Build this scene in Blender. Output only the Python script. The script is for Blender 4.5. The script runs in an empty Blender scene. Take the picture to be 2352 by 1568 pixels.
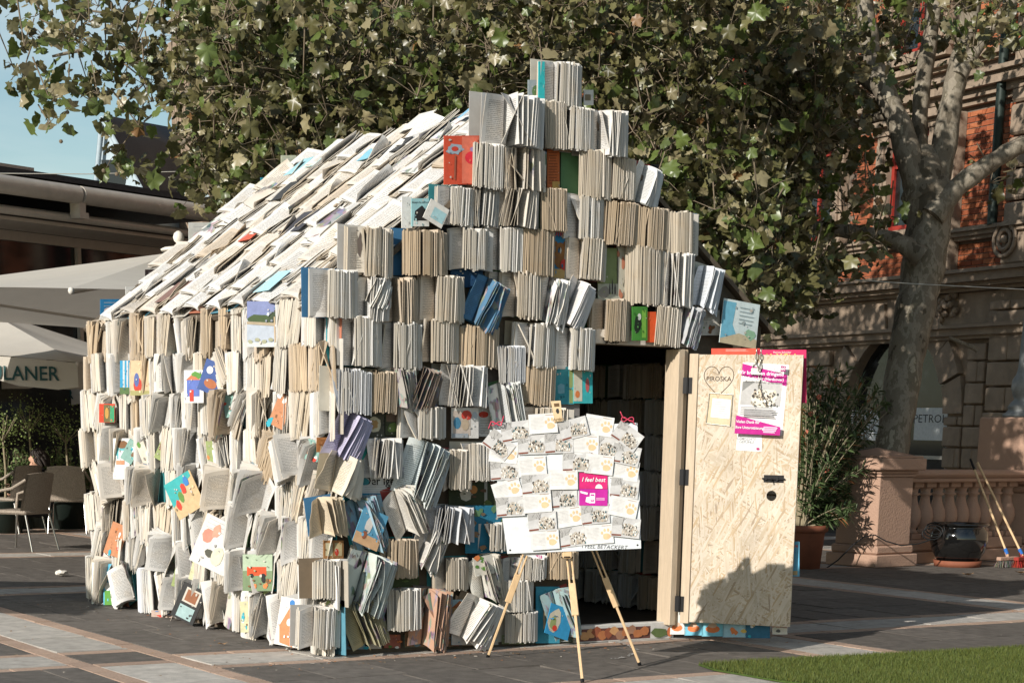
import bpy, bmesh, math, random
import numpy as np
from mathutils import Matrix, Vector

S = bpy.context.scene
COL = S.collection
rad = math.radians

# ------------------------------------------------------------------ camera
YAW, PITCH, ROLL = .575, -.229, .018
FPX = 4298.5                      # focal length for a 2352 px wide frame
CAMP = np.array([-5.657, -10.879, 1.466])
_f = np.array([math.sin(YAW)*math.cos(PITCH), math.cos(YAW)*math.cos(PITCH), math.sin(PITCH)])
_r = np.array([math.cos(YAW), -math.sin(YAW), 0.])
_u = np.cross(_r, _f)
_R = math.cos(ROLL)*_r + math.sin(ROLL)*_u
_U = -math.sin(ROLL)*_r + math.cos(ROLL)*_u
_F = _f
cd = bpy.data.cameras.new('camera')
cd.sensor_fit = 'HORIZONTAL'; cd.sensor_width = 36
cd.lens = FPX/2352*36; cd.shift_y = 1200/2352
cd.clip_start = .1; cd.clip_end = 2000
cam = bpy.data.objects.new('camera', cd); COL.objects.link(cam)
cam.matrix_world = Matrix(((_R[0], _U[0], -_F[0], CAMP[0]), (_R[1], _U[1], -_F[1], CAMP[1]), (_R[2], _U[2], -_F[2], CAMP[2]), (0, 0, 0, 1)))
S.camera = cam

# ------------------------------------------------------------------ light
SUN_AZ, SUN_EL = 20.0, 23.8       # the light travels towards +X, a little towards +Y
TO_SUN = Vector((-math.cos(rad(SUN_AZ))*math.cos(rad(SUN_EL)), -math.sin(rad(SUN_AZ))*math.cos(rad(SUN_EL)), math.sin(rad(SUN_EL))))
sd = bpy.data.lights.new('sun', 'SUN'); sd.energy = 4.5; sd.angle = rad(.53); sd.color = (1, .945, .865)
sun = bpy.data.objects.new('sun', sd); COL.objects.link(sun)
sun.rotation_euler = (-TO_SUN).to_track_quat('-Z', 'Y').to_euler()
world = bpy.data.worlds.new('World'); S.world = world; world.use_nodes = True
wn, wl = world.node_tree.nodes, world.node_tree.links
wn.clear()
w_out = wn.new('ShaderNodeOutputWorld'); w_bg = wn.new('ShaderNodeBackground')
w_sky = wn.new('ShaderNodeTexSky'); w_sky.sky_type = 'NISHITA'; w_sky.sun_disc = False
w_sky.sun_elevation = rad(SUN_EL); w_sky.sun_rotation = math.atan2(TO_SUN.x, TO_SUN.y)
w_sky.air_density = 1.0; w_sky.dust_density = .6; w_sky.ozone_density = 1.0
w_tc = wn.new('ShaderNodeTexCoord'); w_map = wn.new('ShaderNodeMapping'); w_map.inputs['Scale'].default_value = (1.3, 1.3, 7)
w_noise = wn.new('ShaderNodeTexNoise'); w_noise.inputs['Scale'].default_value = 3.2; w_noise.inputs['Detail'].default_value = 6; w_noise.inputs['Roughness'].default_value = .55
w_ramp = wn.new('ShaderNodeValToRGB'); w_ramp.color_ramp.elements[0].position = .42; w_ramp.color_ramp.elements[1].position = .78
w_ramp.color_ramp.elements[1].color = (.55, .55, .55, 1)
w_mix = wn.new('ShaderNodeMix'); w_mix.data_type = 'RGBA'; w_mix.inputs[7].default_value = (7.2, 7.9, 7.8, 1)
w_tint = wn.new('ShaderNodeMix'); w_tint.data_type = 'RGBA'; w_tint.blend_type = 'MULTIPLY'; w_tint.inputs[0].default_value = 1; w_tint.inputs[7].default_value = (1.03, 1.09, 1.02, 1)
wl.new(w_tc.outputs['Generated'], w_map.inputs['Vector']); wl.new(w_map.outputs[0], w_noise.inputs['Vector'])
wl.new(w_noise.outputs['Fac'], w_ramp.inputs[0]); wl.new(w_ramp.outputs[0], w_mix.inputs[0])
wl.new(w_sky.outputs[0], w_tint.inputs[6]); wl.new(w_tint.outputs[2], w_mix.inputs[6])
wl.new(w_mix.outputs[2], w_bg.inputs[0]); wl.new(w_bg.outputs[0], w_out.inputs[0])
w_bg.inputs[1].default_value = .085
vs = S.view_settings
vs.view_transform = 'Standard'; vs.look = 'None'; vs.gamma = 1; vs.exposure = 0.38; vs.use_curve_mapping = False
S.cycles.max_bounces = 6; S.cycles.diffuse_bounces = 3; S.cycles.glossy_bounces = 3; S.cycles.transmission_bounces = 4
S.cycles.use_denoising = True

# ------------------------------------------------------------------ geometry helpers
def ray(x, y):
    return _F + _R*(x-1176)/FPX - _U*(y-1984)/FPX
def at(x, y, ax=2, v=0.):
    """the point where the line of sight through photo pixel x, y meets the plane axis = v"""
    d = ray(x, y); return CAMP + d*((v-CAMP[ax])/d[ax])
def dep(x, y, d):
    return CAMP + ray(x, y)*d
def on_plane(x, y, p0, n):
    d = ray(x, y); return CAMP + d*(np.dot(np.asarray(p0)-CAMP, n)/np.dot(d, n))

def link(name, me, parent=None, mats=(), label=None, cat=None, group=None, kind=None, M=None):
    o = bpy.data.objects.new(name, me); COL.objects.link(o)
    if mats and me is not None and not me.materials:
        for m in (mats if isinstance(mats, (list, tuple)) else [mats]): me.materials.append(m)
    if M is not None: o.matrix_basis = M
    if parent is not None:
        o.parent = parent
        o.matrix_parent_inverse = PW(parent).inverted()
    tag(o, label, cat, group, kind)
    return o
def PW(o):
    m = o.matrix_basis.copy()
    if o.parent: m = PW(o.parent) @ o.matrix_parent_inverse @ m
    return m
def tag(o, label=None, cat=None, group=None, kind=None):
    for k, v in (('label', label), ('category', cat), ('group', group), ('kind', kind)):
        if v: o[k] = v
def thing(name, label, cat, loc, group=None):
    o = bpy.data.objects.new(name, None); COL.objects.link(o); o.empty_display_size = .1
    o.location = Vector([float(a) for a in loc]); tag(o, label, cat, group); return o

class MB:
    """collects shapes in world space; build() links them as one mesh object"""
    def __init__(s): s.v = []; s.f = []; s.c = []; s.m = []; s.sm = []
    def add(s, vs_, fs, col=None, mi=0, smooth=False):
        b = len(s.v); s.v += [tuple(float(a) for a in p) for p in vs_]
        for f in fs:
            s.f.append(tuple(i+b for i in f)); s.c.append(col or (1, 1, 1)); s.m.append(mi); s.sm.append(smooth)
        return s
    def box(s, lo, hi, fr=None, col=None, mi=0, bev=0.):
        """axis box in frame fr = (origin, ux, uy, uz), chamfered by bev"""
        o, X, Y, Z = fr or (np.zeros(3), np.array([1., 0, 0]), np.array([0, 1., 0]), np.array([0, 0, 1.]))
        lo = np.array(lo, float); hi = np.array(hi, float)
        if bev <= 0:
            P = [(lo[0], lo[1], lo[2]), (hi[0], lo[1], lo[2]), (hi[0], hi[1], lo[2]), (lo[0], hi[1], lo[2]), (lo[0], lo[1], hi[2]), (hi[0], lo[1], hi[2]), (hi[0], hi[1], hi[2]), (lo[0], hi[1], hi[2])]
            Fc = [(0, 3, 2, 1), (4, 5, 6, 7), (0, 1, 5, 4), (1, 2, 6, 5), (2, 3, 7, 6), (3, 0, 4, 7)]
        else:
            b = min(bev, *(.49*(hi-lo))); P = []; idx = {}
            for sx in (0, 1):
                for sy in (0, 1):
                    for sz in (0, 1):
                        for a in range(3):
                            q = [(lo, hi)[sx][0], (lo, hi)[sy][1], (lo, hi)[sz][2]]
                            for k, sg in enumerate((sx, sy, sz)):
                                if k != a: q[k] += b*(1-2*sg)
                            idx[sx, sy, sz, a] = len(P); P.append(q)
            Fc = []
            cyc = [(0, 0), (1, 0), (1, 1), (0, 1)]
            for a in range(3):
                o1, o2 = (a+1) % 3, (a+2) % 3
                for sd_ in (0, 1):
                    q = []
                    for c1, c2 in cyc:
                        k = [0, 0, 0]; k[a] = sd_; k[o1] = c1; k[o2] = c2; q.append(idx[k[0], k[1], k[2], a])
                    Fc.append(tuple(q if sd_ else q[::-1]))
                for c1, c2 in cyc:      # edge chamfers along axis a
                    k0 = [0, 0, 0]; k0[o1] = c1; k0[o2] = c2; k1 = list(k0); k1[a] = 1
                    q = (idx[(*k0, o1)], idx[(*k1, o1)], idx[(*k1, o2)], idx[(*k0, o2)])
                    Fc.append(q if (c1 == c2) else q[::-1])
            for sx in (0, 1):
                for sy in (0, 1):
                    for sz in (0, 1):
                        q = (idx[sx, sy, sz, 0], idx[sx, sy, sz, 1], idx[sx, sy, sz, 2])
                        Fc.append(q if (sx+sy+sz) % 2 else q[::-1])
        s.add([o+X*p[0]+Y*p[1]+Z*p[2] for p in P], Fc, col, mi); return s
    def tube(s, pts, rads, n=8, col=None, mi=0, cap=True, jit=0., rng=None):
        pts = [np.array(p, float) for p in pts]; m = len(pts)
        if not hasattr(rads, '__len__'): rads = [rads]*m
        T = []
        for i in range(m):
            t = pts[min(i+1, m-1)]-pts[max(i-1, 0)]; T.append(t/(np.linalg.norm(t)+1e-9))
        a = np.cross(T[0], (0, 0, 1.));
        if np.linalg.norm(a) < .1: a = np.cross(T[0], (1., 0, 0))
        a /= np.linalg.norm(a); V = []
        for i in range(m):
            a = a-T[i]*np.dot(a, T[i]); a /= np.linalg.norm(a)+1e-9; b = np.cross(T[i], a)
            for k in range(n):
                w = 2*math.pi*k/n; rr = rads[i]*(1+(rng.uniform(-jit, jit) if rng else 0))
                V.append(pts[i]+(a*math.cos(w)+b*math.sin(w))*rr)
        Fc = [(i*n+k, i*n+(k+1) % n, (i+1)*n+(k+1) % n, (i+1)*n+k) for i in range(m-1) for k in range(n)]
        s.add(V, Fc, col, mi, True)
        if cap:
            s.add(V[:n], [tuple(range(n))[::-1]], col, mi); s.add(V[-n:], [tuple(range(n))], col, mi)
        return s
    def lathe(s, prof, c, n=24, col=None, mi=0, axis=None, sq=False):
        """prof: (radius, height) pairs turned round the z axis through c; sq: square plan"""
        c = np.array(c, float); V = []; m = len(prof)
        for r_, z in prof:
            for k in range(n):
                w = 2*math.pi*(k+.5)/n
                V.append(c+np.array([r_*math.cos(w), r_*math.sin(w), z]))
        Fc = [(i*n+k, i*n+(k+1) % n, (i+1)*n+(k+1) % n, (i+1)*n+k) for i in range(m-1) for k in range(n)]
        s.add(V, Fc, col, mi, n > 8); return s
    def poly(s, P, fr, d=0., col=None, mi=0):
        """flat polygon of 2-D points in frame fr = (origin, u, v, n), lifted by d"""
        o, u, v, n = fr
        s.add([o+u*p[0]+v*p[1]+n*d for p in P], [tuple(range(len(P)))], col, mi); return s
    def prism(s, P, fr, d0, d1, col=None, mi=0):
        o, u, v, n = fr; k = len(P)
        V = [o+u*p[0]+v*p[1]+n*d0 for p in P]+[o+u*p[0]+v*p[1]+n*d1 for p in P]
        s.add(V, [tuple(range(k))[::-1], tuple(range(k, 2*k))]+[(i, (i+1) % k, k+(i+1) % k, k+i) for i in range(k)], col, mi); return s
    def mesh(s, name, mats):
        me = bpy.data.meshes.new(name); me.from_pydata(s.v, [], s.f)
        for m in (mats if isinstance(mats, (list, tuple)) else [mats]): me.materials.append(m)
        me.polygons.foreach_set('material_index', s.m); me.polygons.foreach_set('use_smooth', s.sm)
        at_ = me.attributes.new('col', 'FLOAT_COLOR', 'FACE')
        at_.data.foreach_set('color', np.array([(c[0], c[1], c[2], c[3] if len(c) > 3 else 0.) for c in s.c], np.float32).ravel())
        me.update(); return me
    def build(s, name, mats, parent=None, **k):
        return link(name, s.mesh(name, mats), parent, (), **k)

def frame(o, u, v, n): return tuple(np.array(a, float) for a in (o, u, v, n))
def Mfr(fr):
    o, u, v, n = fr
    return Matrix(((u[0], v[0], n[0], o[0]), (u[1], v[1], n[1], o[1]), (u[2], v[2], n[2], o[2]), (0, 0, 0, 1)))

# text meshes are made first, while the scene is small
_txt = {}
def text_mesh(body, bold=0., shear=0., align='CENTER'):
    key = (body, bold, shear, align)
    if key not in _txt:
        cu = bpy.data.curves.new('lettering', 'FONT'); cu.body = body; cu.size = 1; cu.offset = bold; cu.shear = shear
        cu.align_x = align; cu.align_y = 'CENTER'; cu.resolution_u = 2
        o = bpy.data.objects.new('lettering_source', cu); COL.objects.link(o)
        dg = bpy.context.evaluated_depsgraph_get()
        me = bpy.data.meshes.new_from_object(o.evaluated_get(dg))
        V = np.array([v.co[:] for v in me.vertices]); Fs = [tuple(p.vertices) for p in me.polygons]
        bpy.data.objects.remove(o); bpy.data.curves.remove(cu); bpy.data.meshes.remove(me)
        _txt[key] = (V, Fs)
    return _txt[key]
def put_text(mb, body, fr, x, y, size, d=.002, col=(.02, .02, .02), mi=0, bold=0., shear=0., rot=0., align='CENTER', sx=1., arc=None):
    V, Fs = text_mesh(body, bold, shear, align); o, u, v, n = fr
    c, s_ = math.cos(rot), math.sin(rot); P = []
    for p in V:
        a, b = p[0]*size*sx, p[1]*size; P.append(o+u*(x+a*c-b*s_)+v*(y+a*s_+b*c)+n*d)
    mb.add(P, Fs, col, mi)
for t_ in ['PAULANER', 'MUSIK', 'PETROLL', 'PIROSKA', 'Wir brauchen dringend', 'Kinderbücher (Hardcover)', 'Vielen Dank für', 'Ihre Unterstützung!', 'sam', '60', 'GEMISCHTE', 'GEFÜHLE', 'I feel best', 'I FEEL BETACKERT', 'Artina', 'Uhr', 'Der Igel', 'EIN MEISTER', 'DER BALANCE', 'Leserabe', 'Drachen', 'doch gar nicht', 'Warum feiern', 'wir Geburtstag?', 'HeXGirls', 'Patricia Schröder', 'Erinnern Sie sich noch']:
    text_mesh(t_)

# ------------------------------------------------------------------ materials
MATS = {}
def mat(name, col=(.5, .5, .5), rough=.8, metal=0., attr=False, noise=0., nscale=8., bump=0., bscale=40., spec=.3, rnd=0., coat=0., trans=0., obj_coords=False, col2=None, detail=6., stretch=None):
    m = bpy.data.materials.new(name); m.use_nodes = True; N, L = m.node_tree.nodes, m.node_tree.links
    b = N['Principled BSDF']; b.inputs['Roughness'].default_value = rough; b.inputs['Metallic'].default_value = metal
    b.inputs['Specular IOR Level'].default_value = spec
    if coat: b.inputs['Coat Weight'].default_value = coat; b.inputs['Coat Roughness'].default_value = .05
    geo = N.new('ShaderNodeNewGeometry'); vec = geo.outputs['Position']
    if stretch:
        mp = N.new('ShaderNodeMapping'); mp.inputs['Scale'].default_value = stretch; L.new(vec, mp.inputs[0]); vec = mp.outputs[0]
    if attr:
        a = N.new('ShaderNodeAttribute'); a.attribute_name = 'col'; c = a.outputs['Color']
    else:
        a = N.new('ShaderNodeRGB'); a.outputs[0].default_value = (*col, 1); c = a.outputs[0]
    if noise or col2:
        t = N.new('ShaderNodeTexNoise'); t.inputs['Scale'].default_value = nscale; t.inputs['Detail'].default_value = detail; t.inputs['Roughness'].default_value = .65
        L.new(vec, t.inputs['Vector'])
        if col2:
            rp = N.new('ShaderNodeMapRange'); rp.inputs[1].default_value = .36; rp.inputs[2].default_value = .64; L.new(t.outputs['Fac'], rp.inputs[0])
            mx = N.new('ShaderNodeMix'); mx.data_type = 'RGBA'; mx.inputs[7].default_value = (*col2, 1); L.new(rp.outputs[0], mx.inputs[0]); L.new(c, mx.inputs[6]); c = mx.outputs[2]
        if noise:
            rp = N.new('ShaderNodeMapRange'); rp.inputs[1].default_value = .25; rp.inputs[2].default_value = .75; rp.inputs[3].default_value = 1-noise; rp.inputs[4].default_value = 1+noise
            L.new(t.outputs['Fac'], rp.inputs[0])
            mx = N.new('ShaderNodeMix'); mx.data_type = 'RGBA'; mx.blend_type = 'MULTIPLY'; mx.inputs[0].default_value = 1; L.new(c, mx.inputs[6]); L.new(rp.outputs[0], mx.inputs[7]); c = mx.outputs[2]
    if rnd:
        oi = N.new('ShaderNodeObjectInfo'); rp = N.new('ShaderNodeMapRange'); rp.inputs[3].default_value = 1-rnd; rp.inputs[4].default_value = 1+rnd; L.new(oi.outputs['Random'], rp.inputs[0])
        mx = N.new('ShaderNodeMix'); mx.data_type = 'RGBA'; mx.blend_type = 'MULTIPLY'; mx.inputs[0].default_value = 1; L.new(c, mx.inputs[6]); L.new(rp.outputs[0], mx.inputs[7]); c = mx.outputs[2]
    L.new(c, b.inputs['Base Color'])
    if bump:
        t2 = N.new('ShaderNodeTexNoise'); t2.inputs['Scale'].default_value = bscale; t2.inputs['Detail'].default_value = 5; L.new(vec, t2.inputs['Vector'])
        bp = N.new('ShaderNodeBump'); bp.inputs['Strength'].default_value = bump; bp.inputs['Distance'].default_value = .02; L.new(t2.outputs['Fac'], bp.inputs['Height']); L.new(bp.outputs[0], b.inputs['Normal'])
    if trans:
        tr = N.new('ShaderNodeBsdfTranslucent'); L.new(c, tr.inputs[0]); ms = N.new('ShaderNodeMixShader'); ms.inputs[0].default_value = trans
        L.new(b.outputs[0], ms.inputs[1]); L.new(tr.outputs[0], ms.inputs[2]); L.new(ms.outputs[0], N['Material Output'].inputs[0])
    MATS[name] = m; return m

def paper_material():
    """page colour from the face attribute, printed lines or pictures from the page's own UVs"""
    m = bpy.data.materials.new('paper'); m.use_nodes = True; N, L = m.node_tree.nodes, m.node_tree.links
    b = N['Principled BSDF']; b.inputs['Roughness'].default_value = .85; b.inputs['Specular IOR Level'].default_value = .15
    a = N.new('ShaderNodeAttribute'); a.attribute_name = 'col'
    uv = N.new('ShaderNodeUVMap'); sp = N.new('ShaderNodeSeparateXYZ'); L.new(uv.outputs[0], sp.inputs[0])
    def math_(op, x, y=None, z=None):
        n = N.new('ShaderNodeMath'); n.operation = op
        for i, q in enumerate((x, y, z)):
            if q is None: continue
            if hasattr(q, 'is_output'): L.new(q, n.inputs[i])
            else: n.inputs[i].default_value = q
        return n.outputs[0]
    X, Y = sp.outputs[0], sp.outputs[1]
    fr = math_('FRACT', math_('MULTIPLY', Y, 27.)); line = math_('GREATER_THAN', fr, .45)
    inx = math_('MULTIPLY', math_('GREATER_THAN', X, .16), math_('LESS_THAN', X, .86))
    iny = math_('MULTIPLY', math_('GREATER_THAN', Y, .1), math_('LESS_THAN', Y, .9))
    nt = N.new('ShaderNodeTexNoise'); nt.inputs['Scale'].default_value = 30; nt.inputs['Detail'].default_value = 1; L.new(uv.outputs[0], nt.inputs['Vector'])
    word = math_('GREATER_THAN', nt.outputs['Fac'], .42)
    ink = math_('MULTIPLY', math_('MULTIPLY', line, word), math_('MULTIPLY', inx, iny))
    ink = math_('MULTIPLY', ink, .5)
    mx = N.new('ShaderNodeMix'); mx.data_type = 'RGBA'; L.new(ink, mx.inputs[0]); L.new(a.outputs['Color'], mx.inputs[6]); mx.inputs[7].default_value = (.05, .05, .05, 1)
    # pictures
    cmb = N.new('ShaderNodeCombineXYZ'); L.new(X, cmb.inputs[0]); L.new(Y, cmb.inputs[1]); L.new(math_('MULTIPLY', a.outputs['Alpha'], 91.7), cmb.inputs[2])
    nz = N.new('ShaderNodeTexNoise'); nz.inputs['Scale'].default_value = 2.3; nz.inputs['Detail'].default_value = 4; nz.inputs['Distortion'].default_value = .6; L.new(cmb.outputs[0], nz.inputs['Vector'])
    vr = N.new('ShaderNodeTexVoronoi'); vr.inputs['Scale'].default_value = 6.5; L.new(cmb.outputs[0], vr.inputs['Vector'])
    hs = N.new('ShaderNodeHueSaturation'); hs.inputs['Saturation'].default_value = .38; hs.inputs['Value'].default_value = .38; L.new(vr.outputs['Color'], hs.inputs['Color'])
    r1 = N.new('ShaderNodeMapRange'); r1.inputs[1].default_value = .5; r1.inputs[2].default_value = .56; L.new(nz.outputs['Fac'], r1.inputs[0])
    pm = N.new('ShaderNodeMix'); pm.data_type = 'RGBA'; L.new(r1.outputs[0], pm.inputs[0]); L.new(a.outputs['Color'], pm.inputs[6]); L.new(hs.outputs[0], pm.inputs[7])
    ispic = math_('GREATER_THAN', a.outputs['Alpha'], .01)
    fm = N.new('ShaderNodeMix'); fm.data_type = 'RGBA'; L.new(ispic, fm.inputs[0]); L.new(mx.outputs[2], fm.inputs[6]); L.new(pm.outputs[2], fm.inputs[7])
    # foxing and water stains
    g = N.new('ShaderNodeNewGeometry'); st = N.new('ShaderNodeTexNoise'); st.inputs['Scale'].default_value = 9; st.inputs['Detail'].default_value = 5; L.new(g.outputs['Position'], st.inputs['Vector'])
    r2 = N.new('ShaderNodeMapRange'); r2.inputs[1].default_value = .5; r2.inputs[2].default_value = .8; r2.inputs[4].default_value = .45; L.new(st.outputs['Fac'], r2.inputs[0])
    sm = N.new('ShaderNodeMix'); sm.data_type = 'RGBA'; sm.blend_type = 'MULTIPLY'; L.new(r2.outputs[0], sm.inputs[0]); L.new(fm.outputs[2], sm.inputs[6]); sm.inputs[7].default_value = (.88, .74, .55, 1)
    L.new(sm.outputs[2], b.inputs['Base Color'])
    tr = N.new('ShaderNodeBsdfTranslucent'); L.new(sm.outputs[2], tr.inputs[0]); ms = N.new('ShaderNodeMixShader'); ms.inputs[0].default_value = .12
    L.new(b.outputs[0], ms.inputs[1]); L.new(tr.outputs[0], ms.inputs[2]); L.new(ms.outputs[0], N['Material Output'].inputs[0])
    MATS['paper'] = m
paper_material()

def osb_material():
    """pressed strand board: long pale flakes lying at all angles"""
    m = bpy.data.materials.new('strand_board'); m.use_nodes = True; N, L = m.node_tree.nodes, m.node_tree.links
    b = N['Principled BSDF']; b.inputs['Roughness'].default_value = .65
    g = N.new('ShaderNodeUVMap'); prev = None; hgt = None
    for i, (ang, sx, sy, lo, hi) in enumerate([(10, 10, 80, .0, 1.), (75, 11, 90, .48, .5), (130, 9, 84, .52, .54), (-25, 10, 78, .5, .52), (50, 9, 92, .55, .57), (100, 11, 100, .56, .58), (160, 9, 88, .57, .59), (28, 8, 96, 0, 0), (85, 9, 110, 0, 0), (118, 8, 86, 0, 0)]):
        mp = N.new('ShaderNodeMapping'); mp.inputs['Rotation'].default_value = (0, 0, rad(ang)); mp.inputs['Location'].default_value = (i*3.1, i*1.7, 0)
        mp2 = N.new('ShaderNodeMapping'); mp2.inputs['Scale'].default_value = (sx, sy, 1)
        L.new(g.outputs[0], mp.inputs[0]); L.new(mp.outputs[0], mp2.inputs[0])
        v = N.new('ShaderNodeTexVoronoi'); v.voronoi_dimensions = '2D'; v.inputs['Scale'].default_value = 1; L.new(mp2.outputs[0], v.inputs['Vector'])
        cr = N.new('ShaderNodeValToRGB'); cr.color_ramp.interpolation = 'LINEAR'
        e = cr.color_ramp.elements; e[0].color = (.31, .24, .17, 1); e[1].color = (.57, .495, .405, 1)
        x = e.new(.3); x.color = (.47, .39, .29, 1); x = e.new(.6); x.color = (.53, .445, .345, 1); x = e.new(.12); x.color = (.43, .315, .19, 1)
        sep = N.new('ShaderNodeSeparateColor'); L.new(v.outputs['Color'], sep.inputs[0]); L.new(sep.outputs[0], cr.inputs[0])
        if prev is None: prev = cr.outputs[0]; hgt = sep.outputs[1]
        else:
            mr = N.new('ShaderNodeMath'); mr.operation = 'GREATER_THAN'; mr.inputs[1].default_value = .70; L.new(sep.outputs[1], mr.inputs[0])
            mx = N.new('ShaderNodeMix'); mx.data_type = 'RGBA'; L.new(mr.outputs[0], mx.inputs[0]); L.new(prev, mx.inputs[6]); L.new(cr.outputs[0], mx.inputs[7]); prev = mx.outputs[2]
            mh = N.new('ShaderNodeMix'); L.new(mr.outputs[0], mh.inputs[0]); L.new(hgt, mh.inputs[2]); L.new(sep.outputs[2], mh.inputs[3]); hgt = mh.outputs[0]
    nz = N.new('ShaderNodeTexNoise'); nz.inputs['Scale'].default_value = 5; nz.inputs['Detail'].default_value = 6; L.new(g.outputs[0], nz.inputs['Vector'])
    mr = N.new('ShaderNodeMapRange'); mr.inputs[1].default_value = .3; mr.inputs[2].default_value = .7; mr.inputs[3].default_value = .85; mr.inputs[4].default_value = 1.1; L.new(nz.outputs['Fac'], mr.inputs[0])
    mm = N.new('ShaderNodeMix'); mm.data_type = 'RGBA'; mm.blend_type = 'MULTIPLY'; mm.inputs[0].default_value = 1; L.new(prev, mm.inputs[6]); L.new(mr.outputs[0], mm.inputs[7])
    L.new(mm.outputs[2], b.inputs['Base Color'])
    bp = N.new('ShaderNodeBump'); bp.inputs['Strength'].default_value = .35; bp.inputs['Distance'].default_value = .003; L.new(hgt, bp.inputs['Height']); L.new(bp.outputs[0], b.inputs['Normal'])
    MATS['strand_board'] = m
osb_material()

def bark_material():
    m = bpy.data.materials.new('plane_bark'); m.use_nodes = True; N, L = m.node_tree.nodes, m.node_tree.links
    b = N['Principled BSDF']; b.inputs['Roughness'].default_value = .85; b.inputs['Specular IOR Level'].default_value = .2
    g = N.new('ShaderNodeNewGeometry'); mp = N.new('ShaderNodeMapping'); mp.inputs['Scale'].default_value = (1, 1, .55); L.new(g.outputs['Position'], mp.inputs[0])
    n1 = N.new('ShaderNodeTexNoise'); n1.inputs['Scale'].default_value = 4.2; n1.inputs['Detail'].default_value = 7; n1.inputs['Roughness'].default_value = .6; L.new(mp.outputs[0], n1.inputs['Vector'])
    r = N.new('ShaderNodeValToRGB'); r.color_ramp.interpolation = 'CONSTANT'; e = r.color_ramp.elements
    e[0].color = (.085, .07, .05, 1); e[1].position = .40; e[1].color = (.17, .145, .11, 1)
    for p, c in ((.5, (.235, .205, .16, 1)), (.57, (.15, .13, .095, 1)), (.63, (.29, .26, .2, 1))): x = e.new(p); x.color = c
    L.new(n1.outputs['Fac'], r.inputs[0])
    n2 = N.new('ShaderNodeTexNoise'); n2.inputs['Scale'].default_value = 60; n2.inputs['Detail'].default_value = 4; L.new(mp.outputs[0], n2.inputs['Vector'])
    mr = N.new('ShaderNodeMapRange'); mr.inputs[3].default_value = .75; mr.inputs[4].default_value = 1.25; L.new(n2.outputs['Fac'], mr.inputs[0])
    mm = N.new('ShaderNodeMix'); mm.data_type = 'RGBA'; mm.blend_type = 'MULTIPLY'; mm.inputs[0].default_value = 1; L.new(r.outputs[0], mm.inputs[6]); L.new(mr.outputs[0], mm.inputs[7])
    L.new(mm.outputs[2], b.inputs['Base Color'])
    bp = N.new('ShaderNodeBump'); bp.inputs['Strength'].default_value = .5; bp.inputs['Distance'].default_value = .02; L.new(n1.outputs['Fac'], bp.inputs['Height']); L.new(bp.outputs[0], b.inputs['Normal'])
    MATS['plane_bark'] = m
bark_material()

mat('cover', attr=True, rough=.5, noise=.12, nscale=15)
mat('print', attr=True, rough=.7, noise=.16, nscale=26, detail=8)
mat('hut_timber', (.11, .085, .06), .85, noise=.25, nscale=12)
mat('pale_timber', (.50, .40, .29), .7, noise=.16, nscale=5, stretch=(12, 12, 1.2), bump=.15, bscale=30)
mat('weathered_white', (.62, .58, .52), .7, noise=.12, nscale=9)
mat('easel_wood', (.60, .42, .24), .55, noise=.14, nscale=9, stretch=(6, 6, 1))
mat('black_metal', (.015, .015, .016), .45, .6)
mat('steel', (.45, .43, .38), .35, .9)
mat('brass', (.40, .32, .18), .35, .9)
mat('dark_slab', (.128, .112, .097), .85, noise=.42, nscale=9, detail=14, bump=.5, bscale=160, rnd=.14)
mat('light_slab', (.40, .37, .33), .85, noise=.34, nscale=9, detail=14, bump=.4, bscale=160, rnd=.1)
mat('pink_paver', (.37, .26, .195), .85, noise=.3, nscale=60, bump=.3, bscale=150, rnd=.14)
mat('joint', (.045, .038, .03), .95, noise=.4, nscale=60)
mat('turf', attr=True, rough=.55, spec=.25, trans=.25)
mat('turf_base', (.045, .075, .012), .9, noise=.3, nscale=40)
mat('sandstone', (.27, .205, .15), .85, noise=.3, nscale=3.5, bump=.45, bscale=16)
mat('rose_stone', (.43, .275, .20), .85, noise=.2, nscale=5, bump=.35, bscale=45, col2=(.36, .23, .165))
mat('brick', attr=True, rough=.85, noise=.25, nscale=9, bump=.3, bscale=60)
mat('mortar', (.17, .13, .10), .95, noise=.2, nscale=30)
mat('window_glass', (.012, .014, .015), .06, spec=.6)
mat('red_paint', (.28, .03, .02), .5, noise=.1)
mat('white_paint', (.62, .63, .6), .5, noise=.06)
mat('grey_metal', (.48, .44, .39), .45, .35, noise=.12, nscale=6)
mat('dark_soffit', (.045, .04, .035), .8)
mat('slate', (.035, .035, .04), .7, noise=.35, nscale=18)
mat('render_blue', (.33, .40, .44), .8, noise=.1)
mat('canopy_fabric', (.58, .54, .475), .85, noise=.06, nscale=2.5, trans=.22)
mat('dark_green_metal', (.02, .03, .025), .5, .3)
mat('wicker', (.30, .25, .20), .75, noise=.35, nscale=60, bump=.7, bscale=90)
mat('chrome', (.5, .48, .45), .25, 1.)
mat('terracotta', (.22, .075, .04), .75, noise=.15, nscale=9)
mat('black_glaze', (.006, .006, .006), .08, spec=.6, coat=.6)
mat('leaf', attr=True, rough=.38, spec=.5, trans=.2)
mat('thin_leaf', attr=True, rough=.5, spec=.3, trans=.25)
mat('twig', (.16, .125, .085), .85, noise=.3, nscale=20)
mat('oleander_stem', (.24, .2, .13), .85)
mat('soil', (.03, .022, .015), .95)
mat('skin', (.50, .29, .20), .6)
mat('hair', (.018, .012, .009), .6, noise=.4, nscale=60)
mat('black_cloth', (.012, .012, .013), .9)
mat('chalk', (.42, .41, .39), .95)
mat('cable', (.01, .01, .01), .5)
mat('dry_leaf', (.33, .19, .09), .8, noise=.2)
mat('bristle', attr=True, rough=.8)
mat('board_white', (.72, .74, .74), .55)
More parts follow.
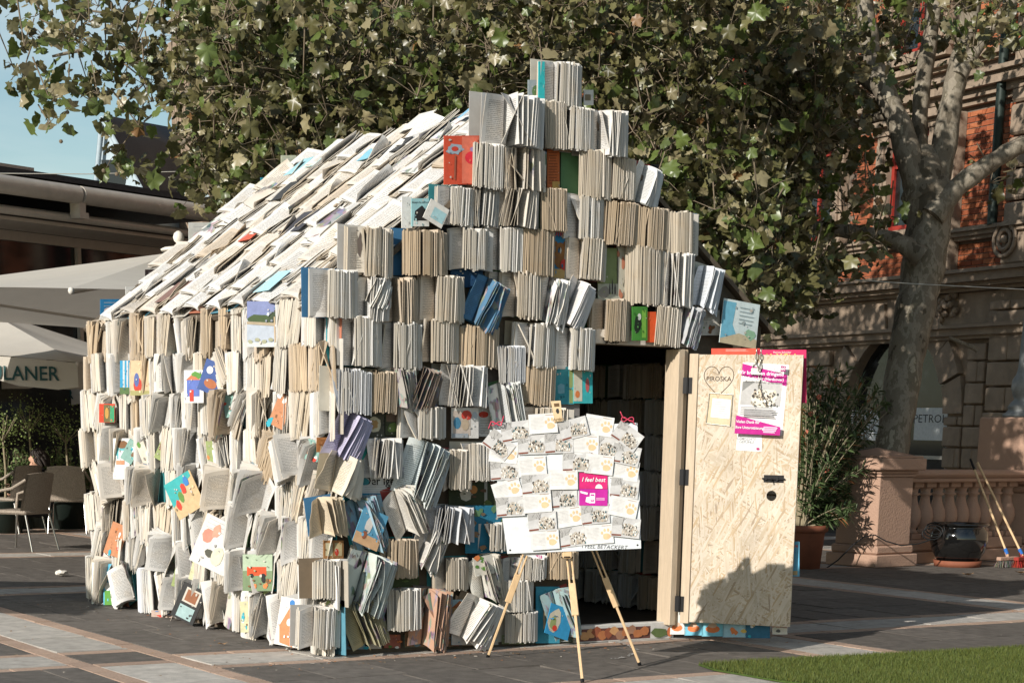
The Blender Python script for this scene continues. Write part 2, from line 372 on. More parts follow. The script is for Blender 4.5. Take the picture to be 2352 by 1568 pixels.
mat('cast_iron', (.25, .26, .26), .6, .3, noise=.2, nscale=20)
mat('clear_plastic', (.75, .75, .72), .15)
# ------------------------------------------------------------------ pavement
def vis(p, m=60):
    d = np.asarray(p, float)-CAMP; z = d@_F
    x = 1176+FPX*(d@_R)/z; y = 1984-FPX*(d@_U)/z
    return (-m < x < 2352+m) and (-m < y < 1568+m), FPX/z
gb = MB(); gb.add([(-150, -60, -.03), (150, -60, -.03), (150, 250, -.03), (-150, 250, -.03)], [(0, 1, 2, 3)])
pavement = gb.build('pavement', MATS['joint'], kind='structure')
unit = {}
for k_, m_ in (('dark_slab', 'dark_slab'), ('light_slab', 'light_slab'), ('border_brick', 'pink_paver')):
    b_ = MB(); b_.box((-.5, -.5, -1), (.5, .5, 0), bev=.006); unit[k_] = b_.mesh(k_, MATS[m_])
prng = random.Random(4)
PIECES = []
def piece(kind, x0, x1, y0, y1):
    if x1-x0 < .04 or y1-y0 < .04: return
    cx, cy = (x0+x1)/2, (y0+y1)/2
    if .35 < cx < 3.2 and .45 < cy < 4.2: return
    ok, sc_ = vis((cx, cy, 0), 700)
    if not ok: return
    PIECES.append((sc_*max(x1-x0, y1-y0)*min(1, .15+(y1-y0)), kind, x0, x1, y0, y1))
def split(a, b, n_):
    k = max(1, round((b-a)/n_)); return [a+(b-a)*i/k for i in range(k+1)]
XB = [-5.6, -1.33, 3.29, 7.2, 11.4]
YBL = [-2.1, .49, 5.35, 9.7, 13.9, 18]
for xi in range(len(XB)+1):
    xa = XB[xi-1]+.39 if xi else -9; xb = XB[xi]-.39 if xi < len(XB) else 14
    YB = [y-(.36 if xi >= 2 and y == .49 else 0) for y in YBL]
    for yi in range(len(YB)+1):
        ya = YB[yi-1]+.39 if yi else -5; yb = YB[yi]-.39 if yi < len(YB) else 22
        ys = split(ya, yb, .78)
        for a, b in zip(ys, ys[1:]):
            off = prng.uniform(-.3, .3); xs = [xa]+[x for x in [xa+off+.5*k for k in range(-1, 14)] if xa+.15 < x < xb-.15]+[xb]
            for p, q in zip(xs, xs[1:]): piece('dark_slab', p, q, a, b)
        if yi < len(YB):          # the band that runs along X in this column
            yc = YB[yi]
            for lo, hi, kd, st in ((yc-.39, yc-.25, 'border_brick', .38), (yc-.25, yc+.25, 'light_slab', .82), (yc+.25, yc+.39, 'border_brick', .38)):
                xs = split(xa, xb, st)
                for p, q in zip(xs, xs[1:]): piece(kd, p, q, lo, hi)
    if xi < len(XB):              # the band that runs along Y
        xc = XB[xi]; ya = -5.
        for yc in YB+[22.]:
            for lo, hi, kd, st in ((xc-.39, xc-.25, 'border_brick', .27), (xc-.25, xc+.25, 'light_slab', .84), (xc+.25, xc+.39, 'border_brick', .27)):
                top = yc-.39 if kd == 'light_slab' else yc+.39
                st_ = ya+(.78 if kd == 'light_slab' and ya > -5 else 0); st_ = ya if kd != 'light_slab' else (ya if ya == -5 else ya)
                ys = split(ya, top, st)
                for p, q in zip(ys, ys[1:]): piece(kd, lo, hi, p, q)
            if yc < 21:
                for lo, hi in ((yc-.39, yc-.25), (yc+.25, yc+.39)): piece('border_brick', xc-.25, xc+.25, lo, hi)
                piece('dark_slab', xc-.25, xc+.25, yc-.25, yc+.25)
            ya = yc+.39
PIECES.sort(key=lambda t: -t[0])
cnt = {}; rest = {}
for _, kd, x0, x1, y0, y1 in PIECES:
    cnt[kd] = cnt.get(kd, 0)+1; g_ = .0065
    if cnt[kd] <= 290:
        M_ = Matrix.Translation(((x0+x1)/2, (y0+y1)/2, prng.uniform(-.003, .001))) @ Matrix.Rotation(prng.gauss(0, .004), 4, 'X') @ Matrix.Rotation(prng.gauss(0, .004), 4, 'Y') @ Matrix.Diagonal((x1-x0-2*g_, y1-y0-2*g_, .028, 1))
        link(kd, unit[kd], pavement, M=M_)
    else:
        rest.setdefault(kd, MB()).box((x0+g_, y0+g_, -.028), (x1-g_, y1-g_, prng.uniform(-.002, 0)))
for kd, b_ in rest.items(): b_.build('far_'+kd+'_paving', unit[kd].materials[0], pavement, kind='stuff')

# ------------------------------------------------------------------ the hut clad in books
W, LEN, HW, HR = 3.46, 4.2, 2.2, 3.55
hut = thing('book_hut', 'gabled wooden hut clad all over in open books with its door standing open', 'hut', (W/2, LEN/2, 0))
def slope(x): return HW+(HR-HW)*(1-abs(x-W/2)/(W/2))
FR = frame((0, 0, 0), (1, 0, 0), (0, 0, 1), (0, -1, 0))
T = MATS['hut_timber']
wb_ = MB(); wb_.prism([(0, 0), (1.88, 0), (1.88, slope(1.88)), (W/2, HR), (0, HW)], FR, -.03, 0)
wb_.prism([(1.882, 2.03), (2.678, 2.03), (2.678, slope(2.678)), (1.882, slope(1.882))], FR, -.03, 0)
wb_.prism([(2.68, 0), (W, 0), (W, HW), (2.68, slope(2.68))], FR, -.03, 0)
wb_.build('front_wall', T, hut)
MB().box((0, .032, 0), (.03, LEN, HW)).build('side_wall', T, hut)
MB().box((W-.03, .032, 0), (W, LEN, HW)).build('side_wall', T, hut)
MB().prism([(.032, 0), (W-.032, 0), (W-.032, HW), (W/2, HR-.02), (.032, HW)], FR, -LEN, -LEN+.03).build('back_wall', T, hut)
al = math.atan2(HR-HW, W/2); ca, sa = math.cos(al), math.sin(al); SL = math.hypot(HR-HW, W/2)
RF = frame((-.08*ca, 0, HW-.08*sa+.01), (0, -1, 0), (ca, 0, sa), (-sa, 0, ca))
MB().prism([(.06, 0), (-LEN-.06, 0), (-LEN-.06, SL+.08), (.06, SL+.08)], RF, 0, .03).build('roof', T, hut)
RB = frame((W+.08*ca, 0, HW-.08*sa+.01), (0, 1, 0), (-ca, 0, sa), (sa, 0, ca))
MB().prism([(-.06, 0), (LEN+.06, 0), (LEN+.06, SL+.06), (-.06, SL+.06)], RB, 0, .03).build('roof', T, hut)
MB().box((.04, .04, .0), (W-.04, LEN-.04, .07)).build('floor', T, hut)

BRNG = np.random.default_rng(11)
R_ = random.Random(23)
WHITE, CREAM, TAN, GREY, BLUISH = (.67, .66, .645), (.64, .595, .535), (.53, .45, .36), (.58, .57, .55), (.61, .63, .67)
TONE = dict(w=WHITE, c=CREAM, t=TAN, g=GREY, b=BLUISH)
COVERS = [(.05, .16, .30), (.30, .05, .04), (.04, .20, .22), (.33, .28, .2), (.02, .02, .025), (.45, .43, .4), (.10, .22, .10), (.40, .20, .05), (.12, .10, .09), (.5, .47, .4), (.2, .15, .1), (.03, .32, .38)]
_lay = [0]
def book(fr, uc, v0, h, angs, lp, tone, cover=None, rot=0., twist=0., wave=0., pic=0., thick=None, cw=None, sag=.012, parent=None, lay=None, cover_pic=False, label=None, edge=.8, hang=None, nt=6, nv=3, curl=.0, col_pages=None, base=.0, flat=1., lift=0., name='book'):
    """an open book with its spine upright on the frame: a cover board (the part) and fanned pages (its sub-part)"""
    o, u, v, n = fr; rg = BRNG; N = len(angs)
    _lay[0] = (_lay[0]+1) % 7
    lay = base+(.004+_lay[0]*.0022 if lay is None else lay)
    cover = cover or R_.choice(COVERS); cw = cw or lp*.93
    c_, s_ = math.cos(rot), math.sin(rot); piv = h*.92
    def place(a, b, c):
        b2 = b-piv; A = a*c_-b2*s_; B = a*s_+b2*c_+piv
        return o+np.multiply.outer(uc+A, u)+np.multiply.outer(v0+B, v)+np.multiply.outer(c, n)
    # cover board
    mb = MB(); sp = .012+.0012*N
    wl, wr = (cw if np.max(angs) > 95 else .02)+sp, (cw if np.min(angs) < 85 else .02)+sp
    P = [(-wl, -.005), (wr, -.005), (wr, h+.006), (-wl, h+.006)]
    pts = [place(np.array(p[0]), np.array(p[1]), np.array(cc)) for cc in (lay, lay+.004) for p in P]
    cf = (*cover, rg.uniform(.1, .99)) if cover_pic else cover
    mb.add(pts, [(3, 2, 1, 0), (4, 5, 6, 7), (0, 1, 5, 4), (1, 2, 6, 5), (2, 3, 7, 6), (3, 0, 4, 7)], cf, 0)
    bo = mb.build(name, MATS['cover'], parent or hut)
    if label: bo['label'] = label
    # pages
    th = np.radians(np.array(angs, float))[:, None]+rg.normal(0, .012, (N, 1))
    vv = np.linspace(0, 1, nv)[None, :]
    tw = rg.normal(0, 1, (N, 1))*wave
    th = th+twist*(.5-vv)+tw*(vv-.5)*2+rg.normal(0, .35, (N, nv))*wave
    wild = (rg.uniform(0, 1, (N, 1)) < .11)*1.; th = th+wild*rg.normal(0, .38, (N, 1))*(vv-.35)*2
    t = np.linspace(0, 1, nt)[None, None, :]
    ph = math.pi/2+(th[:, :, None]-math.pi/2)*np.minimum(1, t*2.4)**.8+(rg.normal(0, 1)*curl+rg.normal(0, .2, (N, nv, 1))*curl)*(t-.3)+(wild*rg.normal(0, .8, (N, 1)))[:, :, None]*(t-.2)*(.4+vv[:, :, None])
    dt = lp/(nt-1)*rg.uniform(.955, 1.0, (N, 1, 1))
    mid = (ph[:, :, 1:]+ph[:, :, :-1])/2
    a = np.concatenate([np.zeros((N, nv, 1)), np.cumsum(np.cos(mid)*dt, 2)], 2)
    c = np.concatenate([np.zeros((N, nv, 1)), np.cumsum(np.sin(mid)*dt, 2)], 2)
    c = c*flat+lift*(1-vv[:, :, None])
    order = np.argsort(np.argsort(-np.array(angs)))
    a = a+((order/(max(1, N-1))-.5)*sp*1.6)[:, None, None]
    th_ = (thick if thick else .003)
    tk = th_*(.35+.65*t)*rg.uniform(.7, 1.2, (N, 1, 1))/2
    b = vv[:, :, None]*h*rg.uniform(.965, 1.0, (N, 1, 1))+0*t
    b = b-sag*rg.uniform(.2, 1.6, (N, 1, 1))*t**2+rg.normal(0, .004, (N, 1, 1))*t
    lo = lay+.006
    def surf(sg):
        return place(a-np.sin(ph)*tk*sg, b+0*a, np.maximum(lo, lo+c+np.cos(ph)*tk*sg))
    Fs, Bk = surf(1), surf(-1)
    tone = np.array(tone)
    tc = np.clip(tone*rg.normal(1, .045, (N, 1))*(1-np.array([[0, .02, .05]])*rg.uniform(0, 1, (N, 1))), .02, .8)
    if col_pages is not None: tc = np.array([col_pages[i % len(col_pages)] for i in range(N)])
    pc = np.where(rg.uniform(0, 1, N) < pic, rg.uniform(.05, .99, N), 0)
    ec = np.clip(tc*edge*np.array([[1, .93, .82]])*rg.normal(1, .07, (N, 1)), .02, .8)
    Vs, Fc, UV, CC = [], [], [], []; nb = 0
    def grid(Q, uvx, uvy, colr, flip):
        nonlocal nb
        n_, p_, q_ = Q.shape[:3]
        idx = nb+np.arange(n_*p_*q_).reshape(n_, p_, q_); nb += n_*p_*q_
        Vs.append(Q.reshape(-1, 3))
        f = np.stack([idx[:, :-1, :-1], idx[:, :-1, 1:], idx[:, 1:, 1:], idx[:, 1:, :-1]], -1)
        U = np.broadcast_to(uvx, (n_, p_, q_)); W_ = np.broadcast_to(uvy, (n_, p_, q_)); uvg = np.stack([U, W_], -1)
        g = np.stack([uvg[:, :-1, :-1], uvg[:, :-1, 1:], uvg[:, 1:, 1:], uvg[:, 1:, :-1]], 3)
        if flip: f = f[..., ::-1]; g = g[:, :, :, ::-1]
        Fc.append(f.reshape(-1, 4)); UV.append(g.reshape(-1, 2))
        CC.append(np.repeat(colr, (p_-1)*(q_-1), 0))
    ft = np.concatenate([tc, pc[:, None]], 1); fe = np.concatenate([ec, 0*pc[:, None]], 1)
    off = rg.uniform(0, 3, (N, 1, 1)).round()
    grid(Fs, t+0*off, vv[:, :, None], ft, False); grid(Bk, t+0*off, vv[:, :, None], ft, True)
    grid(np.stack([Fs[:, :, -1], Bk[:, :, -1]], 2), -1., -1., fe, False)
    grid(np.stack([Fs[:, -1], Bk[:, -1]], 1), -1., -1., fe, False)
    grid(np.stack([Fs[:, 0], Bk[:, 0]], 1), -1., -1., fe, True)
    me = quad_mesh('pages', np.concatenate(Vs), np.concatenate(Fc), np.concatenate(UV), np.concatenate(CC))
    me.materials.append(MATS['paper'])
    link('pages', me, bo)
    return bo
def quad_mesh(name, V, Fq, UV=None, CC=None, smooth=True):
    me = bpy.data.meshes.new(name); nf, k = Fq.shape
    me.vertices.add(len(V)); me.vertices.foreach_set('co', np.ascontiguousarray(V, np.float32).ravel())
    me.loops.add(nf*k); me.loops.foreach_set('vertex_index', np.ascontiguousarray(Fq, np.int32).ravel())
    me.polygons.add(nf); me.polygons.foreach_set('loop_start', np.arange(0, nf*k, k, dtype=np.int32))
    if smooth: me.polygons.foreach_set('use_smooth', np.ones(nf, bool))
    if UV is not None:
        l = me.uv_layers.new(name='UVMap'); l.data.foreach_set('uv', np.ascontiguousarray(UV, np.float32).ravel())
    if CC is not None:
        at_ = me.attributes.new('col', 'FLOAT_COLOR', 'FACE'); at_.data.foreach_set('color', np.ascontiguousarray(CC, np.float32).ravel())
    me.update(calc_edges=True); return me

def lin(a, b, n_): return list(np.linspace(a, b, max(2, int(n_))))
def kind_angles(k, wid, h, rng):
    """page angles, page length, spine position (0..1 across the width) and page thickness for a kind of open book"""
    lp = min(max(h*.62, .12), .17)
    if k == 'B':
        am = math.degrees(math.acos(min(.92, wid/(2*lp)))); n_ = min(30, max(12, wid/.005))
        return lin(180-am, am, n_), lp, .5, lp*rad(180-2*am)/n_*.9
    if k == 'LB':
        wl, wr = wid*.46, wid*.54; lp = max(lp, wl); am = math.degrees(math.acos(min(.95, wr/lp))); n_ = min(20, max(9, wr/.0058))
        return [175, 171, 165]+lin(112, am, n_), lp, .46, lp*rad(112-am)/n_*.88
    if k == 'BR':
        wl, wr = wid*.56, wid*.44; lp = max(lp, wr); am = math.degrees(math.acos(min(.95, wl/lp))); n_ = min(20, max(9, wl/.0058))
        return lin(180-am, 72, n_)+[14, 9, 5], lp, .56, lp*rad(108-am)/n_*.88
    if k == 'LBR':
        lp = max(wid*.5, .12); n_ = 13
        return [174, 168]+lin(122, 62, n_)+[11, 6], lp, .47, lp*rad(60)/n_*.7
    if k == 'F':
        lp = max(wid*.58, .12); n_ = 15
        return [174]+sorted([rng.uniform(35, 150) for _ in range(n_)], reverse=True)+[10], lp, .46, .0028
    if k == 'FR':                    # a fan that leans over to the right
        lp = max(wid*.7, .13)
        return [172, 166]+sorted([rng.uniform(28, 105) for _ in range(14)], reverse=True), lp, .32, .003
    if k == 'P':
        lp = wid*.5
        return [175, 172, 168, 14, 9, 5], lp, .5, .002
    raise KeyError(k)

def wall_book(fr, u0, u1, v0, v1, k, tone, rng=R_, mirror=False, **kw):
    wid, h = abs(u1-u0), v1-v0
    tone = TONE[tone] if isinstance(tone, str) else tone
    tone = tuple(np.array(tone)*rng.uniform(.93, 1.05))
    angs, lp, sp, th = kind_angles(k, wid, h, rng)
    if mirror: angs, sp = [180-a for a in angs][::-1], 1-sp
    return book(fr, min(u0, u1)+wid*sp, v0, h, angs, lp, tone, thick=th, **kw)

# front wall: outlines read off the photograph (left, top, right, bottom), kind, paper
FB = '''1247 140 1345 243 LB w|1140 221 1250 339 FR w|1250 232 1288 341 B c|1284 246 1364 344 LB w|1364 254 1443 360 FR w
1086 326 1146 428 B w|1150 338 1256 434 F c|1330 342 1396 452 B c|1394 362 1456 458 LB c
1024 428 1086 516 LB w|1084 430 1150 518 F g|1150 432 1240 520 F c|1240 432 1290 530 B t|1310 446 1392 546 LB w|1392 462 1458 562 B t|1460 476 1530 572 B t|1524 486 1596 582 BR c
798 520 918 632 LB c|918 527 1034 631 B t|1034 522 1140 616 LBR g|1140 519 1192 620 LB w|1194 526 1266 632 B t|1312 546 1398 642 LB c|1440 562 1522 696 B c|1518 578 1596 702 F w
718 618 832 728 LB w|832 633 900 734 FR w|900 636 964 738 FR t|964 631 1082 736 LB c|1122 624 1180 724 P g|1174 622 1238 726 LB c|1362 686 1456 782 LB t|1506 702 1552 792 B c
772 726 890 840 LB w|884 738 966 842 LB g|962 731 1062 830 LB c|1060 746 1146 838 B t|1184 742 1286 842 LB w|1284 752 1370 848 LB w
1147 793 1196 876 B b|780 845 843 944 B b|840 850 906 944 B t|1024 837 1122 932 F w|1202 836 1270 926 B t
918 932 1036 1004 LB g|846 1006 928 1096 F w|1016 1030 1080 1120 LB c|1076 1016 1126 1102 B w
982 1160 1090 1242 F b|880 1236 958 1324 B t|1004 1280 1086 1352 LB c|1148 1278 1202 1340 P g|1200 1276 1252 1328 B w|1264 1266 1332 1328 B t
890 1350 958 1444 B w|1150 1330 1232 1402 B w|1164 1404 1242 1472 B w|700 1392 786 1482 LB w|720 1284 786 1372 BR w|1110 1200 1180 1262 LB g|1236 1130 1330 1220 LB c|1186 1020 1330 1110 LBR g|1180 935 1330 1015 LBR c'''
for e in FB.replace('\n', '|').split('|'):
    x0, y0, x1, y1, k, tn = e.split(); x0, y0, x1, y1 = map(float, (x0, y0, x1, y1))
    xm, ym = (x0+x1)/2, (y0+y1)/2
    pl = -.095 if k != 'P' else -.04
    u0, u1 = at(x0, ym, 1, pl)[0], at(x1, ym, 1, pl)[0]; v1, v0 = at(xm, y0, 1, pl)[2], at(xm, y1, 1, pl)[2]
    wall_book(FR, u0, u1, max(.02, v0), v1, k, tn, twist=R_.uniform(-.05, .3) if k in ('F', 'FR') else R_.uniform(-.04, .08), wave=.045 if k in ('F', 'FR') else .012, sag=R_.uniform(.002, .016), pic=.1 if k in ('F', 'P') else 0, rot=R_.uniform(-.025, .025), flat=.78 if k in ('B', 'LB', 'BR', 'LBR') else .9, cover=(.42, .40, .37) if k in ('F', 'FR') else None)
# hanging and twisted ones: left, top, right, bottom, turn, page colour, share of picture pages
HANG = '''1080 640 1165 760 -28 .10,.22,.36 .8|1237 636 1302 746 -12 .70,.69,.68 .5|1292 646 1366 762 -30 .70,.69,.70 .35|1590 610 1658 712 -14 .62,.66,.72 .0|1552 702 1606 798 -18 .45,.46,.48 .9
892 842 936 940 4 .42,.40,.37 .9|936 842 1010 944 -20 .25,.2,.17 1|1120 876 1200 986 14 .66,.68,.68 .45|776 946 842 1064 -28 .48,.46,.62 .0|924 1012 1030 1154 -26 .62,.68,.70 .35|880 1116 966 1228 24 .68,.66,.62 .25
726 1038 842 1138 -14 .70,.64,.54 .1|700 1142 790 1232 10 .66,.57,.44 .0|788 1138 880 1268 18 .30,.45,.55 .9|955 1216 1022 1308 -30 .62,.60,.57 .5|1080 1272 1146 1378 14 .66,.64,.58 .5|786 1268 906 1408 -24 .55,.60,.58 .7
944 1348 1036 1488 -8 .45,.28,.20 .9|785 1378 874 1488 22 .40,.38,.26 .7|1040 1372 1146 1482 -30 .70,.68,.66 .3|1250 1352 1324 1476 20 .35,.48,.5 .8|1458 380 1515 478 -20 .66,.67,.67 .0|832 640 880 700 -6 .7,.69,.66 .2'''
SD_ = SD = frame((0, 0, 0), (0, -1, 0), (0, 0, 1), (-1, 0, 0))
def flop(fr, u0, u1, v0, v1, rt, col_, pc, base=.02):
    wid, h = u1-u0, v1-v0; lp = max(.13, wid*.5); n_ = R_.randint(9, 14)
    cc_ = R_.uniform(24, 55)
    angs = sorted([cc_+(q-n_/2)*1.6 for q in range(n_)]+[cc_+R_.uniform(10, 60) for _ in range(4)]+[170, 10], reverse=True)
    if fr is SD_: angs = [180-a for a in angs][::-1]
    angs = [min(174, max(6, a)) for a in angs]
    return book(fr, (u0+u1)/2-.01*rt/10, v0+.02, h*.94, angs, lp, col_, rot=rad(rt)*.8, twist=R_.uniform(.1, .7)*(1 if rt < 0 else -1), wave=.02, curl=.5, sag=R_.uniform(.02, .04), pic=pc, cw=lp*.6, thick=.002, base=base, edge=.95, nt=8, nv=5)
for e in HANG.replace('\n', '|').split('|'):
    q = e.split(); x0, y0, x1, y1, rt = map(float, q[:5]); col_ = tuple(float(a) for a in q[5].split(',')); pc = float(q[6])
    xm, ym = (x0+x1)/2, (y0+y1)/2
    u0, u1 = at(x0, ym, 1, -.08)[0], at(x1, ym, 1, -.08)[0]; v1, v0 = at(xm, y0, 1, -.08)[2], at(xm, y1, 1, -.08)[2]
    flop(FR, u0, u1, max(.03, v0), v1, rt, col_, pc)
# side wall: eight rows, drooping and rain-warped
def sv(x, y, off=.08): p = at(x, y, 0, -off); return -p[1], p[2]     # photo pixel -> (u, v) on the side wall
LIGHTC = [(.52, .49, .44), (.46, .44, .41), (.56, .52, .45), (.6, .58, .55), (.4, .36, .3), (.5, .47, .42), (.10, .26, .34), (.42, .16, .1)]
ZR = [2.23, 1.95, 1.685, 1.405, 1.13, .865, .61, .35, .02]
SKIP = [(560, 690, 655, 798), (225, 925, 268, 972), (258, 1003, 302, 1105), (385, 1088, 462, 1182), (212, 1286, 268, 1392), (556, 1268, 628, 1360), (638, 1368, 700, 1486)]
for r_ in range(8):
    y_ = -.10+R_.uniform(0, .12)
    while y_ < LEN-.02:
        wid = R_.choice([.19, .23, .27, .31, .36, .4])*R_.uniform(.9, 1.1)
        h = ZR[r_]-ZR[r_+1]+R_.uniform(-.01, .035); v0 = ZR[r_+1]+R_.uniform(-.025, .02)
        if r_ == 7: v0 = max(v0, .015); h = min(h, .34)
        k = R_.choices(['B', 'LB', 'BR', 'LBR', 'F', 'FR'], [3, 5, .6, 2, 1.2, 4])[0]
        tn = R_.choices(['w', 'c', 't', 'g', 'b'], [9, 2.4, .8, 1, .5] if r_ > 2 else [7, 3.4, 1.8, 1, .3])[0]
        rot = R_.gauss(0, .03) if R_.random() < (.8 if r_ < 3 else .55) else R_.uniform(-.6, .6)
        low = r_ >= 4
        if r_ >= 1 and y_ < LEN-.5 and R_.random() < (.14 if r_ < 3 else .36):
            flop(SD, -y_-wid*1.1, -y_, max(.03, v0-.03), v0+h, R_.choice([-1, -1, 1])*R_.uniform(4, 34), tuple(np.array(TONE[R_.choice('wwwwcg')])*R_.uniform(.95, 1.03)), .16 if low else .06, base=.015); y_ += wid; continue
        wall_book(SD, -y_-wid, -y_, v0, v0+h, k, tn, twist=R_.uniform(-.2, .5), wave=.05 if k in ('F', 'FR') else .02, curl=.35, flat=.6, mirror=True, cover=R_.choice(LIGHTC), rot=rot, sag=R_.uniform(.01, .05), pic=(.12 if low else .04), edge=R_.uniform(.86, 1.0))
        y_ += wid*R_.uniform(.97, 1.04)+.006

# roof: courses of books opened flat, rippled by rain, lowest course first
rows = 9; pitch = SL/rows
for r_ in range(rows):
    y_ = -.06+R_.uniform(0, .2)
    while y_ < LEN-.62:
        wid = R_.uniform(.33, .52); h = pitch*R_.uniform(1.3, 1.6)
        lp = wid*.5; tn = R_.choices(['w', 'c', 't'], [9, 4, .5])[0]
        A_ = sorted([R_.uniform(157, 175) for _ in range(6)]+[R_.uniform(5, 23) for _ in range(6)]+([R_.choice([R_.uniform(25, 50), R_.uniform(130, 155)]) for _ in range(R_.randint(1, 3))] if R_.random() < .5 else []), reverse=True)
        book(RF, -y_-wid/2, (.03 if r_ == 0 else -.02)+r_*pitch+R_.uniform(-.02, .02), h, A_, lp, tuple(np.array(TONE[tn])*R_.uniform(.95, 1.06)), cover=R_.choice(LIGHTC), flat=.55, lift=.012, wave=.06, curl=.3, sag=.015, thick=.0035, pic=.06, rot=R_.gauss(0, .04), cw=lp*.85, base=.034, edge=.86, twist=R_.uniform(-.1, .1), nt=7, nv=5)
        y_ += wid*.98

# picture covers and boards that stand out by themselves ---------------------------------
def card(name, fr, P, d, cols, thick=.004, parent=None, label=None, extra=None, cat=None):
    """flat board with outline P (2-D) in frame fr at distance d; extra(mb, d) prints on it"""
    mb = MB(); mb.prism(P, fr, d, d+thick, cols)
    if extra: extra(mb, d+thick+.0012)
    o = mb.build(name, MATS['print'], parent or hut)
    if label: o['label'] = label
    return o
def blob(cx, cy, rx, ry, n_=12, rng=None, j=0., a0=0.): return [(cx+rx*math.cos(a0+2*math.pi*i/n_)*(1+(rng.uniform(-j, j) if rng else 0)), cy+ry*math.sin(a0+2*math.pi*i/n_)*(1+(rng.uniform(-j, j) if rng else 0))) for i in range(n_)]
def px_rect(x0, y0, x1, y1, wall='F', d=.06):
    if wall == 'F':
        a, b, c, e = (at(x, y, 1, -d) for x, y in ((x0, y1), (x1, y1), (x1, y0), (x0, y0))); return [(p[0], p[2]) for p in (a, b, c, e)]
    return [sv(x, y, d) for x, y in ((x0, y1), (x1, y1), (x1, y0), (x0, y0))]
def sub(P, s, t):
    """a point inside the quad P at fractions s, t"""
    a, b, c, d = [np.array(q) for q in P]; return tuple((a*(1-s)+b*s)*(1-t)+(d*(1-s)+c*s)*t)
def pp(P, pts): return [sub(P, s, t) for s, t in pts]
def pblob(P, cx, cy, rx, ry, n_=12, j=.0): return pp(P, blob(cx, cy, rx, ry, n_, R_, j))
def printer(fr, P, items):
    """items: (outline fractions, colour) polygons or ('text', body, s, t, size, colour)"""
    def go(mb, d):
        for i, it in enumerate(items):
            dd = d+.0006*i
            if it[0] == 'text':
                s_ = sub(P, it[2], it[3]); ex = np.array(sub(P, 1, it[3]))-np.array(sub(P, 0, it[3])); put_text(mb, it[1], fr, s_[0], s_[1], it[4], dd, it[5], rot=math.atan2(ex[1], ex[0]), bold=.015)
            elif it[0] == 'lines':
                _, s0, s1, t0, t1, k, colr = it
                for q in range(k):
                    tt = t1+(t0-t1)*q/max(1, k-1); mb.poly(pp(P, [(s0, tt), (s0+(s1-s0)*R_.uniform(.75, 1), tt), (s0+(s1-s0)*R_.uniform(.75, 1), tt+.018), (s0, tt+.018)]), fr, dd, colr)
            else: mb.poly(it[0], fr, dd, it[1])
    return go
def picture(rect, wall, base, items, d=.06, label=None, name='picture_book', rot=0., parent=None, fr=None, P=None):
    if wall == 'S' and P is None:      # pages that stand out from the side wall, turned towards the square
        x0, y0, x1, y1 = rect; c_ = at((x0+x1)/2, (y0+y1)/2, 0, -d); n_ = np.array([-.785, -.62, 0]); fr = frame(c_, (.62, -.785, 0), (0, 0, 1), n_)
        P = [(float((q-c_)@fr[1]), float((q-c_)[2])) for q in (on_plane(x, y, c_, n_) for x, y in ((x0, y1), (x1, y1), (x1, y0), (x0, y0)))]; d = .01
    fr = fr or FR; P = P or px_rect(*rect, wall, d)
    if rot:
        c0 = np.mean(P, 0); c_, s_ = math.cos(rad(rot)), math.sin(rad(rot))
        P = [tuple(c0+np.array([(q[0]-c0[0])*c_-(q[1]-c0[1])*s_, (q[0]-c0[0])*s_+(q[1]-c0[1])*c_])) for q in P]
    its = list(items(P) if callable(items) else items)
    its += scatter(P, 9, [tuple(c*.55 for c in base), tuple(min(.68, c*1.3+.04) for c in base), (.5, .46, .4)], .035)
    return card(name, fr, P, d, base, .006, label=label, extra=printer(fr, P, its), parent=parent)
def rects(*a): return a
def quad(P, s0, t0, s1, t1): return pp(P, [(s0, t0), (s1, t0), (s1, t1), (s0, t1)])
def scatter(P, n_, cols, r=.08, s0=0.05, s1=.95, t0=0.05, t1=.95, rng=R_):
    out = []
    for i in range(n_):
        a, b = rng.uniform(s0, s1), rng.uniform(t0, t1); q = r*rng.uniform(.4, 1.3)
        out.append((pp(P, blob(a, b, q, q*rng.uniform(.5, 1.2), 7, rng, .3)), rng.choice(cols)))
    return out
RED, ORG, BLU, TEAL, GRN, YEL, BRN, BLK, WHT, SKN = (.52, .05, .03), (.62, .19, .06), (.04, .17, .42), (.03, .33, .42), (.10, .22, .05), (.62, .42, .10), (.18, .09, .04), (.02, .02, .02), (.7, .69, .66), (.60, .38, .27)
picture((1019, 312, 1100, 424), 'F', (.56, .075, .035), lambda P: [(quad(P, .5, .02, .98, .98), (.63, .16, .10)), (pblob(P, .3, .72, .24, .10, 16, .25), (.30, .36, .42)), (pblob(P, .3, .73, .1, .05), RED), (pblob(P, .78, .55, .2, .13), (.6, .03, .05)), (pblob(P, .8, .72, .08, .05), (.3, .2, .4)), (pp(P, [(.27, .1), (.31, .1), (.33, .6), (.29, .6)]), (.3, .1, .06))], d=.07, label='red picture book cover with a blue flower and a small red figure')
picture((1236, 142, 1250, 240), 'F', (.03, .40, .42), [], d=.07, name='cover_board', label='turquoise cover board at the very peak')
picture((1212, 184, 1246, 232), 'F', (.30, .34, .36), lambda P: [(pblob(P, .55, .45, .3, .3), (.12, .2, .08)), (pblob(P, .6, .35, .08, .12), ORG)], d=.03)
picture((1340, 207, 1362, 242), 'F', (.62, .6, .56), lambda P: [(quad(P, .1, .3, .7, .7), (.2, .16, .1))], d=.03)
picture((1256, 342, 1284, 442), 'F', (.55, .14, .04), lambda P: [('lines', .1, .9, .2, .9, 12, (.25, .06, .02)), (quad(P, .4, 0, 1, .25), (.6, .35, .1))], d=.04)
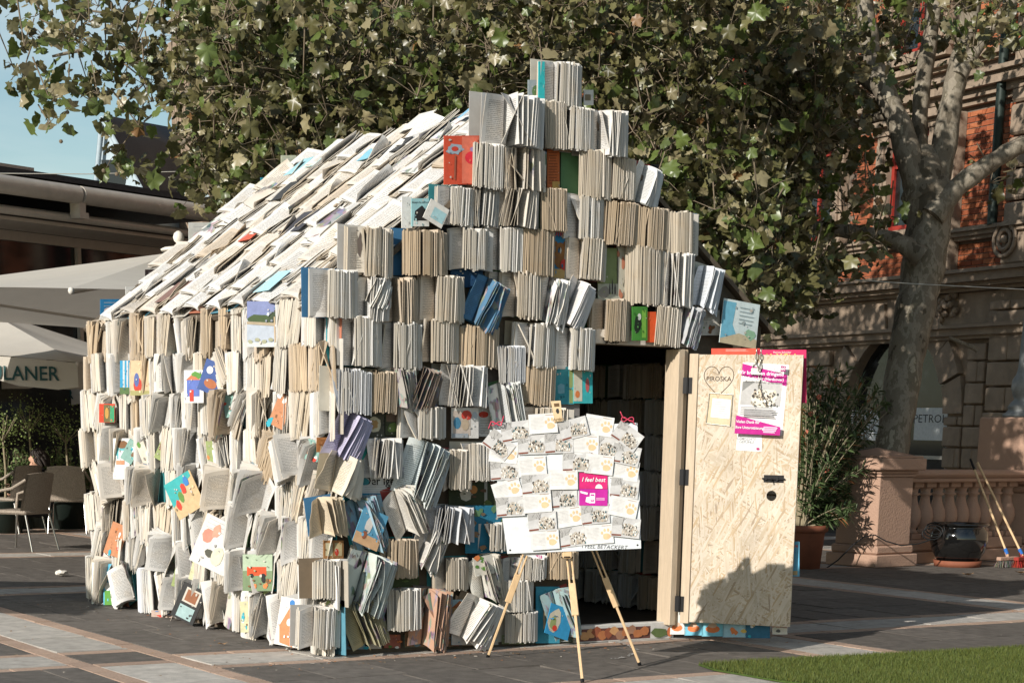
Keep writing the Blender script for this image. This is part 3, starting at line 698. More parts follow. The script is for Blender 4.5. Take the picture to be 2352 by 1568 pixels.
picture((1474, 378, 1492, 430), 'F', (.5, .01, .02), [], d=.02, name='cover_board'); picture((1492, 378, 1512, 438), 'F', (.02, .02, .02), lambda P: [(pblob(P, .35, .75, .15, .14), (.6, .58, .55)), (pblob(P, .75, .7, .13, .12), (.6, .58, .55))], d=.02, name='cover_board')
picture((944, 456, 984, 520), 'F', (.30, .52, .54), lambda P: [(pp(P, [(.15, .2), (.9, .2), (.95, .5), (.6, .75), (.2, .55)]), BLK), (quad(P, .1, 0, 1, .2), (.6, .6, .57)), ('text', 'Erinnern Sie sich noch', .5, .86, .014, BLK)], d=.09, label='pale blue page with a black grand piano drawing')
picture((922, 452, 946, 524), 'F', WHT, [], d=.06); picture((978, 466, 1024, 516), 'F', (.66, .63, .58), lambda P: [(quad(P, .3, .2, .95, .75), (.35, .55, .58))], d=.12, rot=-28)
picture((796, 520, 836, 626), 'F', (.62, .58, .51), lambda P: [(pblob(P, .5, .58, .16, .24, 14, .35), (.2, .18, .15)), (pblob(P, .72, .6, .13, .22, 14, .35), (.12, .1, .09)), ('lines', .15, .9, .1, .26, 4, (.3, .28, .25)), ('lines', .3, .7, .88, .9, 1, (.1, .1, .1))], d=.06, label='cream page with an ink drawing of a horse and rider')
picture((1266, 480, 1312, 640), 'F', (.03, .20, .38), lambda P: [(quad(P, 0, .62, 1, .8), (.05, .26, .45)), (quad(P, 0, .38, 1, .46), (.05, .28, .48)), (pblob(P, .35, .82, .3, .12), (.66, .64, .6)), (pblob(P, .45, .3, .36, .16), (.24, .10, .03)), (pblob(P, .42, .42, .26, .1), (.28, .12, .035)), (pblob(P, .18, .5, .1, .04), (.24, .1, .03)), (pblob(P, .66, .5, .1, .04), (.24, .1, .03)), (pblob(P, .4, .43, .06, .025), BLK), (quad(P, 0, 0, 1, .14), (.5, .32, .12)), (pblob(P, .6, .2, .2, .08), (.5, .04, .03)), ('text', 'Uhr', .3, .655, .06, (.5, .04, .04))], d=.05, label='blue board book with a clock face and a brown toy bear')
picture((1372, 570, 1418, 690), 'F', (.22, .26, .11), lambda P: [(quad(P, 0, 0, 1, .32), (.42, .42, .34)), (pblob(P, .3, .15, .28, .13, 10, .3), (.25, .23, .2))]+[(pp(P, [(.55+i*.13, .12), (.62+i*.13, .12), (.62+i*.13, .24+.06*(i % 2)), (.585+i*.13, .36+.06*(i % 2)), (.55+i*.13, .24+.06*(i % 2))]), (.06, .05, .05)) for i in range(3)], d=.05, label='mossy green book page with a dark castle')
picture((1416, 566, 1446, 690), 'F', (.52, .49, .40), lambda P: scatter(P, 8, [(.3, .25, .2), (.5, .2, .12)], .1), d=.05)
picture((1451, 704, 1486, 782), 'F', (.05, .20, .03), lambda P: [(pblob(P, .35, .5, .22, .3, 9, .3), (.01, .02, .01)), (quad(P, .62, .08, .9, .9), (.16, .36, .05)), (pblob(P, .45, .7, .12, .1), (.6, .6, .55))], d=.13, label='bright green board book page with black animal shapes')
picture((1484, 716, 1506, 786), 'F', (.66, .09, .02), [], d=.12, label='bright orange board book page')
picture((1656, 692, 1740, 794), 'F', (.58, .66, .66), lambda P: [(pp(P, [(0, 0), (.55, 0), (.3, .45), (.35, .95), (0, .95)]), (.16, .42, .55)), (pp(P, [(0, 0), (1, 0), (1, .2), (.5, .28), (0, .1)]), (.5, .42, .28)), (pblob(P, .8, .3, .15, .12, 9, .3), (.25, .42, .28)), ('lines', .45, .9, .5, .85, 5, (.3, .38, .4))], d=.10, rot=-8, label='pale sea-coast board book page at the right eave')
picture((1604, 712, 1652, 770), 'F', (.55, .52, .46), lambda P: scatter(P, 6, [RED, GRN, BRN], .09, t1=.4)+[('lines', .1, .9, .6, .9, 5, (.25, .25, .25))], d=.04)
picture((1034, 614, 1108, 660), 'F', (.02, .07, .16), lambda P: [(pblob(P, .2, .6, .02, .03), WHT)], d=.03, name='cover_board')
picture((1270, 842, 1318, 928), 'F', (.05, .30, .36), lambda P: [(pblob(P, .35, .4, .2, .14, 8, .3), (.2, .42, .5)), (quad(P, .75, .03, 1, .97), (.28, .32, .12))], d=.05, label='teal picture book spread with a flying figure beside the doorway')
picture((1316, 842, 1360, 926), 'F', (.04, .38, .40), lambda P: [(quad(P, 0, .06, .45, .94), (.58, .53, .42)), (pblob(P, .72, .5, .1, .2), (.45, .1, .1)), (pblob(P, .2, .25, .12, .1), ORG)], d=.06, label='turquoise picture book page at the door edge')
picture((838, 942, 884, 1004), 'F', (.07, .07, .05), lambda P: [(pblob(P, .45, .48, .34, .3, 14, .1), (.55, .5, .36)), (pblob(P, .45, .48, .2, .18, 16, .25), (.42, .25, .1))], d=.03, label='dark mossy page with a pale smiling star')
picture((882, 942, 922, 1000), 'F', (.05, .06, .03), lambda P: [(quad(P, .1, .55, .8, .85), (.15, .1, .07)), (pblob(P, .5, .3, .4, .2, 9, .3), (.12, .18, .05))], d=.03)
picture((1036, 936, 1098, 1006), 'F', (.62, .60, .57), lambda P: [(quad(P, .05, .1, .7, .9), (.50, .42, .36)), (pblob(P, .55, .75, .2, .17, 9), (.55, .06, .04)), (pblob(P, .2, .5, .14, .2, 9), (.06, .2, .32)), (pblob(P, .5, .45, .14, .2, 9), (.45, .35, .25)), (quad(P, 0, .02, .6, .16), (.30, .33, .36)), (pblob(P, .85, .75, .1, .12), (.4, .45, .5))], d=.07, label='fairy tale page with a red-hooded figure')
picture((1098, 930, 1136, 1002), 'F', (.55, .53, .5), lambda P: [(pblob(P, .3, .7, .3, .1), RED), ('lines', .1, .8, .1, .5, 6, (.3, .28, .26))], d=.03)
picture((1200, 926, 1330, 958), 'F', (.22, .2, .19), lambda P: [('text', 'EIN MEISTER', .15, .7, .022, (.5, .48, .45)), ('text', 'DER BALANCE', .15, .35, .022, (.5, .48, .45)), ('lines', .35, .6, .2, .8, 7, (.4, .38, .36))], d=.03)
picture((727, 1004, 800, 1038), 'F', (.36, .15, .05), lambda P: [('lines', .1, .8, .3, .8, 4, (.2, .08, .03))], d=.03, name='cover_board'); picture((790, 1004, 842, 1058), 'F', (.03, .30, .24), [], d=.07, rot=-35, name='cover_board')
picture((826, 1094, 928, 1132), 'F', (.55, .56, .55), lambda P: [('text', 'Der Igel', .45, .72, .075, BLK), ('lines', .1, .95, .1, .5, 4, (.3, .3, .3)), (pblob(P, .1, .7, .1, .22), (.04, .22, .26))], d=.03, label='page headed Der Igel')
picture((826, 1132, 926, 1168), 'F', (.02, .20, .34), [], d=.03, name='cover_board')
picture((1030, 1098, 1142, 1162), 'F', (.035, .045, .02), lambda P: [(pblob(P, .35, .45, .12, .3, 8, .2), (.5, .47, .4)), (pblob(P, .5, .6, .08, .15), (.45, .2, .06)), (quad(P, .72, 0, .78, 1), (.3, .3, .28))]+scatter(P, 8, [(.08, .11, .03), (.10, .05, .03)], .08), d=.03, label='dark forest page with pale fairies')
picture((1068, 1160, 1180, 1270), 'F', (.02, .16, .26), lambda P: scatter(P, 16, [(.26, .16, .09), (.14, .1, .06), (.42, .33, .22), (.10, .2, .1)], .07, s1=.8)+[(quad(P, .85, 0, 1, 1), (.5, .45, .36))]+scatter(P, 9, [ORG, TEAL, WHT, GRN], .05, .82, .98), d=.05, label='deep blue harbour picture full of small boats')
picture((820, 1170, 880, 1256), 'F', (.10, .30, .45), lambda P: [(quad(P, 0, 0, 1, .3), (.58, .36, .2)), (pblob(P, .4, .55, .14, .25, 9), (.65, .6, .55)), (pblob(P, .5, .8, .1, .09), (.52, .14, .05)), (pblob(P, .35, .28, .09, .12), (.3, .1, .05))], d=.14, rot=-22, label='seaside picture page with a red-haired child')
picture((742, 1240, 788, 1282), 'F', (.32, .16, .06), lambda P: [(quad(P, .1, .15, .45, .85), (.5, .45, .3)), (quad(P, .55, .15, .92, .85), (.45, .36, .2)), (pblob(P, .65, .35, .1, .2), RED)], d=.05)
picture((1088, 1276, 1132, 1320), 'F', (.58, .55, .48), lambda P: scatter(P, 7, [GRN, TEAL, ORG, (.3, .4, .2)], .13), d=.13, rot=10)
picture((870, 1322, 962, 1356), 'F', (.06, .08, .03), lambda P: scatter(P, 6, [(.15, .05, .03), (.12, .18, .05)], .1), d=.02); picture((930, 1440, 1040, 1484), 'F', (.24, .15, .09), lambda P: scatter(P, 9, [(.1, .16, .05), (.4, .2, .1), (.15, .25, .3)], .11), d=.02)
picture((1036, 1376, 1110, 1480), 'F', (.36, .52, .6), lambda P: [(quad(P, .02, .3, .5, .82), (.58, .36, .16)), (pp(P, [(.0, .82), (.52, .82), (.26, .98)]), (.5, .16, .06)), (pblob(P, .75, .7, .2, .2, 9, .2), (.08, .2, .05)), (quad(P, 0, 0, 1, .3), (.50, .48, .46))], d=.04, label='page with an orange house and a green tree')
picture((1230, 1346, 1284, 1476), 'F', (.05, .28, .40), lambda P: [(quad(P, .3, .25, .95, .8), (.45, .36, .24)), (quad(P, .4, .35, .9, .7), (.04, .28, .36))], d=.03, label='blue page with a sandy house front'); picture((1256, 1392, 1312, 1462), 'F', (.03, .24, .45), lambda P: [(pblob(P, .3, .5, .28, .4, 9, .25), (.5, .45, .35)), (pblob(P, .25, .4, .14, .2, 8, .3), (.25, .3, .12)), (pblob(P, .35, .25, .1, .1), RED)], d=.12, rot=-16)
for q in range(12):
    x_ = 792+q*45; picture((x_, 1456+R_.uniform(0, 8), x_+R_.uniform(36, 60), 1490-q*1.5), 'F', R_.choice([(.3, .34, .2), (.42, .3, .2), (.2, .32, .4), (.5, .46, .4), (.12, .14, .1), (.35, .12, .08)]), lambda P: scatter(P, 4, [WHT, ORG, GRN, TEAL], .12), d=.012, name='cover_board')
# the coloured ones on the side wall
picture((570, 692, 650, 797), 'S', (.36, .40, .46), lambda P: [(quad(P, 0, .62, 1, 1), (.17, .20, .36)), (pblob(P, .4, .62, .4, .1, 12, .2), (.05, .08, .03)), (pblob(P, .8, .64, .18, .15, 9, .2), (.04, .06, .03)), (pp(P, [(0, .5), (1, .45), (1, .52), (0, .56)]), (.32, .26, .18)), (quad(P, 0, 0, 1, .1), (.50, .52, .5))]+[(pblob(P, .1+.2*i, .12+.04*(i % 2), .07, .05, 7, .3), (.3, .3, .2)) for i in range(4)], d=.11, label='lake shore photograph page with dark trees under a blue sky')
picture((230, 927, 266, 970), 'S', (.50, .05, .02), lambda P: [(quad(P, .3, .02, .68, .95), (.12, .10, .04)), (pblob(P, .5, .5, .12, .3), (.45, .25, .06)), (quad(P, .7, .02, .98, .9), (.04, .26, .12))], d=.13, label='small red board book standing open')
picture((262, 1006, 300, 1100), 'S', (.66, .65, .62), lambda P: [(quad(P, .15, .5, .95, .78), (.1, .38, .42)), (pblob(P, .55, .85, .35, .1), BRN), (quad(P, .35, .5, .85, .7), (.7, .7, .68)), (quad(P, .2, .36, .7, .46), (.55, .25, .14))], d=.13, label='white page with a red-striped corner and playing cards')
picture((392, 1092, 460, 1180), 'S', (.50, .36, .20), lambda P: [(pp(P, [(0, .35), (.35, .5), (.6, .75), (.95, .85), (.95, 1), (0, 1)]), (.04, .33, .33))]+[(pblob(P, .2+.18*i, .35+.15*i, .09, .14, 8, .2), (RED, GRN, RED, BLU)[i]) for i in range(4)], d=.16, rot=28, label='wavy-edged teal board book with children playing')
picture((455, 1190, 540, 1310), 'S', (.58, .565, .54), lambda P: [('lines', .1, .9, .75, .92, 3, (.4, .4, .4)), (pblob(P, .25, .62, .14, .14, 9, .3), (.6, .22, .16)), (pblob(P, .4, .75, .1, .14, 9, .3), (.6, .28, .2)), (pblob(P, .45, .3, .12, .08, 8, .3), (.08, .08, .06)), (pblob(P, .65, .3, .16, .2, 10, .1), (.6, .57, .42))], d=.15, rot=-24, label='white drawing page with an orange butterfly')
picture((213, 1290, 240, 1390), 'S', (.60, .62, .56), lambda P: [(pblob(P, .6, .85, .16, .05), GRN), (pblob(P, .6, .2, .12, .04), RED)], d=.13, label='pale board book page at the far bottom corner'); picture((240, 1294, 266, 1388), 'S', (.10, .40, .58), lambda P: [(quad(P, .1, 0, .9, .35), (.10, .28, .05)), (pblob(P, .4, .45, .3, .1), (.7, .7, .68)), (pblob(P, .8, .75, .1, .08), RED)], d=.10, label='blue board book page with a green hill')
picture((278, 828, 300, 905), 'S', (.03, .26, .45), lambda P: [(quad(P, .3, .05, .5, 1), (.45, .5, .5)), (quad(P, .7, .05, .85, 1), (.5, .5, .5)), (quad(P, 0, 0, 1, .2), (.08, .14, .05))], d=.12); picture((302, 828, 350, 908), 'S', (.56, .40, .25), lambda P: [(pblob(P, .35, .3, .2, .22), (.45, .05, .03)), (pblob(P, .3, .45, .12, .2), (.08, .12, .3)), (quad(P, 0, 0, 1, .14), (.3, .28, .12))], d=.10, label='sandy picture page with a red figure')
picture((425, 850, 470, 925), 'S', (.66, .65, .62), lambda P: [(quad(P, .15, .2, .8, .7), (.10, .15, .42)), (pp(P, [(.1, .7), (.85, .7), (.5, .92)]), (.5, .16, .08)), (pblob(P, .7, .85, .25, .1, 9, .4), (.10, .25, .05)), (quad(P, .3, .05, .5, .4), RED)], d=.15, label='white page with a painted house and palm'); picture((465, 830, 515, 905), 'S', (.05, .09, .25), lambda P: [(pblob(P, .5, .3, .3, .15), (.35, .12, .05)), (pblob(P, .3, .7, .15, .12), WHT)], d=.11, rot=-20)
picture((408, 1342, 462, 1428), 'S', (.03, .03, .03), lambda P: [(quad(P, .2, .5, .85, .92), (.5, .46, .4)), (quad(P, .28, .55, .77, .87), (.25, .1, .05)), (quad(P, .2, .06, .85, .42), (.3, .42, .42))], d=.16, rot=-25, label='black album page with two framed pictures')
picture((560, 1272, 628, 1356), 'S', (.16, .22, .12), lambda P: [(quad(P, 0, .55, 1, 1), (.34, .42, .3)), (quad(P, .15, .42, .8, .66), (.52, .07, .02)), (pblob(P, .3, .42, .08, .06), BLK), (pblob(P, .7, .42, .08, .06), BLK)]+scatter(P, 10, [BRN, BLK, ORG], .07, t1=.35), d=.15, label='picture page with a red fire engine')
picture((640, 1372, 700, 1484), 'S', (.66, .64, .6), lambda P: [(pp(P, [(.2, .05), (.7, .0), (.6, .5), (.5, .9), (.35, .75), (.1, .4)]), (.6, .22, .10)), (pblob(P, .45, .9, .1, .07), BLU), (pblob(P, .45, .5, .1, .08), WHT)], d=.17, rot=-10, label='white page with an orange feathered creature')
picture((350, 1500-100, 420, 1420), 'S', (.4, .3, .25), lambda P: scatter(P, 5, [RED, BLU, WHT], .12), d=.05)
for q in range(14):
    x_ = 250+q*38; y_ = R_.choice([1110, 1010, 905, 1290, 1380, 1200]); picture((x_, y_, x_+R_.uniform(24, 44), y_+R_.uniform(45, 80)), 'S', R_.choice([(.55, .5, .42), (.2, .34, .3), (.45, .2, .1), (.1, .25, .4), (.5, .48, .3), (.25, .3, .12)]), lambda P: scatter(P, 5, [WHT, ORG, GRN, TEAL, BRN, RED], .12), d=R_.uniform(.04, .12), rot=R_.uniform(-30, 30))
# coloured pages lying on the roof
for (x0, y0, x1, y1, c) in ((1075, 232, 1130, 275, (.22, .42, .58)), (1095, 246, 1108, 262, (.6, .6, .6)), (820, 345, 875, 372, (.20, .44, .55)), (700, 350, 780, 385, (.35, .52, .52)), (660, 375, 720, 400, (.30, .5, .55)), (940, 268, 985, 300, (.62, .6, .55)), (640, 430, 690, 455, (.05, .05, .05)), (380, 660, 430, 690, (.2, .12, .1)), (560, 525, 600, 560, (.5, .1, .06)), (600, 640, 660, 665, (.35, .55, .6)), (660, 500, 730, 530, (.06, .06, .07)), (890, 330, 940, 350, (.05, .05, .05))):
    cx, cy = (x0+x1)/2, (y0+y1)/2; p_ = on_plane(cx, cy, RF[0]+RF[3]*.1, RF[3]); q_ = p_-RF[0]; uu, vv_ = q_@RF[1], q_@RF[2]
    hw_, hv = R_.uniform(.10, .16), R_.uniform(.09, .14)
    card('picture_page', RF, [(uu-hw_, vv_-hv), (uu+hw_, vv_-hv*.9), (uu+hw_*.9, vv_+hv), (uu-hw_, vv_+hv)], .12, c, .003, extra=lambda mb, d: None)
# covers that stick out past the far gable
BKF = frame((0, LEN+.03, 0), (1, 0, 0), (0, 0, 1), (0, -1, 0))
for (x0, y0, x1, y1, c) in ((230, 687, 282, 728, (.02, .17, .36)), (288, 658, 320, 700, (.62, .62, .6)), (333, 619, 380, 655, (.03, .02, .02)), (373, 582, 408, 622, (.08, .32, .44)), (433, 511, 490, 560, (.60, .60, .56)), (598, 408, 640, 430, (.03, .26, .36)), (645, 357, 680, 402, (.50, .52, .40)), (515, 470, 540, 500, (.58, .55, .5)), (555, 440, 590, 470, (.1, .26, .34))):
    P = [at(x, y, 1, LEN+.03) for x, y in ((x0, y1), (x1, y1), (x1, y0), (x0, y0))]; P = [(p[0], p[2]) for p in P]
    card('cover_board', BKF, P, .0, c, .006, extra=printer(BKF, P, [(pblob(P, .4, .35, .25, .2), (.6, .5, .5)), ('lines', .15, .8, .6, .8, 2, (.6, .6, .62))]))
P = [at(x, y, 1, LEN+.03) for x, y in ((640, 372), (700, 372), (700, 340), (640, 340))]

# door frame, lintel board, threshold
TP = MATS['pale_timber']
MB().box((2.625, -.125, .10), (2.68, .03, 2.02), bev=.004).box((2.682, -.11, .10), (2.72, .0, 2.02), bev=.004).build('door_frame', TP, hut)
MB().box((1.90, -.07, 2.035), (2.76, -.002, 2.13), bev=.004).build('lintel_board', MATS['weathered_white'], hut)
th = MB().box((1.86, -.06, .0), (2.72, .02, .12), bev=.004, col=(.55, .53, .5)); TF = frame((1.86, -.06, 0), (1, 0, 0), (0, 0, 1), (0, -1, 0))
PT = [(0, 0), (.86, 0), (.86, .12), (0, .12)]
printer(TF, PT, [(quad(PT, .02, .08, .75, .8), (.12, .05, .04)), ]+[(pblob(PT, .08+.06*i, .4+.1*(i % 3), .05, .28, 8, .25), R_.choice([(.40, .15, .06), (.26, .08, .04), (.5, .27, .12), (.30, .16, .1)])) for i in range(11)]+[(pblob(PT, .85, .4, .08, .3, 8, .3), (.10, .14, .05)), (pblob(PT, .95, .4, .03, .3), (.55, .16, .06))])(th, .001)
th.build('threshold', MATS['print'], hut)
sc_ = MB()
for k in range(3): sc_.tube([at(1390+k*14+6*math.sin(t_*2.2), 782+7*math.cos(t_*1.7+k), 1, -.075) for t_ in np.linspace(0, 4, 9)], .003, 5)
sc_.build('scribble', MATS['black_metal'], hut)

# inside: shelves of books along the far and right walls, dim
rg2 = random.Random(3)
IR = frame((W-.06, 0, 0), (0, 1, 0), (0, 0, 1), (-1, 0, 0))
IB = frame((0, LEN-.06, 0), (1, 0, 0), (0, 0, 1), (0, -1, 0))
ins = MB()
for fr_, a, b in ((IB, .6, 3.2),):
    for z_ in range(7):
        ins.box((a, .09+z_*.29, 0), (b, .11+z_*.29, .2), fr=fr_, col=(.1, .08, .06))
        x_ = a
        while x_ < b:
            w_ = rg2.uniform(.015, .05); hh = rg2.uniform(.17, .26); c = rg2.choice(COVERS+[(.5, .47, .42)]*6)
            ins.box((x_, .112+z_*.29, .02), (x_+w_*.94, .112+z_*.29+hh, rg2.uniform(.14, .19)), fr=fr_, col=tuple(q*1.1 for q in c)); x_ += w_
ins.build('inside_bookshelves', MATS['cover'], hut, kind='stuff')
for z_ in range(7):
    y_ = .9
    while y_ < 2.7: wd = rg2.uniform(.2, .34); wall_book(IR, y_, y_+wd, .10+z_*.27, .35+z_*.27, rg2.choice(['B', 'LB', 'P', 'B', 'BR']), rg2.choice('wgcct'), flat=.8, name='inside_book'); y_ += wd*1.02

# ------------------------------------------------------------------ the door
DH = np.array([2.685, -.165, 0.]); DU = np.array([.623, -.782, 0.]); DN = np.array([-.782, -.623, 0.])
DF = frame(DH, DU, (0, 0, 1), DN)
def dv(x, y, off=.0): p = on_plane(x, y, DH+DN*off, DN)-DH; return float(p@DU), float(p[2])
DW, DZ0, DZ1 = .80, .13, 1.985
s0, zt = .06, DZ1
hx, hz = dv(1772, 1138)
bm = bmesh.new()
outer = [bm.verts.new((a, b, 0)) for a, b in ((.07, DZ0), (DW, DZ0), (DW, DZ1), (.07, DZ1))]
inner = [bm.verts.new((hx+.036*math.cos(i*math.pi/10), hz+.036*math.sin(i*math.pi/10), 0)) for i in range(20)]
ed = [bm.edges.new((outer[i], outer[(i+1) % 4])) for i in range(4)]+[bm.edges.new((inner[i], inner[(i+1) % 20])) for i in range(20)]
bmesh.ops.triangle_fill(bm, use_beauty=True, edges=ed)
r_ = bmesh.ops.extrude_face_region(bm, geom=list(bm.faces))
bmesh.ops.translate(bm, verts=[g for g in r_['geom'] if isinstance(g, bmesh.types.BMVert)], vec=(0, 0, -.02))
bmesh.ops.recalc_face_normals(bm, faces=bm.faces)
uvl = bm.loops.layers.uv.new('UVMap')
for f in bm.faces:
    for l in f.loops: l[uvl].uv = (l.vert.co.x+l.vert.co.z, l.vert.co.y)
me = bpy.data.meshes.new('door_panel'); bm.to_mesh(me); bm.free(); me.materials.append(MATS['strand_board'])
MM = Mfr(DF)
me.transform(MM)
door = link('door', me, hut, label='open strand board door with posters and a round hole')
db = MB().box((.005, DZ0-.01, -.045), (.068, DZ1+.005, .012), fr=DF, bev=.003)
db.build('door_stile', TP, door)
MB().box((.07, DZ0+.02, -.045), (DW-.01, DZ0+.09, -.0205), fr=DF).box((.07, DZ1-.09, -.045), (DW-.01, DZ1-.02, -.0205), fr=DF).build('door_rail', TP, door)
for y in (885, 1095, 1385):
    hz_ = dv(1548, y)[1]; h_ = MB().box((-.035, hz_-.055, .0), (-.004, hz_+.055, .016), fr=DF).box((.008, hz_-.055, .0125), (.03, hz_+.055, .0165), fr=DF)
    h_.tube([DH+DN*.016+DU*.0+np.array([0, 0, hz_-.055]), DH+DN*.016+np.array([0, 0, hz_+.055])], .007, 8); h_.build('hinge', MATS['black_metal'], door)
b0, b1 = dv(1755, 1090), dv(1800, 1108)
bl = MB().box((b0[0], b1[1], .0005), (b1[0], b0[1], .004), fr=DF).box((b0[0]+.01, (b0[1]+b1[1])/2-.009, .004), (b0[0]+.025, (b0[1]+b1[1])/2+.009, .02), fr=DF).box((b0[0]+.09, (b0[1]+b1[1])/2-.012, .004), (b0[0]+.105, (b0[1]+b1[1])/2+.012, .02), fr=DF)
bl.tube([DH+DU*(b0[0]-.01)+DN*.013+np.array([0, 0, (b0[1]+b1[1])/2]), DH+DU*(b1[0]+.01)+DN*.013+np.array([0, 0, (b0[1]+b1[1])/2])], .006, 8)
bl.tube([DH+DU*(b0[0]+.06)+DN*.013+np.array([0, 0, (b0[1]+b1[1])/2]), DH+DU*(b0[0]+.06)+DN*.045+np.array([0, 0, (b0[1]+b1[1])/2-.02])], .005, 8); bl.build('bolt', MATS['black_metal'], door)
# poster
MAG = (.42, .01, .20)
def drect(a, b, c, d): return [dv(*q, .004) for q in (a, b, c, d)]      # bottom-left, bottom-right, top-right, top-left pixels
P = drect((1690, 995), (1796, 1000), (1812, 838), (1706, 832))
its = [(quad(P, .02, .02, .98, .98), (.72, .71, .69)), (pp(P, [(0, .985), (.99, .86), (.99, .70), (0, .82)]), MAG), (quad(P, .03, .41, .9, .74), (.42, .41, .40)), (pp(P, [(.05, .6), (.3, .74), (.05, .74)]), (.2, .2, .19)), (pblob(P, .55, .52, .28, .13, 14, .15), (.6, .57, .5))]
its += scatter(P, 70, [(.14, .12, .1), (.7, .68, .64), (.3, .26, .2), (.6, .5, .38), (.05, .04, .04)], .025, .3, .82, .42, .63)
its += [('lines', .08, .85, .27, .37, 5, (.35, .34, .34)), (pp(P, [(0, .26), (.98, .12), (.98, .0), (0, .0)]), MAG), (quad(P, .86, .9, .97, .98), (.3, .02, .14)), ('text', '60', .915, .94, .03, (.75, .7, .72)), ('text', 'sam', .75, .93, .035, (.4, .4, .42)),
        ('text', 'Wir brauchen dringend', .44, .86, .034, (.75, .72, .74)), ('text', 'Kinderbücher (Hardcover)', .5, .785, .027, (.75, .72, .74)), ('text', 'Vielen Dank für', .27, .17, .026, (.75, .72, .74)), ('text', 'Ihre Unterstützung!', .33, .09, .026, (.75, .72, .74)), ('lines', .62, .93, .03, .1, 4, (.65, .4, .55))]
card('poster', DF, P, .001, (.72, .71, .69), .0015, parent=door, label='white and magenta poster asking for hardcover children\'s books', extra=printer(DF, P, its))
P = drect((1690, 1033), (1749, 1037), (1750, 997), (1694, 994))
card('leaflet', DF, P, .001, (.70, .71, .71), .001, parent=door, label='small white leaflet under the poster', extra=printer(DF, P, [('text', 'GEMISCHTE', .38, .68, .026, (.25, .25, .25)), ('text', 'GEFÜHLE', .4, .5, .026, (.25, .25, .25)), ('lines', .1, .7, .15, .35, 3, (.5, .5, .5)), (quad(P, .8, .08, .92, .22), (.4, .03, .15))]))
P = drect((1622, 972), (1677, 978), (1683, 906), (1630, 902))
card('framed_note', DF, P, .001, (.56, .45, .30), .002, parent=door, extra=printer(DF, P, [(quad(P, .15, .22, .95, .84), (.62, .62, .62)), ('lines', .25, .85, .3, .72, 7, (.42, .42, .42))]))
fm = MB()
for a, b in ((0, 1), (1, 2), (2, 3), (3, 0)): fm.tube([DH+DU*P[a][0]+DN*.006+np.array([0, 0, P[a][1]]), DH+DU*P[b][0]+DN*.006+np.array([0, 0, P[b][1]])], .0035, 6)
fm.build('note_frame', MATS['steel'], door)
# heart drawn in felt pen with a name
hc = dv(1651, 872); ht = MB(); pts = []
for i in range(41):
    t_ = 2*math.pi*i/40; pts.append((hc[0]+.0066*16*math.sin(t_)**3, hc[1]+.0075*(13*math.cos(t_)-5*math.cos(2*t_)-2*math.cos(3*t_)-math.cos(4*t_))))
ht.tube([DH+DU*a+DN*.0015+np.array([0, 0, b]) for a, b in pts], .0022, 4, col=(.08, .05, .03))
put_text(ht, 'PIROSKA', DF, hc[0], hc[1]+.005, .045, .002, (.06, .04, .03), bold=.005)
ht.build('heart_drawing', MATS['print'], door, label='pen-drawn heart around the name PIROSKA')
# books fixed on the outside of the door that peep past its edges
DBK = frame(DH-DN*.05, DU, (0, 0, 1), DN)
def dback(x0, y0, x1, y1, c, items=None, off=-.06, label=None):
    P = [dv(*q, off) for q in ((x0, y1), (x1, y1), (x1, y0), (x0, y0))]
    its = items(P) if items else scatter(P, 6, [WHT, ORG, GRN, TEAL, RED, YEL], .1)
    card('book', frame(DH, DU, (0, 0, 1), DN), P, off-.012, c, .012, parent=door, label=label, extra=printer(DF, P, its))
dback(1634, 800, 1745, 880, (.60, .07, .04), lambda P: [('lines', .3, .8, .92, .96, 2, (.7, .3, .25))])
dback(1738, 803, 1852, 925, (.52, .02, .10), lambda P: [('text', 'HeXGirls', .52, .86, .06, (.66, .52, .1)), ('text', 'Patricia Schröder', .52, .95, .018, (.7, .5, .5))], label='pink red hardcover peeping out behind the top of the door')
dback(1825, 925, 1842, 1000, (.60, .36, .12)); dback(1815, 1000, 1838, 1062, (.58, .22, .08)); dback(1810, 1062, 1830, 1100, (.10, .36, .5)); dback(1806, 1100, 1826, 1150, (.55, .53, .48))
dback(1794, 1243, 1836, 1323, (.12, .36, .52), lambda P: [('text', 'Leserabe', .45, .88, .034, (.6, .06, .03)), ('text', 'Drachen', .4, .76, .03, (.05, .14, .35)), ('text', 'doch gar nicht', .45, .69, .016, (.05, .14, .35)), (pblob(P, .45, .4, .3, .2, 9, .2), (.50, .42, .3)), (pblob(P, .5, .3, .2, .16), (.4, .5, .52)), (quad(P, .1, .04, .9, .16), (.45, .32, .16))], off=-.07, label='blue children\'s book standing out past the door edge')
dback(1774, 1392, 1808, 1456, (.58, .56, .50), lambda P: [(quad(P, .02, .45, .98, .98), (.16, .34, .42)), (pblob(P, .5, .7, .26, .2), (.55, .42, .34)), (pblob(P, .5, .88, .26, .08), (.06, .05, .05)), ('text', 'Warum feiern', .5, .36, .018, (.4, .08, .05)), ('text', 'wir Geburtstag?', .5, .28, .018, (.4, .08, .05)), (pblob(P, .4, .12, .16, .06, 8, .3), (.1, .1, .1))], off=-.07, label='small book with a crowned child at the bottom corner of the door')
dback(1786, 1325, 1800, 1395, (.05, .20, .08)); dback(1790, 1240, 1802, 1330, (.1, .2, .3))
xs_ = [1536, 1572, 1612, 1660, 1712, 1766]
for i in range(5): dback(xs_[i], 1405, xs_[i+1]+2, 1456+i*2.2, [(.55, .57, .55), (.14, .40, .52), (.16, .42, .52), (.30, .48, .56), (.03, .13, .22)][i], (lambda P: [(pblob(P, .5, .3, .34, .16, 9), (.55, .16, .05)), (pblob(P, .5, .45, .2, .1), (.5, .35, .25))]) if i in (0, 1, 2) else None, off=-.055)
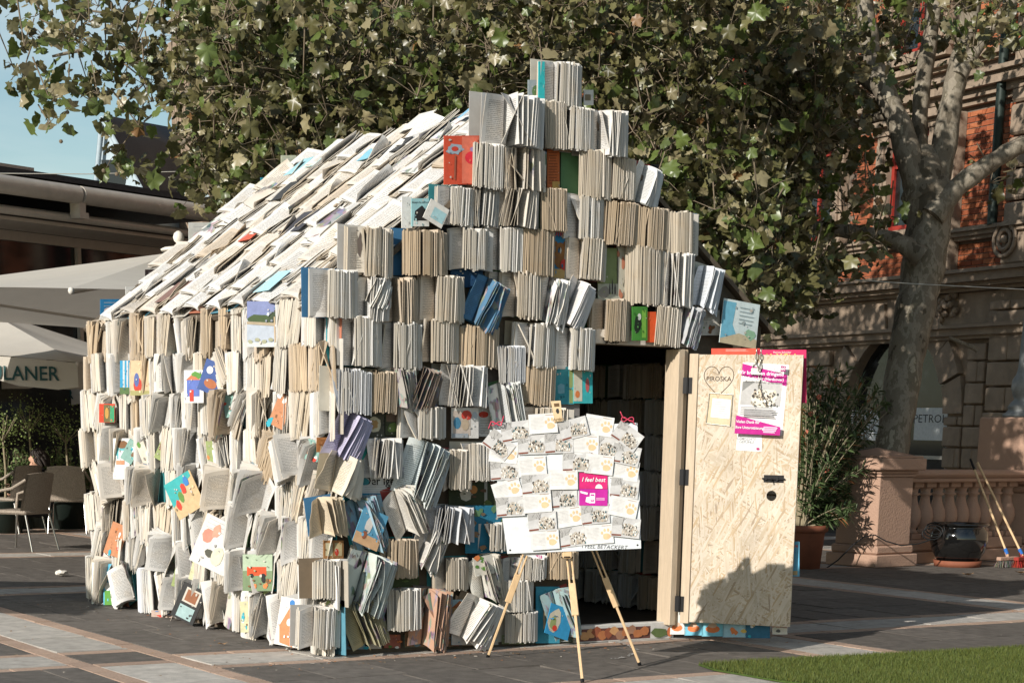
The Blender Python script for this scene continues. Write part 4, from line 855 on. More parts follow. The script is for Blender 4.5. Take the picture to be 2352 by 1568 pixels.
# chain with padlock hanging over the top of the door
p0 = DH+DU*dv(1738, 815)[0]+DN*.012; ztop = DZ1+.012
chain = thing('chain', 'steel chain with a padlock hung over the top of the open door', 'chain', p0+np.array([0, 0, ztop]))
def chain_run(x, z0, z1):
    k = 0; z_ = z0
    while z_ > z1:
        c = DH+DU*x+DN*.016+np.array([0, 0, z_]); w = DU if k % 2 else DN; pts = [c+w*(.009*math.cos(t_))+np.array([0, 0, .021*math.sin(t_)]) for t_ in np.linspace(0, 2*math.pi, 13)]
        m_ = MB(); m_.tube(pts, .0032, 6, cap=False); m_.build('link', MATS['steel'], chain); z_ -= .033; k += 1
xa_, za_ = dv(1738, 830); xb_, zb_ = dv(1745, 900)
chain_run(xa_, DZ1+.02, dv(1738, 840)[1]); chain_run(xb_, DZ1+.02, dv(1745, 905)[1])
px_, pz_ = dv(1735, 852)
pl = MB().box((px_-.026, pz_-.025, .004), (px_+.026, pz_+.02, .026), fr=DF, bev=.005); pl.build('padlock', MATS['weathered_white'], chain)
MB().tube([DH+DU*(px_+.017*math.cos(t_))+DN*.015+np.array([0, 0, pz_+.02+.03*math.sin(t_)]) for t_ in np.linspace(0, math.pi, 9)], .004, 8).build('shackle', MATS['steel'], chain)
# ------------------------------------------------------------------ easel with the notice board
def leg_wood(mb, a, b, w, t_, side):
    """a flat wooden bar from a to b"""
    a, b = np.array(a), np.array(b); d = b-a; L_ = np.linalg.norm(d); d /= L_
    sd_ = np.array(side, float); sd_ = sd_-d*(sd_@d); sd_ /= np.linalg.norm(sd_); n_ = np.cross(d, sd_)
    mb.box((-w/2, -t_/2, 0), (w/2, t_/2, L_), fr=(a, sd_, n_, d), bev=.003); return mb
apex = dep(1284, 1062, 11.62)
feet = [at(1120, 1509), at(1470, 1527), at(1338, 1567)]
easel = thing('easel', 'light wooden tripod easel with slotted telescopic legs holding the card board', 'easel', (apex[0], apex[1], 0))
for i, ft in enumerate(feet):
    d_ = (apex-ft); j = ft+d_*(.50 if i != 2 else .52); lo = ft+d_*.30
    e_ = MB(); side = _R
    for sg in (-1, 1): leg_wood(e_, lo+_R*sg*.014, apex-d_*.02+_R*sg*.014, .011, .018, side)
    leg_wood(e_, lo-d_*.005, lo+d_*.14, .042, .022, side); leg_wood(e_, apex-d_*.2, apex, .042, .022, side)
    lg = e_.build('leg', MATS['easel_wood'], easel)
    e2 = MB(); leg_wood(e2, ft+d_*.012, ft+d_*.42, .017, .014, side); e2.build('lower_leg', MATS['easel_wood'], lg)
    MB().tube([ft, ft+d_*.016], .012, 8).build('rubber_foot', MATS['black_metal'], lg)
    kp = ft+d_*.60; kb = MB(); kb.tube([kp-_F*.014, kp-_F*.03], .011, 10); kb.tube([kp-_F*.03, kp-_F*.036], .006, 8); kb.build('wing_screw', MATS['brass'], lg)
hd = MB(); hb = dep(1303, 1268, 11.35)
hd.box((-.03, -.02, -.035), (.03, .02, .03), fr=(hb, _R, np.cross(np.array([0, 0, 1.]), _R), np.array([0, 0, 1.])), bev=.006); hd.build('support_block', MATS['easel_wood'], easel)
rb = MB(); rb.tube([hb+_R*.034*math.cos(t_)-_F*.022*math.sin(t_)+np.array([0, 0, -.03]) for t_ in np.linspace(0, 2*math.pi, 17)], .004, 6, cap=False); rb.build('rubber_band', MATS['black_metal'], easel)
BN = np.array([-.5, -.86, .1]); BN /= np.linalg.norm(BN); BP = dep(1290, 1262, 11.32)
BU = np.cross(np.array([0, 0, 1.]), BN); BU = -BU if BU@_R < 0 else BU; BU /= np.linalg.norm(BU); BV = np.cross(BN, BU)
BF = frame(BP, BU, BV, BN)
def bv(x, y): p = on_plane(x, y, BP, BN)-BP; return float(p@BU), float(p@BV)
def z8(x, y): return (1850+x*.5102)/1.7415, (1500+y*.5102)/1.7415
MB().tube([apex-(apex-feet[2])*.05, on_plane(*z8(735, 280), BP-BN*.03, BN)], [.016, .014], 8).build('upright_bar', MATS['easel_wood'], easel)
cl_ = MB(); P = [bv(*z8(*q)) for q in ((722, 370), (782, 362), (766, 203), (690, 208))]; cl_.prism(P, BF, .012, .03, (.60, .45, .27)); printer(BF, P, [(quad(P, .25, .72, .8, .88), (.12, .07, .03)), (pblob(P, .5, .5, .18, .14, 8, .3), (.03, .03, .03)), ('text', 'Artina', .5, .1, .026, (.3, .2, .1))])(cl_, .032)
cl_.build('top_clamp', MATS['print'], easel)

board = thing('notice_board', 'white board covered in pinned picture postcards on the wooden easel', 'notice board', hb)
P = [bv(*z8(*q)) for q in ((352, 1398), (1400, 1357), (1372, 372), (215, 430))]
bd = MB().prism(P, BF, -.012, 0, (.60, .62, .63)); bm_ = MB()
bd.build('panel', MATS['print'], board)
wr = MB(); tq = bv(*z8(1112, 1346)); put_text(wr, 'I FEEL BETACKERT', BF, tq[0], tq[1], .034, .0012, (.04, .04, .05), rot=rad(-1), shear=.2); wr.build('handwriting', MATS['print'], board)
for q in ((373, 1370), (1372, 1330)):
    c_ = bv(*z8(*q)); MB().poly(blob(c_[0], c_[1], .006, .006), BF, .0015, (.03, .03, .03)).build('screw_hole', MATS['print'], board)
CARDS = [(320, 610, -5, 'T'), (545, 545, 3, 'P'), (755, 535, 3, 'P'), (630, 380, 5, 'T'), (415, 440, 8, 'P'), (285, 545, -38, 'P'), (955, 545, 0, 'T'), (870, 420, 15, 'P'), (1070, 395, -8, 'T'), (1110, 560, -8, 'P'), (1280, 625, -12, 'P'), (1290, 480, -35, 'P'), (330, 745, 3, 'P'), (545, 715, 6, 'T'), (895, 680, 0, 'P'), (1070, 700, -5, 'T'), (1270, 745, -8, 'T'), (350, 900, 18, 'T'), (575, 855, 4, 'P'), (790, 820, 2, 'T'), (1025, 825, 0, 'M'), (1270, 885, -6, 'P'), (375, 1030, 4, 'P'), (585, 1000, 5, 'T'), (790, 965, 3, 'P'), (1025, 957, 0, 'N'), (1260, 1035, -10, 'T'), (625, 1145, 5, 'P'), (830, 1110, 10, 'T'), (1040, 1090, 6, 'P'), (1280, 1195, -5, 'P'), (645, 1290, 5, 'T'), (870, 1265, 8, 'P'), (1070, 1245, 5, 'T')]
mpx = 1/1.7415*.5102/ (FPX/11.3)
for i, (cx, cy, rt, ty) in enumerate(CARDS):
    c0 = bv(*z8(cx, cy)); w2, h2 = 108*mpx*1.03, (73 if ty in 'PT' else 62)*mpx*1.03; a = rad(rt)
    cu_, cv_ = BU*math.cos(a)+BV*math.sin(a), BV*math.cos(a)-BU*math.sin(a)
    lift = .003+.0035*(i % 4)
    n0, nx = 4, 7                      # a slightly curled card
    CF = frame(BP+BU*c0[0]+BV*c0[1], cu_, cv_, BN); mb = MB(); k1, k2 = R_.uniform(0, .005), R_.uniform(0, .006); basec = {'P': (.47, .46, .45), 'T': (.60, .59, .57), 'M': (.50, .012, .13), 'N': (.42, .012, .25)}[ty]
    def hgt(x, y): return lift+k1*max(0, y/h2)**2*.3+k2*max(0, -y/h2)**2+.002*max(0, x/w2)**3
    def patch(P_, colr, up):
        o_, u_, v_, n_ = CF; mb.add([o_+u_*p[0]+v_*p[1]+n_*(hgt(*p)+up) for p in P_], [tuple(range(len(P_)))], colr)
    g_ = [[(-w2+2*w2*ix/(nx-1), -h2+2*h2*iy/(n0-1)) for ix in range(nx)] for iy in range(n0)]
    for iy in range(n0-1):
        for ix in range(nx-1): patch([g_[iy][ix], g_[iy][ix+1], g_[iy+1][ix+1], g_[iy+1][ix]], basec, 0)
    for (pa, pb_) in (((-w2, -h2), (w2, -h2)), ((w2, -h2), (w2, h2)), ((w2, h2), (-w2, h2)), ((-w2, h2), (-w2, -h2))):
        o_, u_, v_, n_ = CF; mb.add([o_+u_*p[0]+v_*p[1]+n_*(hgt(*p)+e) for p, e in ((pa, -.0006), (pb_, -.0006), (pb_, 0), (pa, 0))], [(0, 1, 2, 3)], basec)
    if ty == 'P':
        patch([(-w2*.98, h2*.1), (-w2*.3, h2*.3), (-w2*.2, h2*.97), (-w2*.98, h2*.97)], (.36, .35, .335), .0012)
        for _ in range(9):
            x, y = R_.uniform(-w2*.95, -w2*.1), R_.uniform(0, h2*.9); dx, dy = R_.uniform(-.02, .02), R_.uniform(.008, .03); patch([(x, y), (x+.0035, y), (x+dx+.002, min(h2*.97, y+dy)), (x+dx, min(h2*.97, y+dy))], (.2, .19, .18), .002)
        patch([(w2*.45, h2*.25), (w2*.97, h2*.2), (w2*.97, h2*.8), (w2*.6, h2*.55)], (.55, .54, .52), .0012)
        hutp = [(-w2*.28, -h2*.75), (w2*.75, -h2*.85), (w2*.93, -h2*.25), (w2*.55, h2*.25), (w2*.18, h2*.5), (-w2*.2, h2*.2)]
        patch(hutp, (.40, .36, .31), .0025)
        for _ in range(64):
            x, y = R_.uniform(-w2*.25, w2*.8), R_.uniform(-h2*.78, h2*.35)
            if y > h2*.5-abs(x-w2*.2)*.35: continue
            s_ = R_.uniform(.003, .0065); patch([(x-s_*.6, y-s_), (x+s_*.6, y-s_*.9), (x+s_*.5, y+s_), (x-s_*.6, y+s_*.9)], R_.choice([(.03, .025, .02), (.68, .64, .58), (.7, .67, .62), (.45, .36, .26), (.12, .1, .08), (.05, .12, .14), (.03, .025, .02)]), .0042)
        patch([(-w2*.97, -h2*.93), (-w2*.3, -h2*.88), (-w2*.3, -h2*.72), (-w2*.97, -h2*.77)], (.16, .045, .025), .0025)
    elif ty == 'T':
        for q in range(9): patch([(-w2*.85, h2*(.6-q*.14)), (w2*R_.uniform(.0, .12), h2*(.6-q*.14)), (w2*.0, h2*(.64-q*.14)), (-w2*.85, h2*(.64-q*.14))], (.52, .50, .48), .0012)
        pc_ = (.60, .43, .25); px0, py0 = w2*.52, -h2*.18
        patch([(px0+.024*math.cos(t_)*(1+.15*math.sin(3*t_+1.5)), py0-.006+.019*math.sin(t_)) for t_ in np.linspace(0, 2*math.pi, 12)[:-1]], pc_, .0012)
        for ax_, ay_ in ((-.027, .017), (-.010, .031), (.011, .031), (.028, .016)): patch([(px0+ax_+.0075*math.cos(t_), py0+ay_+.0105*math.sin(t_)) for t_ in np.linspace(0, 2*math.pi, 9)[:-1]], pc_, .0012)
        patch([(w2*.2, h2*.8), (w2*.85, h2*.78), (w2*.85, h2*.84), (w2*.2, h2*.86)], (.4, .3, .24), .0012)
    elif ty == 'M':
        put_text(mb, 'I feel best', CF, .0, .004, .036, lift+.004, (.75, .72, .72), shear=.25, bold=.01); patch([(w2*.4+.022*math.cos(t_), -h2*.95+.026*math.sin(t_)) for t_ in np.linspace(0, math.pi, 9)], (.7, .66, .62), .0015)
    else:
        patch([(-w2*.25, -h2*.7), (w2*.12, -h2*.7), (w2*.12, h2*.5), (-w2*.25, h2*.5)], (.72, .7, .7), .0012); patch([(-w2*.19, -h2*.5), (w2*.06, -h2*.5), (w2*.06, h2*.36), (-w2*.19, h2*.36)], (.42, .012, .25), .002)
        patch([(-w2*.07+.014*math.cos(t_), -h2*.08+.014*math.sin(t_)) for t_ in np.linspace(0, 2*math.pi, 11)[:-1]], (.72, .7, .7), .003); patch([(-w2*.55, -h2*.55), (-w2*.2, -h2*.75), (-w2*.2, h2*.1), (-w2*.5, h2*.0)], (.72, .7, .7), .0015)
        patch([(-w2*.95, h2*.75), (-w2*.4, h2*.55), (-w2*.42, h2*.3), (-w2*.9, h2*.5)], (.72, .7, .7), .0015)
        for q in range(3): patch([(w2*.2, -h2*(.05+q*.12)), (w2*.8, -h2*(.05+q*.12)), (w2*.8, -h2*(.1+q*.12)), (w2*.2, -h2*(.1+q*.12))], (.66, .45, .58), .0012)
    co = mb.build('postcard', MATS['print'], board)
    if ty == 'M': co['label'] = 'magenta card lettered I feel best'
    if ty == 'N': co['label'] = 'purple card with a white phone in a hand'
fl = MB(); P = [bv(*z8(*q)) for q in ((560, 1428), (640, 1445), (655, 1388), (430, 1388))]; fl.prism(P, BF, -.03, -.028, (.66, .65, .64)); printer(BF, P, [(quad(P, .55, .15, .85, .6), (.34, .02, .15)), ('text', '60', .7, .38, .02, (.75, .7, .72))])(fl, -.026); fl.build('flyer', MATS['print'], board)
for cx, cy, s_ in ((262, 383, 1), (1290, 350, 1.15)):
    c_ = bv(*z8(cx, cy)); o_ = BP+BU*c_[0]+BV*c_[1]+BN*.03; bw = MB()
    for sg in (-1, 1):
        bw.tube([o_+BU*sg*.032*s_*math.sin(t_)+BV*.012*s_*math.sin(2*t_) for t_ in np.linspace(0, math.pi, 9)], .003, 5); bw.tube([o_, o_+BU*sg*.03+BV*(.01 if sg < 0 else -.012)+BN*.01, o_+BU*sg*.045+BV*(.045 if (sg > 0) == (cx < 500) else -.03)], .003, 5)
    bw.build('ribbon_bow', mat('pink_ribbon', (.55, .05, .10), .5) if 'pink_ribbon' not in MATS else MATS['pink_ribbon'], board)

# ------------------------------------------------------------------ turf mat
tm = thing('turf_mat', 'bright green artificial turf mat lying on the paving in the right foreground', 'turf mat', (3.4, -2.4, 0))
TP_ = [(1.86, -1.44), (2.28, -1.45), (3.5, -1.55), (5.2, -1.68), (5.2, -3.6), (2.3, -3.6), (1.80, -2.3), (1.78, -1.7)]
gz = frame((0, 0, 0), (1, 0, 0), (0, 1, 0), (0, 0, 1))
MB().prism(TP_, gz, .002, .012).build('backing', MATS['turf_base'], tm)
rg = np.random.default_rng(5); nB = 60000
pts = np.stack([rg.uniform(1.78, 4.9, nB*2), rg.uniform(-3.2, -1.44, nB*2)], 1)
def inpoly(p, poly):
    x, y = p[:, 0], p[:, 1]; ins_ = np.zeros(len(p), bool); k = len(poly)
    for i in range(k):
        x0, y0 = poly[i]; x1, y1 = poly[(i+1) % k]
        ins_ ^= ((y0 > y) != (y1 > y)) & (x < (x1-x0)*(y-y0)/(y1-y0+1e-12)+x0)
    return ins_
pts = pts[inpoly(pts, TP_)][:nB]; k = len(pts); an = rg.uniform(0, 2*math.pi, k); hh = rg.uniform(.016, .034, k); le = rg.normal(0, .011, (k, 2)); w_ = .0022
base_ = np.concatenate([pts, np.full((k, 1), .01)], 1); dx_ = np.stack([np.cos(an)*w_, np.sin(an)*w_, 0*an], 1)
tip = base_+np.concatenate([le, hh[:, None]], 1)
V = np.stack([base_-dx_, base_+dx_, tip], 1).reshape(-1, 3); Fq = np.arange(3*k).reshape(-1, 3)
cc = np.array([.095, .125, .03])*rg.uniform(.6, 1.45, (k, 1))*np.array([1, 1, 1])+np.array([.06, .03, 0])*rg.uniform(0, 1, (k, 1))**4
me = quad_mesh('blades', V, Fq, None, np.concatenate([cc, np.ones((k, 1))], 1), False); me.materials.append(MATS['turf']); link('blades', me, tm, kind='stuff')

# chalk mark, scraps, fallen leaves
ck = MB()
for pts_ in ([(1478, 1440), (1500, 1452), (1560, 1480)], [(1440, 1508), (1490, 1500), (1530, 1486), (1552, 1478)]):
    for a, b in zip(pts_, pts_[1:]):
        p, q = at(*[z*1 for z in a]), at(*b); p, q = np.array([p[0], p[1], 0]), np.array([q[0], q[1], 0])
def z6(x, y): return (2000+x*.53)/1.7415, (1900+y*.53)/1.7415
ck = MB()
for pts_ in ([(895, 1255), (930, 1275), (985, 1292), (1010, 1310), (1060, 1320)], [(830, 1383), (890, 1383), (960, 1368), (1010, 1348)]):
    P3 = [at(*z6(*q)) for q in pts_]
    for i in range(len(P3)-1):
        a, b = P3[i], P3[i+1]; d_ = (b-a)/np.linalg.norm(b-a); n_ = np.array([-d_[1], d_[0], 0])
        for _ in range(9):
            t0 = R_.uniform(0, .85); t1 = t0+R_.uniform(.1, .25); o_ = R_.uniform(-.014, .014); w2 = R_.uniform(.003, .008); A_, B_ = a+(b-a)*t0+n_*o_, a+(b-a)*t1+n_*o_
            ck.add([A_-n_*w2+np.array([0, 0, .004+.0003*_]), B_-n_*w2+np.array([0, 0, .004+.0003*_]), B_+n_*w2+np.array([0, 0, .004+.0003*_]), A_+n_*w2+np.array([0, 0, .004+.0003*_])], [(0, 1, 2, 3)])
ck.build('chalk_mark', MATS['chalk'], pavement)
p_ = at(142, 1322); bm = bmesh.new(); bmesh.ops.create_icosphere(bm, subdivisions=2, radius=.06)
for v in bm.verts: v.co *= R_.uniform(.6, 1.15); v.co.z *= .6; v.co += Vector((p_[0], p_[1], .03))
me = bpy.data.meshes.new('paper_scrap'); bm.to_mesh(me); bm.free(); link('paper_scrap', me, None, MATS['weathered_white'], 'crumpled white paper scrap on the paving left of the hut', 'paper')
for i, (x, y, lb) in enumerate(((2225, 1322, 'large dry leaf on the shaded edge before the black pot'), (2150, 1290, 'dry leaf at the foot of the balustrade'), (2345, 1318, 'dry leaf beside the red broom head'), (512, 1482, 'small red leaf in front of the side wall'), (2170, 1291, 'dry leaf nearest the terracotta saucer'))):
    p_ = at(x, y); l_ = MB(); s_ = (.09, .07, .07, .035, .06)[i]
    P = blob(0, 0, s_, s_*.6, 9, R_, .35); l_.add([(p_[0]+a, p_[1]+b, .008+.4*abs(a)*.5+R_.uniform(0, .02)) for a, b in P]+[(p_[0], p_[1], .01)], [(j, (j+1) % 9, 9) for j in range(9)])
    l_.build('fallen_leaf', MATS['dry_leaf'], None, label=lb, cat='leaf', group='fallen leaves')

gt = MB(); gr_ = random.Random(44)
for k in range(420):
    if k < 220: x, y = gr_.uniform(-1.0, 3.4), gr_.gauss(-.35, .16)
    elif k < 300: x, y = gr_.gauss(-.4, .2), gr_.uniform(0, 4.5)
    else: x, y = gr_.uniform(-2, 9), gr_.uniform(-2.5, 4)
    if -.05 < x < 3.5 and -.02 < y < 4.3: continue
    s_ = gr_.uniform(.004, .013)*(1.6 if gr_.random() < .1 else 1); c = gr_.choice([(.30, .2, .11), (.2, .12, .06), (.4, .36, .3), (.08, .07, .05), (.35, .15, .06)]); a0 = gr_.uniform(0, 6)
    gt.add([(x+s_*math.cos(a0+q*1.3)*gr_.uniform(.6, 1.2), y+s_*math.sin(a0+q*1.3)*gr_.uniform(.5, 1), .003+gr_.uniform(0, .006)) for q in range(5)], [(0, 1, 2, 3, 4)], c)
gt.build('litter_specks', MATS['bristle'], pavement, kind='stuff')

# ------------------------------------------------------------------ stone pillar, balustrade, end pier
SU = np.array([math.cos(rad(8)), math.sin(rad(8)), 0]); SW = np.array([-SU[1], SU[0], 0]); SZ = np.array([0, 0, 1.])
pc0 = at(2012, 1304); PS = .60
def sfr(o): return (np.array(o, float), SU, SW, SZ)
ST = MATS['rose_stone']
pil = thing('stone_pillar', 'square rose sandstone gate pillar with moulded cap dappled by oleander shade', 'pillar', pc0+SU*.35+SW*.35)
F_ = sfr(pc0)
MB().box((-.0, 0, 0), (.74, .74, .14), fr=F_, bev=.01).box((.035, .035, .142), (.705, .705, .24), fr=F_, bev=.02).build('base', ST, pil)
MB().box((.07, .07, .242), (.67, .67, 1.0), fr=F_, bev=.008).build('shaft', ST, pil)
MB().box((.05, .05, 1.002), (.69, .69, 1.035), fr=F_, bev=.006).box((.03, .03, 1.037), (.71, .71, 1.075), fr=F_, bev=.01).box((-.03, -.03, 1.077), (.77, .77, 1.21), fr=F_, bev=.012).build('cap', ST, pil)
tp = MB(); tp.box((.0, .0, 1.212), (.74, .74, 1.235), fr=F_, bev=.004)
o_ = pc0; c4 = [o_+SU*a+SW*b+SZ*1.237 for a, b in ((.06, .06), (.68, .06), (.68, .68), (.06, .68))]; tp.add(c4+[o_+SU*.37+SW*.37+SZ*1.32], [(0, 1, 4), (1, 2, 4), (2, 3, 4), (3, 0, 4)]); tp.build('cap_top', ST, pil)
bal = thing('balustrade', 'low rose sandstone balustrade with bulbous balusters between pillar and end pier', 'balustrade', pc0+SU*1.2+SW*.4)
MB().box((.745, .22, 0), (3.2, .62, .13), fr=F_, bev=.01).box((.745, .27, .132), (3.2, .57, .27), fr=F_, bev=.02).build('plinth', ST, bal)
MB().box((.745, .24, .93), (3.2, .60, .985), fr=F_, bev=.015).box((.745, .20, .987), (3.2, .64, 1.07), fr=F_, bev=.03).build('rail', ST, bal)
for i in range(10):
    o_ = pc0+SU*(.90+.235*i)+SW*.42
    b_ = MB().box((-.09, -.09, .272), (.09, .09, .335), fr=sfr(o_), bev=.006).box((-.09, -.09, .87), (.09, .09, .928), fr=sfr(o_), bev=.006)
    b_.lathe([(.07, .336), (.085, .36), (.06, .38), (.062, .40), (.095, .46), (.11, .53), (.10, .60), (.07, .67), (.055, .73), (.05, .77), (.075, .785), (.075, .80), (.055, .81), (.06, .85), (.08, .868)], o_, 18); b_.build('baluster', ST, bal)
pier = thing('end_pier', 'broad rose sandstone pier with heavy overhanging top block and iron lamp foot', 'pier', pc0+SU*3.4+SW*.2)
F_ = sfr(pc0+SU*3.12+SW*(-.02))
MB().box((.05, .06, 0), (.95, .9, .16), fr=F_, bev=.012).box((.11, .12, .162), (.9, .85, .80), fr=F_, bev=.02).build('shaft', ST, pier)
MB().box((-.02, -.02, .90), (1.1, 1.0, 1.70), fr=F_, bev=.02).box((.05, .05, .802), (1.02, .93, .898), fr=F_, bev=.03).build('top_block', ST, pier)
lc = dep(2348, 945, (pc0+SU*3.4-CAMP)@_F+.3); lc[2] = 1.702
MB().lathe([(.0, 0), (.24, .0), (.24, .04), (.2, .06), (.17, .1), (.19, .12), (.15, .18), (.11, .22), (.13, .26), (.16, .36), (.15, .46), (.11, .52), (.09, .6), (.07, 1.2), (.06, 2.5)], lc, 20).build('lamp_foot', MATS['cast_iron'], pier)

# black glazed pot on its saucer
bp_ = at(2236, 1303)+SW*.05; bp_ = np.array([bp_[0], bp_[1]+.2, 0])
sau = MB().lathe([(0, .012), (.24, .012), (.25, .03), (.262, .07), (.275, .07), (.262, .0), (.0, .0)], bp_, 28).build('pot_saucer', MATS['terracotta'], None, label='round terracotta saucer beneath the glossy black pot', cat='saucer')
pot = thing('glazed_pot', 'big-bellied glossy black glazed pot standing on a terracotta saucer', 'pot', bp_+np.array([0, 0, .03]))
MB().lathe([(.0, .035), (.19, .035), (.23, .06), (.30, .17), (.335, .30), (.325, .39), (.29, .44), (.285, .455), (.33, .47), (.338, .485), (.32, .495), (.28, .485), (.27, .45), (.30, .38), (.28, .2), (.18, .06), (.0, .05)], bp_, 40).build('body', MATS['black_glaze'], pot)
# brooms leaning on the pier
for i, (xb, yb, xt, yt, hc_, lb) in enumerate(((2313, 1290, 2229, 1054, (.20, .18, .15), 'broom with pale handle and grey bristles leaning on the pier'), (2347, 1290, 2245, 1062, (.40, .05, .03), 'broom with pale handle and red bristles at the picture edge'))):
    a = at(xb, yb+12); d0 = (a-CAMP)@_F; b = dep(xt, yt, d0+.25); a = np.array([a[0], a[1], .13])
    br = thing('broom', lb, 'broom', (a[0], a[1], 0), 'brooms leaning on the pier')
    MB().tube([a, b], .0135, 10).build('handle', MATS['easel_wood'], br); dd = (b-a)/np.linalg.norm(b-a)
    MB().tube([b-dd*.14, b+dd*.002], .0145, 8).build('grip', MATS['black_metal'] if i == 0 else MATS['easel_wood'], br)
    hu = np.array([math.cos(.1+.2*i), math.sin(.1+.2*i), 0]); hw = np.array([-hu[1], hu[0], 0])
    MB().box((-.17, -.032, -.05), (.17, .032, -.01), fr=(a, hu, hw, SZ), bev=.006).tube([a-SZ*.02, a+dd*.07], .02, 8).build('head', MATS['bristle'] if 0 else MATS['rose_stone'] if i == 0 else MATS['red_paint'], br)
    MB().tube([a+dd*.02, a+dd*.09], .021, 8, col=(.02, .12, .4)).build('socket', MATS['bristle'], br)
    q = MB()
    for k in range(260):
        x, y = R_.uniform(-.165, .165), R_.uniform(-.028, .028); t0 = a+hu*x+hw*y-SZ*.05; t1 = t0+hu*x*.12+hw*y*.8+np.array([R_.gauss(0, .006), R_.gauss(0, .006), -.076]); q.tube([t0, t1], .0022, 3, col=tuple(c*R_.uniform(.6, 1.3) for c in hc_), cap=False)
    q.build('bristles', MATS['bristle'], br, kind='stuff')
# cable over the pillar foot
cb = MB(); cp = [(1898, 1304), (1925, 1285), (1960, 1250), (1985, 1232), (2010, 1228), (2035, 1242), (2070, 1252), (2110, 1248), (2140, 1238)]
cb.tube([dep(x, y, ((pc0-CAMP)@_F)-.06+.0*i) for i, (x, y) in enumerate(cp)], .008, 6)
for k in range(3): cb.tube([dep(2140+22*math.cos(t_+k)+4*k, 1225+14*math.sin(t_+k)-k*6, (pc0-CAMP)@_F+.25) for t_ in np.linspace(0, 2*math.pi, 15)], .008, 6, cap=False)
cb.build('cable', MATS['cable'], None, label='black cable looping over the pillar foot to the balustrade', cat='cable')

# oleander in a terracotta pot
oc = at(1850, 1307)+np.array([.12, .2, 0]); ole = thing('oleander', 'tall bushy oleander with narrow leaves in a terracotta pot behind the door', 'potted shrub', oc)
MB().lathe([(0, .0), (.20, .0), (.235, .38), (.25, .40), (.27, .41), (.275, .47), (.25, .475), (.235, .42), (.0, .40)], oc, 28).build('pot', MATS['terracotta'], ole)
MB().lathe([(.0, .425), (.235, .42)], oc, 20).build('soil', MATS['soil'], ole)
og = random.Random(8); stems = MB(); LV, LF, LC = [], [], []
def lance(base, d_, L_, w_, colr, nrm):
    d_ = d_/np.linalg.norm(d_); s_ = np.cross(d_, nrm); s_ = s_/(np.linalg.norm(s_)+1e-9); up = np.cross(s_, d_); b0 = len(LV)
    for t_, ww in ((0, .12), (.35, 1), (.7, .8), (1, .02)):
        c = base+d_*L_*t_-np.array([0, 0, 1.])*L_*.18*t_*t_
        LV.append(c-s_*w_*ww+up*w_*.3*ww); LV.append(c+s_*w_*ww+up*w_*.3*ww)
    for i in range(3): LF.append((b0+2*i, b0+2*i+1, b0+2*i+3, b0+2*i+2)); LC.append((*colr, 1))
tg = [(1850, 870, .2), (1880, 855, 0), (1905, 870, .1), (1935, 858, 0), (1985, 880, .2), (2010, 905, 0), (1960, 905, -.3), (1920, 905, -.2), (1890, 925, .2), (1865, 950, -.2), (1940, 950, 0), (1990, 950, .2), (2030, 935, .1), (1870, 1010, -.4), (1910, 1000, .3), (1950, 1010, -.2), (1985, 1000, 0), (1860, 1070, -.2), (1900, 1070, -.4), (1940, 1060, .2), (1970, 1070, 0), (1870, 1130, -.3), (1910, 1130, 0), (1945, 1125, .2), (1930, 1180, -.2), (1895, 1180, 0), (1850, 1165, 0), (1840, 1100, .2), (1835, 1020, .2), (1835, 930, .3), (1955, 1160, 0), (1848, 900, -.2), (1880, 990, 0)]
d0 = (oc-CAMP)@_F
for x, y, dz in tg:
    for rep in range(7):
        e_ = dep(x+og.uniform(-16, 16), y+og.uniform(-14, 14), d0+dz+og.uniform(-.25, .25)); a = oc+np.array([og.uniform(-.08, .08), og.uniform(-.08, .08), .42]); m_ = a*.45+e_*.55+np.array([0, 0, .18])*0+(oc-m_ if 0 else 0); m_ = m_+np.array([(oc[0]-e_[0])*.25, (oc[1]-e_[1])*.25, .0])
        pts_ = [a, m_, e_]; P5 = [a*(1-t_)**2+2*m_*t_*(1-t_)+e_*t_*t_ for t_ in np.linspace(0, 1, 7)]; stems.tube(P5, [.011, .010, .009, .007, .006, .005, .003], 5)
        for t_ in np.linspace(.38, 1, 11):
            c = a*(1-t_)**2+2*m_*t_*(1-t_)+e_*t_*t_; ax = (e_-m_); ax = ax/np.linalg.norm(ax)
            for k in range(3):
                w = og.uniform(0, 2*math.pi); s1 = np.cross(ax, (0.3, .1, 1)); s1 /= np.linalg.norm(s1); s2 = np.cross(ax, s1); d_ = ax*og.uniform(.5, 1.1)+(s1*math.cos(w)+s2*math.sin(w))
                g_ = og.uniform(.6, 1.3); lance(c, d_, og.uniform(.09, .15), og.uniform(.009, .014), (.07*g_, .105*g_, .04*g_) if og.random() > .04 else (.32, .14, .06), np.array([og.gauss(0, .5), og.gauss(0, .5), 1.]))
stems.build('stems', MATS['oleander_stem'], ole)
me = quad_mesh('foliage', np.array(LV), np.array(LF), None, np.array(LC)); me.materials.append(MATS['thin_leaf']); link('foliage', me, ole, kind='stuff')
for x, y in ((1881, 912), (1853, 993), (1862, 950), (1898, 1080)):
    c = dep(x, y, d0-.35); f_ = MB()
    for k in range(5): w = k*1.257; f_.add([c, c+_R*.03*math.cos(w)+_U*.03*math.sin(w)-_F*.01, c+_R*.03*math.cos(w+.9)+_U*.03*math.sin(w+.9)-_F*.01], [(0, 1, 2)], (.52, .13, .08))
    f_.build('flower', MATS['bristle'], ole)
